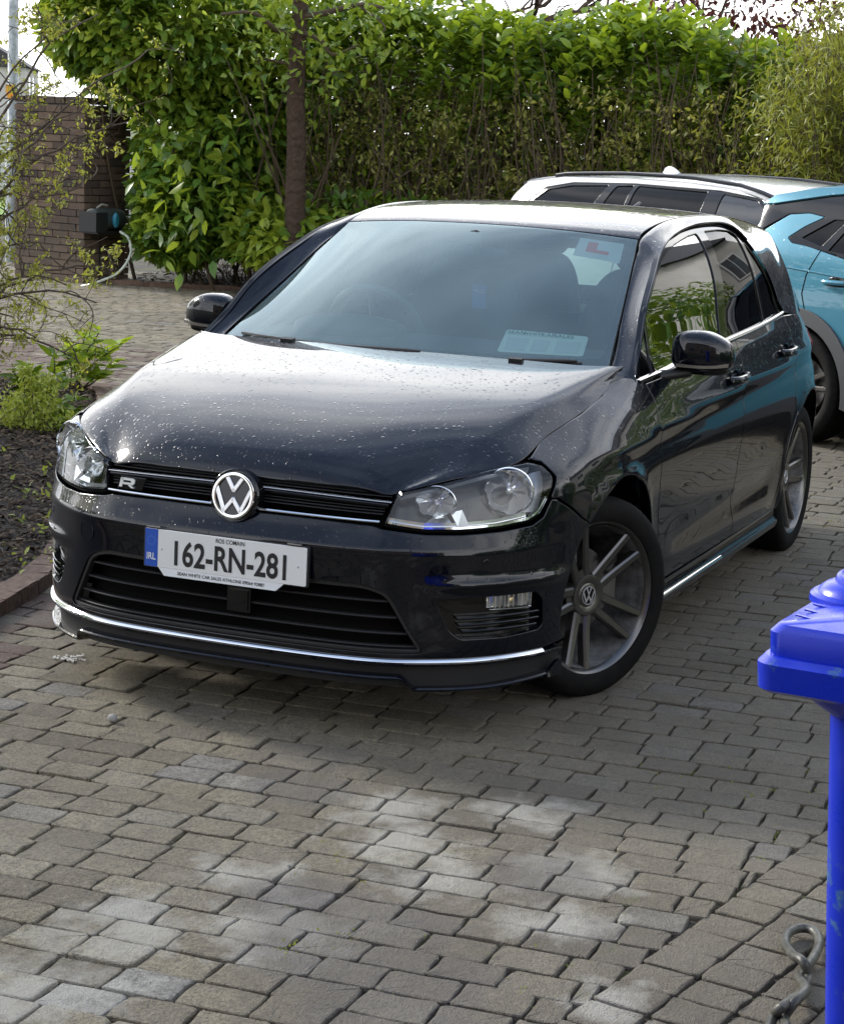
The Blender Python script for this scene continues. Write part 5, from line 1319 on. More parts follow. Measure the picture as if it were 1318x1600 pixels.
        panel('rear_quarter', fW, px(qp), M_PAINT, car, gap=.0018, side=sd_, h=.026)
        # handles
        for dr, x0, z0 in ((fd, -1.37, .868), (rdr, -2.215, .897)):
            pts = []
            for t, o_ in ((-.095,.004),(-.085,.022),(-.06,.034),(0,.040),(.055,.034),(.078,.020),(.088,.004)):
                p = W(s_side(np.array(x0+t), np.array(z0+t*-.03)), np.array(z0+t*-.03)); pts.append((p[0], (p[1]+o_)*sd_, p[2]))
            b = B(); P = spl(pts, 4); b.tube(P, [.010]+[.0125]*(len(P)-2)+[.010], 10); hnd = b.build('door_handle', M_PAINT, dr)
            for v in hnd.data.vertices: v.co.z = z0+(v.co.z-z0)*1.25
            p = W(s_side(np.array(x0), np.array(z0)), np.array(z0)); b = B(); mx = frame_at((p[0], (p[1]+.001)*sd_, p[2]), (0, sd_, .12))
            b.lathe([(0,-.006),(.03,-.004),(.043,.0015),(.047,.001)], 28, mx @ Matrix.Diagonal((1.25,.68,1,1))); b.build('handle_cup', M_PAINT, dr)
        # belt trim
        ribbonx('belt_trim', [(-.37,.945),(-.66,.956),(-.86,.969),(-1.38,.995),(-1.9,1.013),(-2.43,1.031)], .008, .013, M_TRIM, car, sd_)
        # skirt
        n = 60; xs_ = np.linspace(-.455, -2.20, n); P = []
        for x in xs_:
            y = W(s_side(np.array(x), np.array(.25)), np.array(.25))[1]
            P.append([(x, y-.03, .258), (x, y+.002, .250), (x, y+.005, .216), (x, y+.013, .209), (x, y+.019, .206), (x, y+.021, .198), (x, y+.012, .176), (x, y-.07, .170)])
        P2 = [[(x, (W(s_side(np.array(x), np.array(.25)), np.array(.25))[1]+o_), z_) for o_, z_ in ((.010, .2135), (.016, .2125), (.0225, .207), (.0235, .2025))] for x in np.linspace(-.50, -1.32, 30)]; sheet('skirt_strip', np.array(P2)*np.array([1, sd_, 1]), M_CHROME, car, 1, flip=sd_ > 0)
        sheet('side_skirt', np.array(P)*np.array([1, sd_, 1]), M_PAINT, car, 1, flip=sd_ > 0)
    # ---------------- rear end
    rp = px([(-3.06,.985),(-3.10,.80),(-3.02,.64),(-3.0,.5),(-2.99,.27)])
    rl = np.array([2*_arc[-1], 0])
    Rr = np.concatenate([rp, (rl-rp*np.array([1, -1]))[::-1]])
    def fR(a, b):
        a = np.asarray(a, float); m = a > _arc[-1]; P = fW(np.where(m, 2*_arc[-1]-a, a), b); P[..., 1] = np.where(m, -P[..., 1], P[..., 1]); return P
    panel('tail_panel', fR, Rr, M_PAINT, car, gap=.002, h=.04, out=(-1, 0, 0))
    for sd_ in (1, -1):
        tl = rc(px([(-2.93,.93),(-2.90,.86),(-3.06,.80),(-3.24,.80),(-3.26,.93)]), .03)
        panel('tail_lamp', fW, tl, M_REDLENS, car, lift=.004, side=sd_, h=.03)
    # ---------------- windscreen, roof, tailgate glass
    def band(r0, r1, t, t1=None, n=14, k=2.0, bow=0):
        t1 = t1 or t
        lo = [(ga(r0)+bow*(1-(u/t)**2), u*.6) for u in np.linspace(-t, t, n)]; hi = [(ga(r1), u*.6) for u in np.linspace(t1, -t1, n)]
        return np.array(lo+[(ga(r0+(r1-r0)*f), .6*(t+(t1-t)*f)) for f in np.linspace(.1, .9, 8)]+hi+[(ga(r1+(r0-r1)*f), -.6*(t1+(t-t1)*f)) for f in np.linspace(.1, .9, 8)])
    ws = thing_part('windscreen', car)
    o_ = rc(band(.62, 6.955, .985), .010); i_ = rc(band(1.28, 6.80, .945), .05)
    panel('windscreen_border', fG, o_, M_GLOSSBLK, ws, holes=[off_poly(resample(i_, .012), .001)], gap=0, flange=.01, out=(1, 0, 1), h=.5, lift=-.001)
    panel('windscreen_glass', fG, off_poly(resample(o_, .014), .004), M_GLASSF, ws, flange=0, out=(1, 0, 1), h=.035, lift=.0015)
    rf = panel('roof', fG, rc(band(7.01, 17.0, .99, .985), .005), M_PAINT, car, gap=.001, flange=.012, out=(0, 0, 1), h=.04)
    rg = rc(band(17.6, 20.4, .90, .93), .05)
    panel('tailgate', fG, rc(band(17.0, 21, .985, .99), .02), M_PAINT, car, holes=[rg], gap=.002, out=(-1, 0, .4), h=.05)
    panel('rear_window', fG, rg, M_GLASSS, car, gap=-.004, lift=-.004, flange=0, out=(-1, 0, .4), h=.05)
    b = B(); P = []
    for y in np.linspace(-.50, .50, 20):
        z = 1.352-.06*(y/.55)**2; P.append([(-2.98, y, z+.004), (-3.12, y, z-.020), (-3.19+.05*(y/.5)**2, y, z-.040), (-3.185+.05*(y/.5)**2, y, z-.055), (-3.02, y, z-.06)])
    b.grid(np.array(P)); b.build('roof_spoiler', M_PAINT, car)
    # roof aerial
    b = B(); mx = frame_at((-2.85, 0, 1.385), (0, 0, 1)); b.tube([(-2.80,0,1.385),(-2.86,0,1.41),(-2.93,0,1.43),(-2.97,0,1.42)], [.018,.014,.008,.004], 10); b.build('roof_aerial', M_BLK, car)
    # ---------------- body side frame
    Ab = [.72,1.05,1.6,2.2,3.2,4.5,5.3,6.2,7.4,9.9,11.1,12.1,12.7,13.2,14.0,15.1,16.3,17.7,20.5]
    Bp = [(-.345,.945),(-.378,.981),(-.445,1.022),(-.514,1.068),(-.626,1.160),(-.789,1.241),(-.90,1.288),(-1.011,1.325),(-1.183,1.363),(-1.44,1.391),(-1.69,1.402),(-1.93,1.402),(-2.07,1.393),(-2.17,1.362),(-2.265,1.268),(-2.37,1.15),(-2.45,1.032)]
    dlo_top = Bp[:]
    for sd_ in (1, -1):
        A_ = [G(r, 1.0) for r in Ab]
        Bv = [S(x, z) for x, z in Bp]+[W(s_side(np.array(-2.84), np.array(1.0)), np.array(1.0)), W(s_side(np.array(-3.10), np.array(.985)), np.array(.985))]
        A_ = np.array(A_); Bv = np.array(Bv)
        tn = np.gradient((A_+Bv)/2, axis=0); cr = Bv-A_; nn = np.cross(cr, tn); nn /= np.linalg.norm(nn, axis=1)[:, None]
        nn *= np.sign(nn[:, 1:2]+1e-9); wd = np.linalg.norm(cr, axis=1)[:, None]
        bl = np.minimum(.13*wd, .013)*(1-.6*sst(-1.35, -1.0, A_[:, :1]))
        C0 = A_-nn*.006+cr*.0; C1 = A_+cr*.10+nn*bl*.35; C2 = A_+cr*.38+nn*bl; C3 = A_+cr*.68+nn*bl*.8; C4 = Bv+nn*.003
        P = loft([C0, C1, C2, C3, C4], (150, 16))
        fr_ = sheet('roof_pillar_frame', P, M_PAINT, car, sd_, flip=True)
        # turned edge into the window aperture
        E = np.stack([P[:, -1], P[:, -1]-np.array([0, .02, 0])], 1); sheet('frame_return', E[:115], M_GLOSSBLK, fr_, sd_, flip=True)
        # bright strip round the window head
        q = P[4:112, -1]; b = B(); b.tube((q+np.array([0, .001, 0]))*np.array([1, sd_, 1]), .0042, 6); b.build('window_head_trim', M_GLOSSBLK, fr_)
        # windows
        top_z = lambda x: float(np.interp(-x, [-p_[0] for p_ in Bp], [p_[1] for p_ in Bp]))
        bz = lambda x: belt(x)+.008
        sill = lambda xs: [(x, bz(x)) for x in xs]; head = lambda xs: [(x, top_z(x)-.001) for x in xs]
        fr_o = np.array(sill([-.36,-.5,-.8,-1.1,-1.4,-1.7,-2.0,-2.2,-2.44])+[p_ for p_ in Bp[1:-1]][::-1])
        panes = []
        w1 = rc([(-.405,bz(-.405)+.008),(-.545,bz(-.545)+.008),(-.600,top_z(-.600)-.022),(-.52,top_z(-.52)-.020)], .008)
        x = lambda z, xa, xb: xa+(z-.98)/(1.36-.98)*(xb-xa)
        def quad(xs0, xs1, ta, tb, r):
            hx = np.linspace(ta, tb, 9); top_ = [(h_, top_z(h_)-.020) for h_ in hx]
            return rc([(xs1, bz(xs1)+.006), (xs0, bz(xs0)+.006)]+top_, [r, r]+[r]+[.001]*7+[r])
        w2 = quad(-.575, -1.375, -.635, -1.585, .012)
        w3 = quad(-1.475, -2.055, -1.70, -2.115, .012)
        w4 = rc([(-2.095,bz(-2.095)+.008),(-2.40,bz(-2.40)+.008),(-2.335,1.15),(-2.235,1.265),(-2.16,1.33)], .012)
        win = thing_part('side_windows', car)
        panel('window_frame', S2, fr_o, M_GLOSSBLK, win, holes=[w1, w2, w3, w4], side=sd_, lift=-.006, h=.03, flange=.012)
        for w_, gm in ((w1, M_GLASSS), (w2, M_GLASSS), (w3, M_GLASSD), (w4, M_GLASSD)):
            panel('window_pane', S2, off_poly(resample(w_, .012), -.004), gm, win, side=sd_, lift=-.011, h=.04, flange=0, res=False)
        # door mirror
        build_mirror(car, sd_)
        # mirror triangle / plastic at the pillar foot
        P_ = []
        for u in np.linspace(0, 1, 9):
            xo = -.155-.245*u; zo = float(np.interp(u, [0, .4, 1], [.941, .962, .946])); wo = W(s_side(np.array(xo), np.array(zo)), np.array(zo)); gi = G(.35+.75*u, .99)
            P_.append([wo-np.array([0, .004, .012]), wo*.55+gi*.45+np.array([0, .004, -.004]), gi-np.array([0, 0, .004])])
        sheet('pillar_foot_cover', np.array(P_), M_BLK, car, sd_, flip=True)
    # scuttle
    b = B(); P = []
    for t in np.linspace(-1, 1, 40):
        p0 = G(.9, t*.99); p1 = G(.2, t); P.append([p0+[.0, 0, .002], p0+[.03, 0, -.012], p0+[.09, 0, -.03], p0+[.2, 0, -.06]])
    b.grid(np.array(P)); b.build('scuttle_panel', M_BLK, car)
    for y0, y1 in ((-.52, .10), (.05, .60)):
        pts = []
        for u in np.linspace(0, 1, 14):
            t = (y0+(y1-y0)*u)/.70; rr = .80+.22*(u**.7) if y0 < 0 else .78+.22*u; p = G(rr, t); pts.append(p+np.array([.012, 0, .014]))
        b = B(); b.tube(pts, [.009]+[.0065]*12+[.004], 7); wp = b.build('wiper_arm', M_BLK, car)
        b = B(); b.lathe([(0,.012),(.012,.010),(.016,0)], 14, frame_at(pts[0], (.5, 0, .9))); b.build('wiper_pivot', M_BLK, wp)
        q = []
        for u in np.linspace(-.15, 1.02, 16):
            t = (y0+(y1-y0)*u)/.70; t = max(min(t, .93), -.93); q.append(G(1.06 if y0 < 0 else 1.0, t)+np.array([.006, 0, .006]))
        b = B(); b.tube(q, .005, 6); b.build('wiper_blade', M_BLK, wp)
    for y in (-.25, .30):
        p = H(np.array(-.19), np.array(y/.78*5.2)); b = B(); b.box((p[0]-.018, p[1], p[2]+.006), (.022, .045, .012), Matrix.Rotation(.2, 3, 'Y')); b.build('washer_jet', M_BLK, car)
    for sd_ in (1, -1): build_headlight(car, sd_)
    build_cabin(car)
    wheel_parts(car, (.0, .752, .315), 1, -26, 67)
    wheel_parts(car, (.0, -.752, .315), -1, -26, 20)
    wheel_parts(car, (-2.637, .748, .315), 1, 0, 35)
    wheel_parts(car, (-2.637, -.748, .315), -1, 0, 10)
def S2(a, b): return S(a, b)
def thing_part(name, parent):
    o = bpy.data.objects.new(name, None); COL.objects.link(o); o.empty_display_size = .05; o.parent = parent; return o
def ribbonx(name, pts, out, h, m, parent, sd_):
    P = spl(np.array(pts), 10); V = []
    for x, z in P:
        p = S(np.array(x), np.array(z)); V.append([(p[0], (p[1]-.01)*sd_, z-h/2-.002), (p[0], (p[1]+out-.001)*sd_, z-h/2), (p[0], (p[1]+out+.001)*sd_, z-h/2+.003), (p[0], (p[1]+out-.003)*sd_, z+h/2-.002), (p[0], (p[1]+out-.007)*sd_, z+h/2), (p[0], (p[1]-.012)*sd_, z+h/2)])
    b = B(); b.grid(np.array(V), flip=sd_ > 0); return b.build(name, m, parent, angle=40)
def superel(c, r, ex, n=(36, 24), warp=None):
    u = np.linspace(-math.pi, math.pi, n[0]+1); v = np.linspace(-math.pi/2, math.pi/2, n[1]+1)
    U, V = np.meshgrid(u, v, indexing='ij'); f = lambda a, e: np.sign(a)*np.abs(a)**e
    P = np.stack([r[0]*f(np.cos(V), ex[0])*f(np.cos(U), ex[1]), r[1]*f(np.cos(V), ex[0])*f(np.sin(U), ex[1]), r[2]*f(np.sin(V), ex[0])], -1)
    if warp: P = warp(P)
    return P+np.array(c)
def build_mirror(car, sd_):
    mr = thing_part('door_mirror', car); c = np.array([-.700, .932, 1.018])
    def wp(P):
        x, y, z = P[..., 0].copy(), P[..., 1].copy(), P[..., 2].copy()
        k = 1-.24*sst(-.02, .13, y)*1.0; z = z*k-.012*sst(0, .13, y)
        z = np.where(z < 0, z*.80, z*1.0)
        x = np.where(x < 0, x*.55, x)*(1-.25*sst(0, .13, y)); x = x-.10*y
        return np.stack([x, y, z], -1)
    P = superel((0, 0, 0), (.078, .104, .078), (.62, .72), warp=wp)
    b = B(); b.grid((P+c)*np.array([1, sd_, 1]), flip=sd_ < 0)
    sh = b.build('mirror_shell', M_PAINT, mr, angle=60)
    # indicator strip
    q = [(c[0]+.074-.10*y-.045*(y/.12)**2*(1 if y > 0 else .4), c[1]+y, c[2]-.036+.012*(y > 0)*(y/.12)**2) for y in np.linspace(-.072, .096, 16)]
    b = B(); V = [[(x-.012, y*sd_, z-.008), (x+.003, y*sd_, z-.007), (x+.004, y*sd_, z+.002), (x-.006, y*sd_, z+.004)] for x, y, z in q]; b.grid(np.array(V), flip=sd_ > 0); b.build('mirror_indicator', mat('indicator_smoke', (.22, .20, .17), .15, .3) if 'indicator_smoke' not in bpy.data.materials else bpy.data.materials['indicator_smoke'], mr)
    P = superel((0, 0, 0), (.060, .092, .022), (.7, .8)); b = B(); b.grid((P+c+np.array([-.012, -.004, -.050]))*np.array([1, sd_, 1]), flip=sd_ < 0); b.build('mirror_base', M_GLOSSBLK, mr, angle=60)
    b = B(); pts = np.array([(-.60, .80, .935), (-.64, .84, .945), (-.68, .885, .960)]); b.tube(pts*np.array([1, sd_, 1]), [.034, .028, .03], 14)
    ob = b.build('mirror_arm', M_BLK, mr)
    for v in ob.data.vertices: v.co.z = .948+(v.co.z-.948)*.62
    b = B(); mx = frame_at((c[0]-.046, (c[1]+.0)*sd_, c[2]+.004), (-1, .0, 0)); b.lathe([(0, .004), (.070, .003), (.075, 0)], 32, mx @ Matrix.Diagonal((1.15, .72, 1, 1))); b.build('mirror_glass', M_MIRR, mr)
def build_headlight(car, sd_):
    hl = thing_part('headlight', car)
    o = resample(HLP, .010)
    panel('headlight_lens', fW, o, M_LENS, hl, gap=.003, flange=.006, side=sd_, h=.02, res=False)
    panel('lamp_seal', fW, off_poly(o, -.003), M_VOID, hl, holes=[off_poly(o, .0035)], side=sd_, lift=-.006, flange=.05, res=False, h=.5)
    # deep housing
    panel('lamp_housing', fW, off_poly(o, .001), mat_get('lamp_housing_grey', (.022, .024, .027), .25), hl, side=sd_, lift=-.062, flange=0, res=False, h=.03)
    # bright ledge along the lower edge
    def edge_ribbon(name, st, zt, m, d0, d1, hh, z_off):
        ss = np.linspace(st[0], st[-1], 40); V = []
        for s in ss:
            z = float(np.interp(s, st, zt))+z_off; A_ = np.array([[float(s2a(s)), z]]); p = fW(A_[:, 0], A_[:, 1])[0]; n = fnormal(fW, A_)[0]; n = n*np.sign(n[0])
            V.append([p-n*d1+[0, 0, hh*1.3], p-n*d0+[0, 0, hh], p-n*(d0-.001)+[0, 0, 0], p-n*d1])
        b = B(); b.grid(np.array(V)*np.array([1, sd_, 1]), flip=sd_ > 0); b.build(name, m, hl, angle=30)
    st = [3.72, 4.85, 5.82, 6.9, 7.7, 7.98, 8.22]; zt = [.629, .617, .617, .623, .635, .652, .690]
    edge_ribbon('chrome_ledge', st, zt, M_CHROME, .006, .05, .0065, .003)
    edge_ribbon('inner_ledge', st[:5], zt[:5], M_DCHROME, .020, .055, .012, .012)
    tp = [4.05, 5.59, 6.76, 7.45, 8.1]; tz = [.710, .742, .770, .781, .788]
    edge_ribbon('upper_bezel', tp, tz, mat_get('lamp_bezel', (.34, .35, .36), .22, .5), .010, .055, -.010, -.004)
    def wpt(s, z, d):
        A_ = np.array([[float(s2a(s)), z]]); p = fW(A_[:, 0], A_[:, 1])[0]; n = fnormal(fW, A_)[0]; n *= np.sign(n[0]); return p-n*d, n
    def bowl(name, s, z, r, dep, squash=1.0, face=(.93, .30, .12), d=.016):
        p, n = wpt(s, z, d); f = Vector(face); mx = frame_at(p, f)
        def fix(b):
            if sd_ < 0: b.V = [(x, -y, z) for x, y, z in b.V]; b.F = [q[::-1] for q in b.F]
            return b
        b = B(); pr = [(r*1.07, -.004), (r*1.05, .002), (r*1.02, .004), (r, .0)]; b.lathe(pr, 40, mx @ Matrix.Diagonal((1, squash, 1, 1))); fix(b).build(name+'_ring', M_CHROME, hl)
        b = B(); pr = [(r*math.sqrt(u), -dep*(1-u)) for u in (1, .86, .7, .55, .4, .25, .12, .03, 0.0)]
        # faceted reflector: flutes by radius modulation
        V = []; F = []; nn = 40
        for i, (rr, hh) in enumerate(pr):
            for k in range(nn):
                a = 2*math.pi*k/nn; fl = 1-(.07 if (k//3) % 2 else 0)*(rr/r); V.append(mx @ Matrix.Diagonal((1, squash, 1, 1)) @ Vector((rr*fl*math.cos(a), rr*fl*math.sin(a), hh-.006*((k//3) % 2)*(rr/r))))
        for i in range(len(pr)-1):
            for k in range(nn): F.append((i*nn+k, i*nn+(k+1) % nn, (i+1)*nn+(k+1) % nn, (i+1)*nn+k))
        b.add(V, F); fix(b).build(name, M_DCHROME, hl, angle=12)
        b = B(); b.lathe([(0, .004-dep*.15), (.008, .002-dep*.15), (.010, -dep*.3), (.010, -dep)], 16, mx); fix(b).build(name+'_bulb', M_DCHROME, hl)
    bowl('main_reflector', 7.30, .722, .068, .055, .96, (.93, .34, .10), .020)
    bowl('inner_reflector', 5.20, .695, .056, .045, .80, (.95, .25, .08), .018)
    # chrome fin and indicator pocket
    a, n1_ = wpt(6.32, .700, .030); b_, _ = wpt(5.92, .672, .014); c_, _ = wpt(6.10, .628, .012); d_, _ = wpt(5.78, .628, .014); e_, _ = wpt(5.62, .668, .022)
    bb = B(); V = [a, b_+n1_*.006, c_, d_, e_, a-n1_*.03, c_-n1_*.04, e_-n1_*.04]; V = [v*np.array([1, sd_, 1]) for v in map(np.array, V)]
    F = [(0, 1, 4), (1, 2, 3), (1, 3, 4), (0, 5, 1), (1, 5, 6), (1, 6, 2), (4, 7, 5), (4, 5, 0)]
    if sd_ < 0: F = [f[::-1] for f in F]
    bb.add(V, F); bb.build('chrome_fin', M_DCHROME, hl, angle=20)
    bb = B(); pts = [wpt(s, z, d)[0] for s, z, d in ((4.7, .628, .018), (5.05, .652, .026), (5.45, .668, .03), (5.72, .628, .018), (5.2, .626, .05))]
    V = [v*np.array([1, sd_, 1]) for v in pts]; F = [(0, 1, 4), (1, 2, 4), (2, 3, 4)]
    bb.add(V, F); bb.build('indicator_pocket', M_DCHROME, hl, smooth=False)
    # side marker wedge towards the tip
    P = []
    for u in np.linspace(0, 1, 14):
        s0 = 7.98+.36*u; z0 = .655+.118*u; p0, _ = wpt(s0, z0, .010); p1, _ = wpt(s0-.30, z0+.004, .034); P.append([p0, (p0+p1)/2-[.004, .002, 0], p1])
    b = B(); b.grid(np.array(P)*np.array([1, sd_, 1])); b.build('marker_reflector', mat_get('lamp_bezel', (.34, .35, .36), .22, .5), hl)
def mat_get(n, c, r=.5, m=0.0, **k): return bpy.data.materials.get(n) or mat(n, c, r, m, **k)
def wheel_parts(car, c, sd_, steer, phase, alloy=None, scale=1.0, twin=True):
    alloy = alloy or M_ALLOY
    wh = thing_part('wheel', car); wh.location = c
    wh.rotation_euler = (0, 0, R(steer)); wh.scale = (scale, sd_*scale, scale)
    # axis = local +y outward ; build with z-up profile mapped
    MX = Matrix(((1, 0, 0, 0), (0, 0, 1, 0), (0, 1, 0, 0), (0, 0, 0, 1)))   # local x->x, y->z, z->y
    b = B(); pr = [(.238,.098),(.243,.108),(.252,.112),(.275,.1155),(.292,.112),(.303,.106),(.3115,.098),(.3155,.088),(.317,.06),(.3175,.0),(.317,-.06),(.3155,-.088),(.303,-.106),(.275,-.1155),(.240,-.098)]
    b.lathe(pr, 72, MX); b.build('tyre', M_RUB, wh)
    b = B()
    for k in range(60):
        for y0, w_, sk in ((.052, .030, .012), (-.052, .030, -.012)):
            a = 2*math.pi*k/60
            rot = Matrix.Rotation(-a, 3, 'Y'); p = rot @ Vector((0, y0, .3155)); b.box(p, (.022, .052, .003), rot @ Matrix.Rotation(sk*12, 3, 'Z'))
    for k in range(72):
        a = 2*math.pi*k/72; rot = Matrix.Rotation(-a, 3, 'Y'); b.box(rot @ Vector((0, .0975, .3092)), (.016, .012, .003), rot @ Matrix.Rotation(-.75, 3, 'X'))
    b.build('tyre_tread', M_RUB, wh, smooth=False)['kind'] = 'stuff'
    b = B(); b.lathe([(.236,.1005),(.2405,.1045),(.243,.103),(.2425,.098),(.238,.094)][::-1]+[(.233,.097),(.229,.090),(.226,.084)], 72, MX); b.build('rim_lip', alloy, wh)
    b = B(); b.lathe([(.2265,.086),(.222,.07),(.218,.02),(.205,-.03),(.200,-.09)], 64, MX); b.build('rim_barrel', M_BARREL, wh)
    b = B(); b.lathe([(.0,.012),(.075,.012),(.078,.0),(.145,.0),(.145,-.022),(.06,-.022)], 48, MX); b.box((-.13, -.01, .03), (.06, .07, .15)); b.build('brake_disc', M_STEEL, wh)
    b = B(); b.lathe([(.0,-.10),(.20,-.10)], 32, MX); b.build('wheel_back', M_VOID, wh)
    # hub
    b = B(); b.lathe([(.0,.062),(.034,.062),(.038,.060),(.052,.066),(.064,.064),(.072,.052),(.076,.02)], 40, MX); b.build('hub', alloy, wh)
    for i in range(5):
        a0 = R(phase+72*i)
        b = B()
        for sg in (-1, 1):
            prof = []
            for u in np.linspace(0, 1, 9):
                rr = .050+(.229-.050)*u; off = sg*(.021+.022*u**1.2); w = .0125+.003*math.cos(u*3.1)+.0040*u; y = .060+.012*math.sin(u*math.pi*.5)+.018*u*u
                prof.append((rr, off, w, y))
            V = []
            for rr, off, w, y in prof:
                ca, sa = math.cos(a0), math.sin(a0)
                def pt(r_, o_, yy): return (r_*ca-o_*sa, yy, r_*sa+o_*ca)
                V.append([pt(rr, off-w*.95, y-.032), pt(rr, off-w, y-.006), pt(rr, off-w*.6, y), pt(rr, off+w*.6, y), pt(rr, off+w, y-.006), pt(rr, off+w*.95, y-.032)])
            b.grid(np.array(V), flip=False)
        # web joining the pair near the hub
        ca, sa = math.cos(a0), math.sin(a0); pt = lambda r_, o_, yy: (r_*ca-o_*sa, yy, r_*sa+o_*ca)
        V = [[pt(rr, o_, .058) for o_ in (-.03, 0, .03)] for rr in (.05, .075, .09)]; b.grid(np.array(V))
        b.build('spoke', alloy, wh, angle=25)
        b = B(); a1 = a0+R(36); rot = Matrix.Rotation(math.pi/2-a1, 3, 'Y')
        b.lathe([(0,.050),(.0075,.050),(.0085,.046),(.0085,.03)], 12, Matrix.Translation((.056*math.cos(a1), 0, .056*math.sin(a1))) @ MX); b.build('wheel_bolt', M_BLK, wh)
    b = B(); b.lathe([(0,.0645),(.0285,.0645),(.030,.063)], 32, MX); b.build('hub_cap', M_GLOSSBLK, wh)
    mx = Matrix(((-1, 0, 0, 0), (0, 0, 1, .065), (0, 1, 0, 0), (0, 0, 0, 1)))
    if twin:
        b = B(); q = .026
        b.lathe([(.0265,0),(.027,.0015),(.029,.0015),(.0295,0)], 32, mx)
        def st(pts, w):
            for (x0, y0), (x1, y1) in zip(pts[:-1], pts[1:]):
                d_ = Vector((x1-x0, y1-y0)).normalized(); n_ = Vector((-d_.y, d_.x))*w/2; e_ = d_*w*.3
                b.prism([(x0-e_.x-n_.x, y0-e_.y-n_.y), (x1+e_.x-n_.x, y1+e_.y-n_.y), (x1+e_.x+n_.x, y1+e_.y+n_.y), (x0-e_.x+n_.x, y0-e_.y+n_.y)], mx, .0015)
        st([(-.36*q,.90*q),(0,.16*q),(.36*q,.90*q)], .18*q); st([(-.86*q,.38*q),(-.40*q,-.78*q),(0,-.03*q),(.40*q,-.78*q),(.86*q,.38*q)], .18*q)
        b.build('cap_emblem', M_DCHROME, wh)
    return wh
def build_cabin(car):
    cb = thing_part('cabin', car)
    b = B(); P = []
    for t in np.linspace(-1, 1, 30):
        y = t*.70; P.append([(-.36-.06*t*t, y, .965), (-.55, y, .985), (-.72, y, 1.005-.02*t*t), (-.80, y, .99), (-.84, y, .90), (-.84, y, .6)])
    b.grid(np.array(P)); b.build('dashboard', M_DASH, cb)
    Pn = superel((-.70, -.37, 1.0), (.13, .21, .055), (.8, .8)); b = B(); b.grid(Pn); b.build('instrument_hood', M_DASH, cb)
    b = B(); mx = Matrix.Translation((-.93, -.37, .97)) @ Matrix.Rotation(R(-68), 4, 'Y')
    ring = [mx @ Vector((.185*math.cos(a), .185*math.sin(a), 0)) for a in np.linspace(0, 2*math.pi, 41)]
    b.tube(ring, .015, 8, caps=False)
    for a in (0, 2.3, -2.3): b.tube([mx @ Vector((.04*math.cos(a), .04*math.sin(a), -.01)), mx @ Vector((.18*math.cos(a), .18*math.sin(a), 0))], .014, 6)
    b.lathe([(0, .02), (.06, .015), (.075, -.01)], 20, mx); b.build('steering_wheel', M_DASH, cb)
    for x0, ys_ in ((-1.45, (-.37, .37)), (-2.25, (-.38, .38))):
        for y in ys_:
            st = thing_part('seat', cb)
            b = B(); Q = superel((x0+.02, y, .55), (.28, .25, .09), (.5, .5)); b.grid(Q); b.build('seat_cushion', M_SEAT, st)
            def wp(P): P = P.copy(); P[..., 0] -= (P[..., 2]+.32)*.32; P[..., 1] *= 1-.18*sst(0, .32, P[..., 2]); return P
            b = B(); Q = superel((x0-.20, y, .88), (.075, .25, .33), (.5, .6), warp=wp); b.grid(Q); b.build('seat_back', M_SEAT, st)
            b = B(); Q = superel((x0-.44, y, 1.27), (.055, .135, .085), (.6, .6)); b.grid(Q); b.tube([(x0-.40, y-.05, 1.1), (x0-.43, y-.05, 1.25)], .007, 6); b.tube([(x0-.40, y+.05, 1.1), (x0-.43, y+.05, 1.25)], .007, 6); b.build('headrest', M_SEAT, st)
    b = B(); b.box((-2.75, 0, .95), (.5, 1.2, .02)); b.box((-1.6, 0, .30), (2.4, 1.5, .02)); b.box((-3.0, 0, .62), (.02, 1.3, .7)); b.build('cabin_floor', M_SEAT, cb)
    # pale pillar trims and headlining
    ml = mat_get('headlining', (.30, .31, .31), .9)
    for sd_ in (1, -1):
        b = B(); P = []
        for r_ in np.linspace(1.3, 7.2, 20): p = G(r_, .93); P.append([p*np.array([1, sd_, 1])-[0.01, 0, .02], p*np.array([1, sd_, 1])-[.03, -.0*sd_, .06]])
        b.grid(np.array(P)); b.build('pillar_trim', ml, cb)
        b = B(); V = []
        for z in np.linspace(.95, 1.36, 8): p = S(-1.47-.15*(z-.95)/.4, z); V.append([(p[0]+.04, (p[1]-.03)*sd_, z), (p[0]-.05, (p[1]-.04)*sd_, z)])
        b.grid(np.array(V)); b.build('centre_pillar_trim', ml, cb)
    rr, tt = np.meshgrid(np.linspace(7.3, 16.8, 14), np.linspace(-.95, .95, 12), indexing='ij'); P = G(rr, tt)-np.array([0, 0, .03]); b = B(); b.grid(P); b.build('headlining', ml, cb)
    # rear-view mirror
    b = B(); Q = superel((-.985, .0, 1.268), (.022, .125, .040), (.7, .6)); b.grid(Q); b.tube([(-.98, 0, 1.29), (-.955, 0, 1.325), (-.925, 0, 1.345)], [.014, .018, .030], 8); b.build('interior_mirror', M_BLK, cb)
    for y in (-.31, .31):
        b = B(); b.box((-1.15, y, 1.332), (.14, .34, .016), Matrix.Rotation(R(-12), 3, 'Y')); b.build('sun_visor', ml, cb)
    # air freshener card
    b = B(); b.box((-1.02, -.005, 1.125), (.003, .055, .085)); b.tube([(-1.03, -.005, 1.25), (-1.02, -.005, 1.17)], .0015, 4); af = b.build('hanging_card', mat_get('blue_card', (.05, .14, .42), .5), cb)
    text('card_lettering', 'MAGIC', .012, frame_at((-1.017, -.005, 1.145), (1, 0, 0)), M_WPRINT, af, .9)
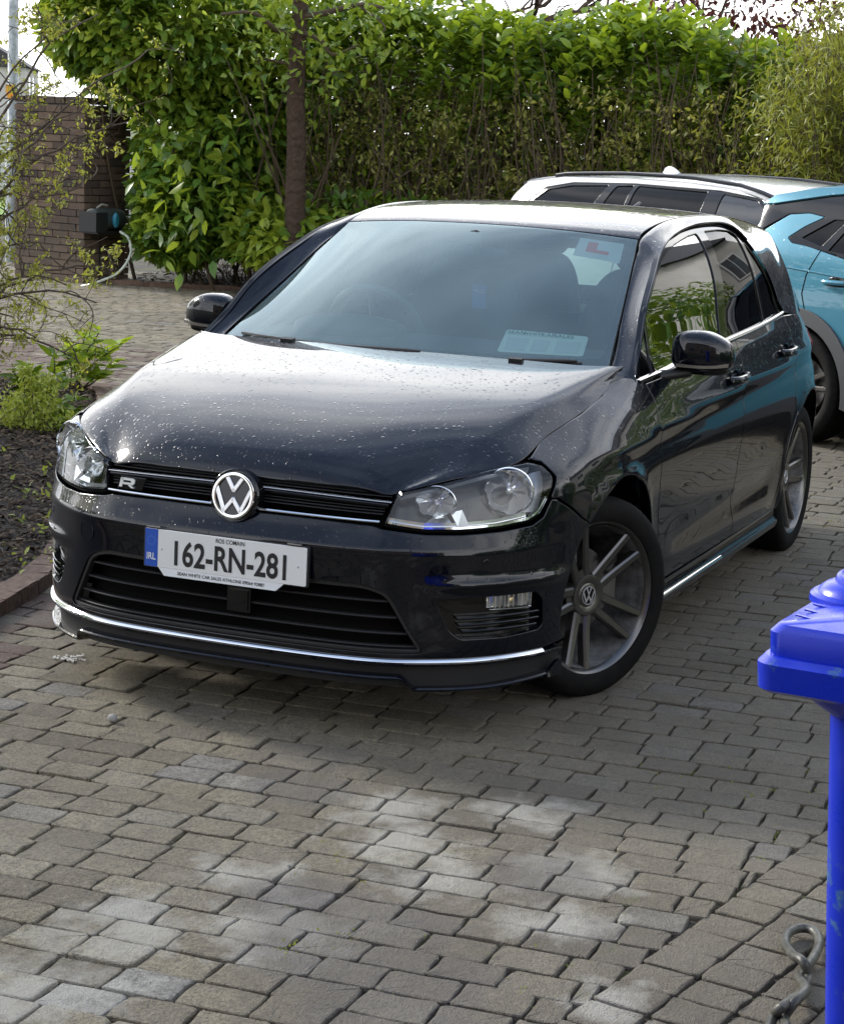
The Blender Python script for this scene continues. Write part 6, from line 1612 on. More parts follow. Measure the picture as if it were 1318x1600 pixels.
    # learner plate and discs behind the glass
    def stick(name, r0, r1, t0, t1, m, par, rr_=.004, lift=-.006):
        a0_, a1_ = ga(r0), ga(r1); return panel(name, fG, rc([(a0_, t0*.6), (a1_, t0*.6), (a1_, t1*.6), (a0_, t1*.6)], rr_), m, par, flange=0, out=(1, 0, 1), h=.04, lift=lift)
    lp = stick('learner_plate', 5.15, 6.45, .64, .905, M_WHITE, cb)
    a0_, a1_ = ga(5.45), ga(6.15)
    t0, t1 = .70, .835
    a_s = lambda u: a0_+(a1_-a0_)*u; t_s = lambda u: (t0+(t1-t0)*u)*.6
    panel('learner_letter', fG, np.array([(a_s(0), t_s(0)), (a_s(0), t_s(1)), (a_s(.32), t_s(1)), (a_s(.32), t_s(.42)), (a_s(1), t_s(.42)), (a_s(1), t_s(0))]), M_REDP, lp, flange=0, out=(1, 0, 1), h=.04, lift=-.004)
    dk = stick('permit_holder', 1.42, 2.18, .475, .865, M_PAPER, cb, .012)
    for i, (t0, t1, m_) in enumerate(((.50, .60, M_WHITE), (.625, .70, M_WHITE), (.73, .84, M_WHITE))):
        stick('permit_disc', 1.50, 1.93, t0, t1, m_, dk, .006, -.004)
    for word, t0 in (('SEAN', .528), ('WHITE', .610), ('CAR', .684), ('SALES', .752)):
        p = G(2.07, t0); tx = Vector(G(2.07, t0+.03)-G(2.07, t0-.03)).normalized(); n = Vector(fnormal(fG, np.array([[ga(2.07), t0*.6]]))[0]); n = n if n.x > 0 else -n; yv = n.cross(tx)
        q = p-np.array(n)*.0025; text('permit_lettering', word, .0175, Matrix(((tx.x, yv.x, n.x, q[0]), (tx.y, yv.y, n.y, q[1]), (tx.z, yv.z, n.z, q[2]), (0, 0, 0, 1))), M_GREENP, dk, 1.05, .012)
build_hatch(car)
# ---------------------------------------------------------------- the two cars behind (local: x forward, y left, origin under the rear axle)
class SideCar:
    def __init__(s, root, hw, g, spine):
        s.root = root
        s.T = Tens(np.array([[(x, w*gg, z) for z, gg in g] for x, w in hw]))
        s.xs = s.T.ev(np.linspace(0, len(hw)-1, 601), np.full(601, 3.))[:, 0]; s.zs = s.T.ev(np.full(601, 3.), np.linspace(0, len(g)-1, 601))[:, 2]
        s.n, s.m = len(hw), len(g)
        rows = []
        for x, zc, dx, ze in spine:
            xe = x+dx; ye = float(s.Y(np.array(xe), np.array(ze))[1]); r = []
            for t in (-1, -.88, -.66, -.35, 0, .35, .66, .88, 1):
                q = abs(t)**2.6; r.append((x+dx*q, ye*t, zc+(ze-zc)*q))
            rows.append(r)
        s.G = Tens(np.array(rows)); s.nr = len(rows)
        s.gc = np.array([-1, -.88, -.66, -.35, 0, .35, .66, .88, 1])
    def Y(s, x, z):
        a = np.interp(np.asarray(x, float), s.xs, np.linspace(0, s.n-1, 601)); b_ = np.interp(np.asarray(z, float), s.zs, np.linspace(0, s.m-1, 601)); return s.T.ev(a, b_)
    def skin(s, name, poly, m, side, holes=(), par=None, r=.02, **k):
        k.setdefault('h', .06)
        return panel(name, s.Y, rc(poly, r), m, par or s.root, holes=[rc(q, min(r, .03)) for q in holes], side=side, bh=.03, out=(0, 1, .1), **k)
    def fG(s, a, b): return s.G.ev(np.asarray(a)*5., np.interp(np.asarray(b), s.gc, np.arange(9.)))
    def top(s, name, r0, r1, m, t=.985, par=None, holes=(), **k):
        a0, a1 = r0/5, r1/5; k.setdefault('h', .07)
        P = [(a0, u) for u in np.linspace(-t, t, 9)]+[(a1, u) for u in np.linspace(t, -t, 9)]
        return panel(name, s.fG, rc(np.array(P), .03), m, par or s.root, holes=holes, out=(0, 0, 1), bh=.05, **k)
    def arch_clad(s, name, cx, cz, r0, r1, m, side, a0=-14, a1=194, lift=.014):
        P = arc_pts(cx, cz, r1, a0, a1, 26)+arc_pts(cx, cz, r0, a1, a0, 26)
        return panel(name, s.Y, np.array(P), m, s.root, side=side, lift=lift, flange=.03, h=.5, bh=.05, out=(0, 1, .1))
    def well(s, cx, cz, r, sd_, y0):
        b = B(); P = np.array([[(cx+r*math.cos(a), y*sd_, cz+r*math.sin(a)) for y in (y0, y0-.30)]+[(cx, (y0-.30)*sd_, cz)] for a in np.linspace(R(-20), R(200), 24)]); b.grid(P); b.build('wheel_arch_liner', M_VOID, s.root)
M_TEAL = paint('teal_metallic_paint', (.06, .20, .28), wet=True, flake=.12, scale=60, dens=.25)
M_WHITEP = paint('white_paint', (.70, .71, .72), wet=False)
M_CLAD = mat('grey_cladding_plastic', (.055, .058, .065), .5); _t = NT(M_CLAD); _t.put(_t.b.inputs['Normal'], _t.bump(_t.noise(300, 2, .5, coords(_t)), .15, .002))
def teal():
    hd = R(60); h_ = Vector((math.cos(hd), math.sin(hd), 0)); nl = Vector((-h_.y, h_.x, 0))     # nl = car's left
    P0 = Vector((-5.75, .19, 0))-h_*.09
    root = thing('parked_car', 'teal blue small SUV with grey wheel-arch cladding, cut off by the right edge', 'car', tuple(P0+nl*.885), hd)
    hw = [(-.85,.62),(-.78,.74),(-.6,.845),(-.3,.880),(0,.885),(.6,.885),(1.3,.885),(2.0,.880),(2.6,.875),(3.0,.83),(3.25,.72),(3.36,.55)]
    g = [(.20,.96),(.35,.985),(.55,1.0),(.75,1.0),(.90,.99),(1.0,.97),(1.1,.94),(1.25,.86),(1.4,.775),(1.52,.66),(1.58,.55)]
    spine = [(-.80,.35,0,.35),(-.82,.62,0,.60),(-.76,.90,.01,.88),(-.70,1.06,.04,1.03),(-.58,1.28,.10,1.22),(-.52,1.395,.06,1.365),(-.40,1.455,.02,1.42),(-.1,1.515,0,1.475),(.4,1.55,0,1.51),(1.0,1.55,0,1.505),(1.5,1.51,-.02,1.455),(1.80,1.42,-.08,1.36),(2.15,1.22,-.14,1.17),(2.45,1.03,-.2,1.0),(2.7,.985,-.15,.95),(3.0,.93,-.1,.87),(3.2,.86,-.12,.78),(3.30,.72,-.14,.66),(3.34,.45,-.14,.42)]
    c = SideCar(root, hw, g, spine)
    c.top('tailgate', 0, 3.0, M_TEAL); tg_ = c.top('rear_window', 3.0, 4.9, M_GLOSSBLK, t=.9)
    c.top('roof', 5.0, 10.4, M_TEAL); c.top('windscreen', 10.5, 13.1, M_GLOSSBLK, t=.96); c.top('bonnet', 13.2, 16.6, M_TEAL); c.top('nose', 16.6, 18, M_BLK)
    WF = 2.60
    for sd_ in (-1, 1):
        arc_r = [(.39*math.cos(R(a)), .335+.39*math.sin(R(a))) for a in np.linspace(176, 4, 20)]; arc_f = [(x+WF, z) for x, z in arc_r]
        body = [(-.72,.34)]+arc_r+[(.42,.26),(WF-.42,.26)]+arc_f+[(3.18,.34),(3.22,.70),(2.98,.85),(2.62,.945),(2.25,.985),(1.6,1.005),(.9,1.03),(.35,1.075),(.09,1.12),(-.02,1.14),(-.15,1.15),(-.20,1.18),(-.10,1.25),(.02,1.31),(-.10,1.325),(-.25,1.31),(-.44,1.19),(-.60,1.08),(-.68,.95),(-.76,.7)]
        c.skin('body_side', body, M_TEAL, sd_, r=.015, h=.05)
        # floating roof edge, black band and window frame
        c.skin('roof_side', [(-.50,1.355),(-.42,1.41),(-.1,1.468),(.4,1.502),(1.0,1.498),(1.5,1.448),(1.48,1.43),(1.0,1.475),(.4,1.472),(0,1.43),(-.40,1.362)], M_TEAL, sd_, r=.004, lift=.012)
        qw = [(-.09,1.185),(.08,1.145),(.20,1.30),(.10,1.30)]; rw = [(.14,1.125),(.85,1.065),(.85,1.40),(.42,1.40),(.28,1.35)]; fw = [(.93,1.06),(1.98,1.02),(1.9,1.09),(1.45,1.36),(.93,1.40)]
        frm = [(-.46,1.20),(-.49,1.352),(-.40,1.362),(0,1.43),(.4,1.472),(1.0,1.475),(1.48,1.43),(1.80,1.33),(2.25,1.05),(2.25,.99),(1.6,1.008),(.9,1.033),(.35,1.078),(.09,1.123),(-.15,1.152),(-.19,1.18),(-.09,1.25),(.03,1.31),(-.10,1.327),(-.26,1.313)]
        fr_ = c.skin('window_frame', frm, M_GLOSSBLK, sd_, holes=[qw, rw, fw], r=.01, h=.06)
        for q in (qw, rw, fw): c.skin('side_window', off_poly(np.array(q), -.004), M_GLASSD, sd_, r=.02, lift=-.008, flange=0)
        for nm, cx in (('rear_arch_cladding', 0), ('front_arch_cladding', WF)): c.arch_clad(nm, cx, .335, .37, .455, M_CLAD, sd_)
        c.skin('sill_cladding', [(.40,.22),(2.2,.22),(2.17,.42),(.43,.42)], M_CLAD, sd_, lift=.014)
        c.skin('door_seam', [(.085,1.12),(.093,1.12),(.035,.98),(.025,.87),(.06,.78),(.052,.78),(.016,.87),(.026,.98)], M_VOID, sd_, lift=.0015, r=.002, flange=0, h=.5)
        c.skin('door_seam', [(.955,1.04),(.963,1.04),(.955,.42),(.947,.42)], M_VOID, sd_, lift=.0015, r=.001, flange=0, h=.5)
        c.skin('body_crease', [(-.52,1.028),(-.2,1.02),(.7,.965),(.7,.960),(-.2,1.012),(-.52,1.018)], M_TEAL, sd_, lift=.006, r=.002, h=.5)
        for x0 in (.17, 1.10):
            p = [c.Y(np.array(x0+t), np.array(.955+.01*t)) for t in (0, .03, .12, .19, .21)]; q = [(a[0], (a[1]+o_)*sd_, a[2]) for a, o_ in zip(p, (0, .035, .04, .03, 0))]
            b = B(); b.tube(spl(q, 4), .014, 8); b.build('door_handle', M_TEAL, root)
            p = c.Y(np.array(x0+.10), np.array(.945)); b = B(); b.lathe([(0, .003), (.05, .002), (.06, -.002)], 20, frame_at((p[0], p[1]*sd_, p[2]), (0, sd_, 0)) @ Matrix.Diagonal((1.5, .7, 1, 1))); b.build('handle_cup', M_GLOSSBLK, root)
        for cx in (0, WF):
            c.well(cx, .335, .38, sd_, .86)
            w = wheel_parts(root, (cx, .765*sd_, .335), sd_, 0, 12, scale=1.055, twin=False)
        b = B(); q = superel((2.02, 1.0*sd_, 1.06), (.09, .11, .075), (.7, .8)); b.grid(q); b.build('door_mirror', M_GLOSSBLK, root)
    # spoiler blade with its pale lower edge
    b = B(); P = []
    for y in np.linspace(-.62, .62, 24):
        e = (y/.62)**2; x = -.575+.10*e*e; z = 1.405-.03*e; P.append([(-.36, y, z+.040), (x+.03, y, z+.004), (x, y, z-.016), (x+.02, y, z-.032), (x+.17, y, z-.030)])
    b.grid(np.array(P)); b.build('roof_spoiler', M_TEAL, root, angle=50)
    for sd_ in (-1, 1):
        b = B(); P = [(-.50, .60*sd_, 1.365), (-.50, .63*sd_, 1.32), (-.52, .68*sd_, 1.24), (-.56, .73*sd_, 1.15)]; b.tube(spl(P, 5), .011, 6); b.build('rear_window_edge', M_TRIM, root)
        for k in range(3):
            b = B(); b.box((-.44+.02*k, (.655+.018*k)*sd_, 1.315-.045*k), (.14, .012, .012)); b.build('vent_slat', M_BLK, root)
    b = B(); b.box((1.2, 0, .24), (3.6, 1.2, .06)); b.box((1.1, 0, .60), (3.2, 1.1, .5)); b.build('underbody', M_VOID, root, smooth=False)
def white():
    hd = R(61); h_ = Vector((math.cos(hd), math.sin(hd), 0)); nl = Vector((-h_.y, h_.x, 0))
    R0 = on_z(870, 272, 1.44)       # roof rail rear end on the near (right-hand) side
    yr = .60
    org = Vector((R0.x, R0.y, 0))+nl*yr+h_*.25
    root = thing('parked_car', 'white estate car with roof rails, parked farther back behind the black car', 'car', tuple(org), hd)
    hw = [(-1.0,.60),(-.9,.72),(-.6,.83),(-.3,.87),(.2,.885),(1.0,.89),(1.9,.885),(2.6,.875),(3.1,.84),(3.4,.73),(3.55,.5)]
    g = [(.20,.96),(.40,.99),(.6,1.0),(.8,.99),(.92,.965),(1.0,.93),(1.1,.885),(1.2,.835),(1.3,.78),(1.38,.72),(1.44,.63),(1.47,.56)]
    X = lambda x: x-.25          # measured from the rail's rear end
    spine = [(-1.02,.35,0,.35),(-1.05,.62,0,.60),(-1.0,.85,.02,.84),(-.93,.98,.05,.96),(-.80,1.17,.08,1.13),(-.70,1.33,.08,1.28),(-.64,1.395,.06,1.36),(-.52,1.43,.04,1.395),(-.2,1.465,0,1.43),(.4,1.485,0,1.445),(1.0,1.485,0,1.44),(1.5,1.465,-.02,1.415),(1.85,1.42,-.06,1.36),(2.2,1.26,-.14,1.21),(2.55,1.05,-.2,1.01),(2.8,.98,-.16,.94),(3.15,.90,-.12,.84),(3.42,.78,-.16,.70),(3.52,.55,-.18,.5)]
    c = SideCar(root, hw, g, spine)
    c.top('tailgate', 0, 3.2, M_WHITEP); c.top('rear_window', 3.3, 6.0, M_GLOSSBLK, t=.9); c.top('roof', 6.2, 12.0, M_WHITEP); c.top('windscreen', 12.05, 14.1, M_GLASSD, t=.95); c.top('windscreen_backing', 12.05, 14.1, M_VOID, t=.95, lift=-.05); c.top('bonnet', 14.2, 17, M_WHITEP); c.top('nose', 17, 18, M_BLK)
    WF = 2.75
    for sd_ in (-1, 1):
        arc_r = [(.37*math.cos(R(a)), .32+.37*math.sin(R(a))) for a in np.linspace(176, 4, 20)]; arc_f = [(x+WF, z) for x, z in arc_r]
        q1 = [(X(-.14),1.25),(X(-.02),1.335),(X(.20),1.375),(X(.56),1.392),(X(.40),1.04),(X(-.05),1.05)]
        q2 = [(X(.50),1.04),(X(.64),1.392),(X(.80),1.400),(X(.80),1.04)]; q3 = [(X(.84),1.04),(X(.84),1.402),(X(1.50),1.392),(X(1.53),1.03)]; q4 = [(X(1.66),1.03),(X(1.64),1.388),(X(1.95),1.36),(X(2.38),1.12),(X(2.52),1.02)]
        body = [(-.95,.34)]+arc_r+[(.42,.22),(WF-.42,.22)]+arc_f+[(3.30,.34),(3.33,.66),(3.02,.82),(2.64,.93),(2.38,.985),(1.5,.995),(.5,1.005),(-.4,1.02),(-.84,1.0),(-.90,.9),(-.98,.7)]
        c.skin('body_side', body, M_WHITEP, sd_, r=.015, h=.06)
        frm = [(-.82,1.0),(-.74,1.12),(-.64,1.28),(-.54,1.372),(-.2,1.425),(.4,1.44),(1.0,1.436),(1.5,1.41),(1.80,1.355),(2.06,1.21),(2.38,.99),(1.5,1.0),(.5,1.01),(-.4,1.025)]
        hole = [(X(-.20),1.235),(X(-.05),1.35),(X(.20),1.395),(X(.80),1.414),(X(1.60),1.405),(X(1.98),1.372),(X(2.44),1.12),(X(2.60),1.01),(X(1.2),1.022),(X(-.1),1.035)]
        c.skin('upper_body', frm, M_WHITEP, sd_, holes=[hole], r=.015, h=.06)
        c.skin('window_surround', off_poly(np.array(hole), -.004), M_GLOSSBLK, sd_, holes=[q1, q2, q3, q4], r=.015, lift=-.006, h=.06)
        for q, m_ in ((q1, M_GLASSD), (q2, M_GLASSD), (q3, M_GLASSD), (q4, M_GLASSS)): c.skin('side_window', off_poly(np.array(q), -.004), m_, sd_, r=.015, lift=-.012, flange=0)
        # roof rail
        pts = []
        for u in np.linspace(0, 1, 20):
            x = -.30+2.12*u; z = float(np.interp(x, [-.3, .4, 1.0, 1.5, 1.85], [1.428, 1.450, 1.450, 1.425, 1.375])); p = c.Y(np.array(x), np.array(z-.01)); pts.append((x, (p[1]-.02)*sd_, z+.022*math.sin(math.pi*u)**.35))
        b = B(); b.tube(pts, .014, 8); b.build('roof_rail', M_GLOSSBLK, root)
        c.skin('door_seam', [(.66,1.0),(.668,1.0),(.62,.5),(.612,.5)], M_VOID, sd_, lift=.0015, r=.001, flange=0, h=.5)
        for cx in (0, WF):
            c.well(cx, .32, .365, sd_, .86); wheel_parts(root, (cx, .77*sd_, .32), sd_, 0, 30, scale=1.01, twin=False)
        b = B(); q = superel((2.2, .99*sd_, 1.02), (.08, .11, .07), (.7, .8)); b.grid(q); b.build('door_mirror', M_WHITEP, root)
    b = B(); P = []
    for i, x in enumerate(np.linspace(0, 1, 9)): hh = .075*math.sin(math.pi*min(1, x*1.05)**.7)*(1-.35*x); w = .028*math.sin(math.pi*(x*.9+.08)); P.append([(.18+.24*x, -w, 1.462), (.18+.24*x, -w*.55, 1.462+hh*.7), (.18+.24*x, 0, 1.462+hh), (.18+.24*x, w*.55, 1.462+hh*.7), (.18+.24*x, w, 1.462)])
    b.grid(np.array(P)); b.build('shark_fin_aerial', M_WHITEP, root, angle=60)
    b = B(); P = []
    for y in np.linspace(-.58, .58, 20):
        e = (y/.58)**2; P.append([(-.52, y, 1.432-.03*e), (-.66+.05*e, y, 1.402-.03*e), (-.68+.05*e, y, 1.385-.03*e), (-.58, y, 1.37-.03*e)])
    b.grid(np.array(P)); b.build('roof_spoiler', M_WHITEP, root, angle=50)
    b = B(); b.box((1.25, 0, .24), (3.9, 1.2, .06)); b.box((1.2, 0, .60), (3.4, 1.1, .5)); b.build('underbody', M_VOID, root, smooth=False)
    b = B(); b.box((.9, 0, .95), (2.6, 1.1, .10)); 
    for x in (.3, 1.35):
        for y in (-.35, .35): b.box((x, y, 1.15), (.12, .42, .5))
    b.build('seats', M_SEAT, root)
teal(); white()
# ---------------------------------------------------------------- blue wheeled bin in the right foreground
M_BIN = mat('blue_bin_plastic', (.001, .018, .44), .33)
_t = NT(M_BIN); _P = coords(_t); _c = _t.mix(_t.ramp(_t.noise(9, 7, .72, _P), [(.555, 0), (.63, .8)]), (.001, .018, .44), (.06, .16, .16)); _c2 = _t.mix(_t.ramp(_t.noise(3, 3, .5, _P), [(.3, 0), (.8, .3)]), _c, (.002, .035, .50)); _t.set(Base_Color=_c2, Roughness=_t.ramp(_t.noise(14, 5, .6, _P), [(.35, .22), (.75, .5)]))
_t.put(_t.b.inputs['Normal'], _t.bump(_t.noise(220, 2, .5, _P), .06, .002))
def bin_():
    # lid height 1.06; the near-left lid corner sits at pixel (1205, 975)
    p = on_z(1204, 975, 1.045); q = on_z(1318, 884, 1.07)
    e = Vector((q.x-p.x, q.y-p.y, 0)).normalized()          # lid's left edge runs away from us, towards the black car
    rz = math.atan2(e.y, e.x)
    root = thing('wheeled_bin', 'bright blue plastic wheeled bin, cut off by the right edge of the picture', 'bin', (p.x, p.y, 0), rz)
    # local: x along e (depth), y to the left of e ; the bin extends to the right of e (negative y)
    Wd, Dp = .56, .66
    # rounded box sections
    def sec(x0, x1, y0, y1, z, r, n=5):
        P = []
        for cx, cy, a0 in ((x1-r, y1-r, 0), (x0+r, y1-r, 90), (x0+r, y0+r, 180), (x1-r, y0+r, 270)):
            for a in np.linspace(a0, a0+90, n): P.append((cx+r*math.cos(R(a)), cy+r*math.sin(R(a)), z))
        return P
    def stack(name, secs, m, cap=True):
        b = B(); n = len(secs[0]); V = [v for s_ in secs for v in s_]; F = [(i*n+k, i*n+(k+1) % n, (i+1)*n+(k+1) % n, (i+1)*n+k) for i in range(len(secs)-1) for k in range(n)]
        if cap: F += [tuple(range(n))[::-1], tuple(range((len(secs)-1)*n, len(secs)*n))]
        b.add(V, F); return b.build(name, m, root, angle=40)
    i0, i1 = .055, .05
    stack('bin_body', [sec(.135, Dp-.12, -Wd+.085, -.100, .05, .05), sec(.095, Dp-.06, -Wd+.055, -.074, .60, .05), sec(.074, Dp-.03, -Wd+.045, -.064, .90, .045), sec(.045, Dp-.01, -Wd+.035, -.034, .93, .04), sec(.02, Dp, -Wd+.022, -.016, .955, .03)], M_BIN, cap=False)
    stack('bin_rim', [sec(-.005, Dp+.01, -Wd+.0, .012, .945, .03), sec(-.018, Dp+.02, -Wd-.012, .016, .952, .03), sec(-.020, Dp+.02, -Wd-.012, .018, .990, .03), sec(-.012, Dp+.02, -Wd-.004, .010, 1.0, .03)], M_BIN)
    lid = stack('bin_lid', [sec(-.004, Dp+.03, -Wd+.004, .002, .995, .02), sec(-.006, Dp+.03, -Wd+.002, .004, 1.035, .02), sec(.002, Dp+.03, -Wd+.012, -.006, 1.046, .02), sec(.10, Dp-.06, -Wd+.12, -.12, 1.060, .05), ], M_BIN)
    # ribs pressed into the lid
    b = B()
    for k in range(14):
        x = .05+k*.042; b.box((x, -.055, 1.0478), (.006, .07, .0022), Matrix.Rotation(.12, 3, 'X'))
    o = b.build('lid_ribs', M_BIN, root); o['kind'] = 'stuff'
    # round boss with its raised moulding
    _q = Matrix.Rotation(-rz, 3, 'Z') @ (on_z(1350, 926, 1.06)-Vector((p.x, p.y, 0))); cx_, cy_ = _q.x, _q.y
    b = B(); b.lathe([(.082, .0), (.081, .010), (.076, .014), (.070, .014), (.067, .020), (.058, .027), (.045, .032), (.0, .033)], 40, Matrix.Translation((cx_, cy_, 1.045))); b.build('lid_boss', M_BIN, root, angle=35)
    b = B(); P = [(cx_+.040*math.cos(a), cy_+.036*math.sin(a), 1.080+.006*math.cos(a)) for a in np.linspace(0, 2*math.pi, 25)]; b.tube(P, .009, 8, caps=False); b.build('lid_grip', M_BIN, root)
    b = B(); P = [(Dp+.03, -.08-i*.1, 1.0) for i in range(5)]; b.tube(P, .016, 10)
    for y in (-.10, -.45): b.box((Dp+.0, y, .985), (.07, .03, .04))
    b.build('bin_handle', M_BIN, root)
    for y in (-.03, -Wd+.03):
        b = B(); b.lathe([(0, -.025), (.095, -.025), (.10, -.015), (.10, .015), (.095, .025), (0, .025)], 24, Matrix.Translation((Dp-.02, y, .10)) @ Matrix.Rotation(R(90), 4, 'X')); b.build('bin_wheel', M_RUB, root)
    b = B(); b.tube([(Dp-.02, -.03, .10), (Dp-.02, -Wd+.03, .10)], .012, 8); b.build('axle', M_BLK, root)
    return root
bin_()
# ---------------------------------------------------------------- twisted rope on the ground by the bin
M_ROPE = mat('grey_hose_rubber', (.06, .06, .05), .42); _t = NT(M_ROPE); _t.set(Base_Color=_t.ramp(_t.noise(28, 5, .65, coords(_t)), [(.35, (.028, .028, .023)), (.7, (.10, .098, .082))])); _t.put(_t.b.inputs['Normal'], _t.bump(_t.noise(90, 4, .6, coords(_t)), .35, .004))
def rope():
    g = lambda u, v, z: on_z(u, v, z)
    A_ = [(1190, 1640, .02), (1206, 1592, .02), (1222, 1572, .05), (1250, 1552, .02), (1262, 1527, .02), (1254, 1503, .05), (1238, 1492, .04), (1226, 1474, .02), (1232, 1457, .02), (1252, 1450, .02), (1272, 1456, .02), (1279, 1474, .02), (1270, 1496, .02), (1256, 1516, .02), (1248, 1528, .02), (1258, 1546, .05), (1240, 1566, .05), (1224, 1590, .02), (1226, 1606, .03), (1205, 1640, .04)]
    P = [tuple(g(u, v, z)) for u, v, z in A_]
    root = thing('rope', 'grey twisted rope ending in a loop, on the paving beside the blue bin', 'rope', (P[5][0], P[5][1], 0)); o_ = np.array(root.location)
    b = B(); b.tube(spl(np.array(P)-o_, 8), .0105, 12); b.build('rope_strand', M_ROPE, root)
rope()
# ---------------------------------------------------------------- scraps on the paving
M_SCRAP = mat('white_flake', (.70, .69, .66), .8)
rg = np.random.default_rng(77); b = B()
for u, v, s in ((113, 1028, .020), (100, 1030, .014), (125, 1026, .014), (118, 1034, .012), (92, 1027, .010), (131, 1032, .008)):
    for k in range(7):
        p = on_z(u+rg.normal(0, 4), v+rg.normal(0, 2.2), .003); b.box((p.x, p.y, p.z+.002), (s*rg.uniform(.3, 1), s*rg.uniform(.3, .8), .004), Matrix.Rotation(rg.uniform(0, 3), 3, 'Z'))
o = b.build('litter', M_SCRAP, None, smooth=False); o['kind'] = 'stuff'; tag(o, 'small white crumbs scattered on the paving in front of the splitter', 'litter'); o['kind'] = 'stuff'
b = B(); p = on_z(176, 1122, .012); b.grid(superel((p.x, p.y, .012), (.012, .014, .012), (.8, .8), (12, 8))); tag(b.build('pebble', mat('pebble_grey', (.30, .29, .27), .8), None), 'small round pale pebble on the paving in front of the black car', 'pebble')
b = B()
for k in range(150):
    u = rg.uniform(0, 1290); v = rg.uniform(1060, 1600); p = on_z(u, v, .0); s = rg.uniform(.001, .0028); b.box((p.x, p.y, .002), (s, s*rg.uniform(.5, 1.2), s*.7), Matrix.Rotation(rg.uniform(0, 3), 3, 'Z'))
o = b.build('grit', mat('grit_grey', (.34, .32, .28), .9), drive, smooth=False); o['kind'] = 'stuff'
# ---------------------------------------------------------------- far left: lamp post, street, white house, lawn
M_GALV = mat('galvanised_steel', (.34, .37, .39), .5, .6); _t = NT(M_GALV); _t.set(Base_Color=_t.ramp(_t.noise(14, 6, .7, world_pos(_t)), [(.35, (.22, .25, .27)), (.65, (.46, .49, .50))]))
p = at(20, 380, 24.5); lp = thing('lamp_post', 'galvanised grey street lamp post beyond the brick pier, at the left edge', 'lamp post', (p.x, p.y, 0))
b = B(); b.lathe([(.085, -.05), (.085, 1.2), (.080, 1.22), (.062, 1.26), (.058, 5.6), (.05, 6.4)], 20); b.build('post', M_GALV, lp)
b = B(); b.tube([(0, 0, 6.3), (0, .15, 6.45), (0, .5, 6.5)], .03, 8); b.box((0, .75, 6.5), (.16, .5, .09)); b.build('lamp_head', M_GALV, lp)
b = B(); b.box((.07, 0, 1.95), (.01, .10, .13)); b.box((.075, 0, 1.88), (.012, .05, .05)); b.build('warning_tag', mat('orange_tag', (.75, .33, .02), .5), lp)
# lawn beyond the gate
P = [on_z(-900, 338, 0), on_z(130, 338, 0), on_z(170, 280, 0), on_z(-600, 280, 0)]
lawn = mk('lawn', [(q.x, q.y, .03) for q in P], [(0, 1, 2, 3)], mat('lawn_green', (.10, .20, .02), .9)); lawn['kind'] = 'structure'
_t = NT(lawn.data.materials[0]); _t.set(Base_Color=_t.ramp(_t.noise(6, 6, .7, world_pos(_t)), [(.35, (.08, .16, .015)), (.7, (.20, .34, .04))]))
rd = mk('road', [(-24, -40, -.04), (-70, -40, -.04), (-70, 30, -.04), (-24, 30, -.04)], [(0, 1, 2, 3)], mat('asphalt', (.06, .06, .06), .9)); rd['kind'] = 'structure'
rd.hide_render = False
p = at(-60, 345, 44); b = B(); q = at(70, 345, 44); e = Vector((q.x-p.x, q.y-p.y, 0)).normalized(); wm = mat('garden_wall_render', (.50, .50, .48), .9)
b.box(((p.x+q.x)/2, (p.y+q.y)/2, .62), (9, .25, 1.25), Matrix.Rotation(math.atan2(e.y, e.x), 3, 'Z')); tag(b.build('garden_wall', wm, None, smooth=False), 'pale rendered boundary wall beyond the lawn, behind the lamp post', 'wall')
def house(label, c, rz, L_, D_, H_, roofh, wallm, roofm, wins):
    th_ = thing('house', label, 'house', c, rz); b = B(); b.box((0, 0, H_/2), (L_, D_, H_)); b.build('wall', wallm, th_, smooth=False)
    b = B(); V = [(-L_/2-.3, -D_/2-.35, H_+.01), (L_/2+.3, -D_/2-.35, H_+.01), (L_/2+.3, D_/2+.35, H_+.01), (-L_/2-.3, D_/2+.35, H_+.01), (-L_/2-.3, 0, H_+roofh), (L_/2+.3, 0, H_+roofh)]
    b.add(V, [(0, 1, 5, 4), (2, 3, 4, 5), (1, 2, 5), (3, 0, 4), (3, 2, 1, 0)]); b.build('roof', roofm, th_, smooth=False)
    b = B(); b.box((L_*.3, 0, H_+roofh), (.6, .5, 1.0)); b.build('chimney', wallm, th_, smooth=False)
    for x, z, w, h, f in wins:
        y = f*(D_/2+.03); b = B(); b.box((x, y, z), (w+.16, .07, h+.16)); wf = b.build('window', mat_get('window_frame_white', (.6, .6, .6), .5), th_, smooth=False)
        b = B(); b.box((x-w*.25-.01, y+f*.04, z), (w/2-.05, .012, h)); b.box((x+w*.25+.01, y+f*.04, z), (w/2-.05, .012, h)); b.build('pane', mat_get('dark_window_pane', (.02, .025, .03), .05), wf, smooth=False)
    return th_
M_REND = mat('pale_render', (.50, .49, .46), .9); _t = NT(M_REND); _t.set(Base_Color=_t.ramp(_t.noise(.8, 6, .6, world_pos(_t)), [(.3, (.40, .39, .36)), (.7, (.56, .55, .52))]))
M_SLATE = mat('dark_roof_tiles', (.035, .034, .036), .7); _t = NT(M_SLATE); _w = _t.n('ShaderNodeTexWave', {'Vector': world_pos(_t), 'Scale': 3.2, 'Distortion': .3}, bands_direction='Z'); _t.set(Base_Color=_t.ramp(_w.outputs['Fac'], [(.2, (.018, .018, .02)), (.6, (.05, .048, .05))]))
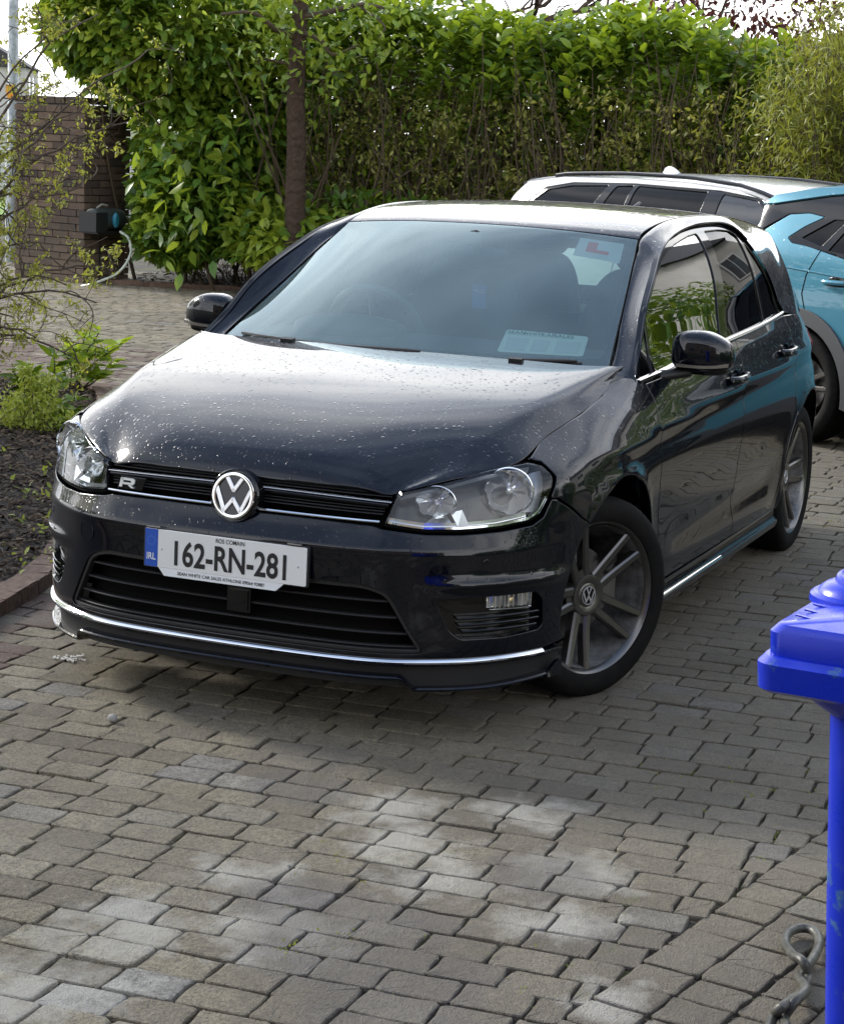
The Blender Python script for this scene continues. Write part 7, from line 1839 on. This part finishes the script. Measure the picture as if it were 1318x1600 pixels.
p = at(-40, 250, 150); house('white house far beyond the lamp post at the left edge', (p.x, p.y, 0), R(30), 14, 8, 4.6, 2.4, M_REND, M_SLATE, [(-4, 3.4, 1.2, 1.2, -1), (0, 3.4, 1.2, 1.2, -1), (4, 3.4, 1.2, 1.2, -1), (-4, 1.2, 1.4, 1.2, -1), (3, 1.2, 1.6, 1.2, -1), (0, 3.4, 1.2, 1.2, 1), (4, 3.4, 1.2, 1.2, 1)])
# the house and its hedge that the car's side mirrors
house('pale rendered house with a dark roof, mirrored in the side windows of the black car', (-16.5, 9.5, 0), R(48), 14, 7, 5.2, 2.6, M_REND, M_SLATE, [(-5, 3.6, 1.2, 1.2, -1), (-1, 3.6, 1.2, 1.2, -1), (4, 3.6, 1.2, 1.2, -1), (-5, 1.3, 1.8, 1.3, -1), (4, 1.3, 1.8, 1.3, -1), (0, 1.1, 1.0, 2.1, -1)])
house('unseen brown brick house added behind the camera to block low sky', (15.5, 4.2, 0), R(-84), 18, 8, 5.4, 3.0, mat('brown_brick_wall', (.20, .15, .11), .9), M_SLATE, [(-5, 3.9, 1.4, 1.2, -1), (0, 3.9, 1.2, 1.2, -1), (5, 3.9, 1.4, 1.2, -1), (-5, 1.4, 2.0, 1.4, -1), (1, 1.1, 1.0, 2.1, -1), (5, 1.4, 2.0, 1.4, -1)])  # added out of view; keeps low sky out of the front reflections
def garden_shrubs():
    rg = np.random.default_rng(123)
    for k, (x, y, rx, ry, rz_) in enumerate([(-8.2, 5.6, 1.3, 1.2, 1.6), (-2.6, 5.4, 1.2, .9, 1.3), (-.4, 6.5, 1.3, .9, 1.35), (2.2, 7.3, 1.4, .9, 1.0), (-10.2, 4.2, 1.4, 1.5, 1.8)]):
        th_ = thing('garden_shrub', ['rounded dark shrub', 'broad low shrub', 'tall bushy shrub', 'low spreading shrub', 'large dense shrub'][k]+' on the right of the drive, seen mirrored in the black car side', 'shrub', (x, y, 0), 0)
        n = 7000; d_ = unit(rg.normal(0, 1, (n, 3))); P = d_*[rx, ry, rz_]*rg.uniform(.55, 1.03, (n, 1))+[0, 0, rz_*.75]; P = P[P[:, 2] > .03]
        leaves('foliage', P, rg.normal(0, 1, (len(P), 3)), rg.uniform(.08, .14, len(P)), M_LAUREL, th_, rg.normal(.25, .2, len(P)), rg=rg)
garden_shrubs()
def tree_left(label, c, r, z, n, seed, hh=.12):
    rg = np.random.default_rng(seed); th_ = thing('broadleaf_tree', label, 'tree', c); b = B(); b.tube([(0, 0, -.1), (.05, 0, z*.5), (0, .05, z)], [.16, .12, .06], 9); b.build('trunk', M_BARK, th_)
    d_ = unit(rg.normal(0, 1, (n, 3))); P = d_*[r, r, r*.9]*rg.uniform(.6, 1.03, (n, 1))+[0, 0, z+r*.3]; leaves('crown', P, rg.normal(0, 1, (n, 3)), rg.uniform(.7, 1.2, n)*hh*2, M_LAUREL, th_, rg.normal(.4, .2, n), rg=rg)
tree_left('leafy garden tree left of the drive, mirrored in the left wing of the black car', (1.5, -8.5, 0), 2.0, 2.6, 3200, 131)
tree_left('leafy garden tree by the twisted hazel, beyond the left edge', (-3.5, -10.5, 0), 2.3, 3.0, 3200, 132)
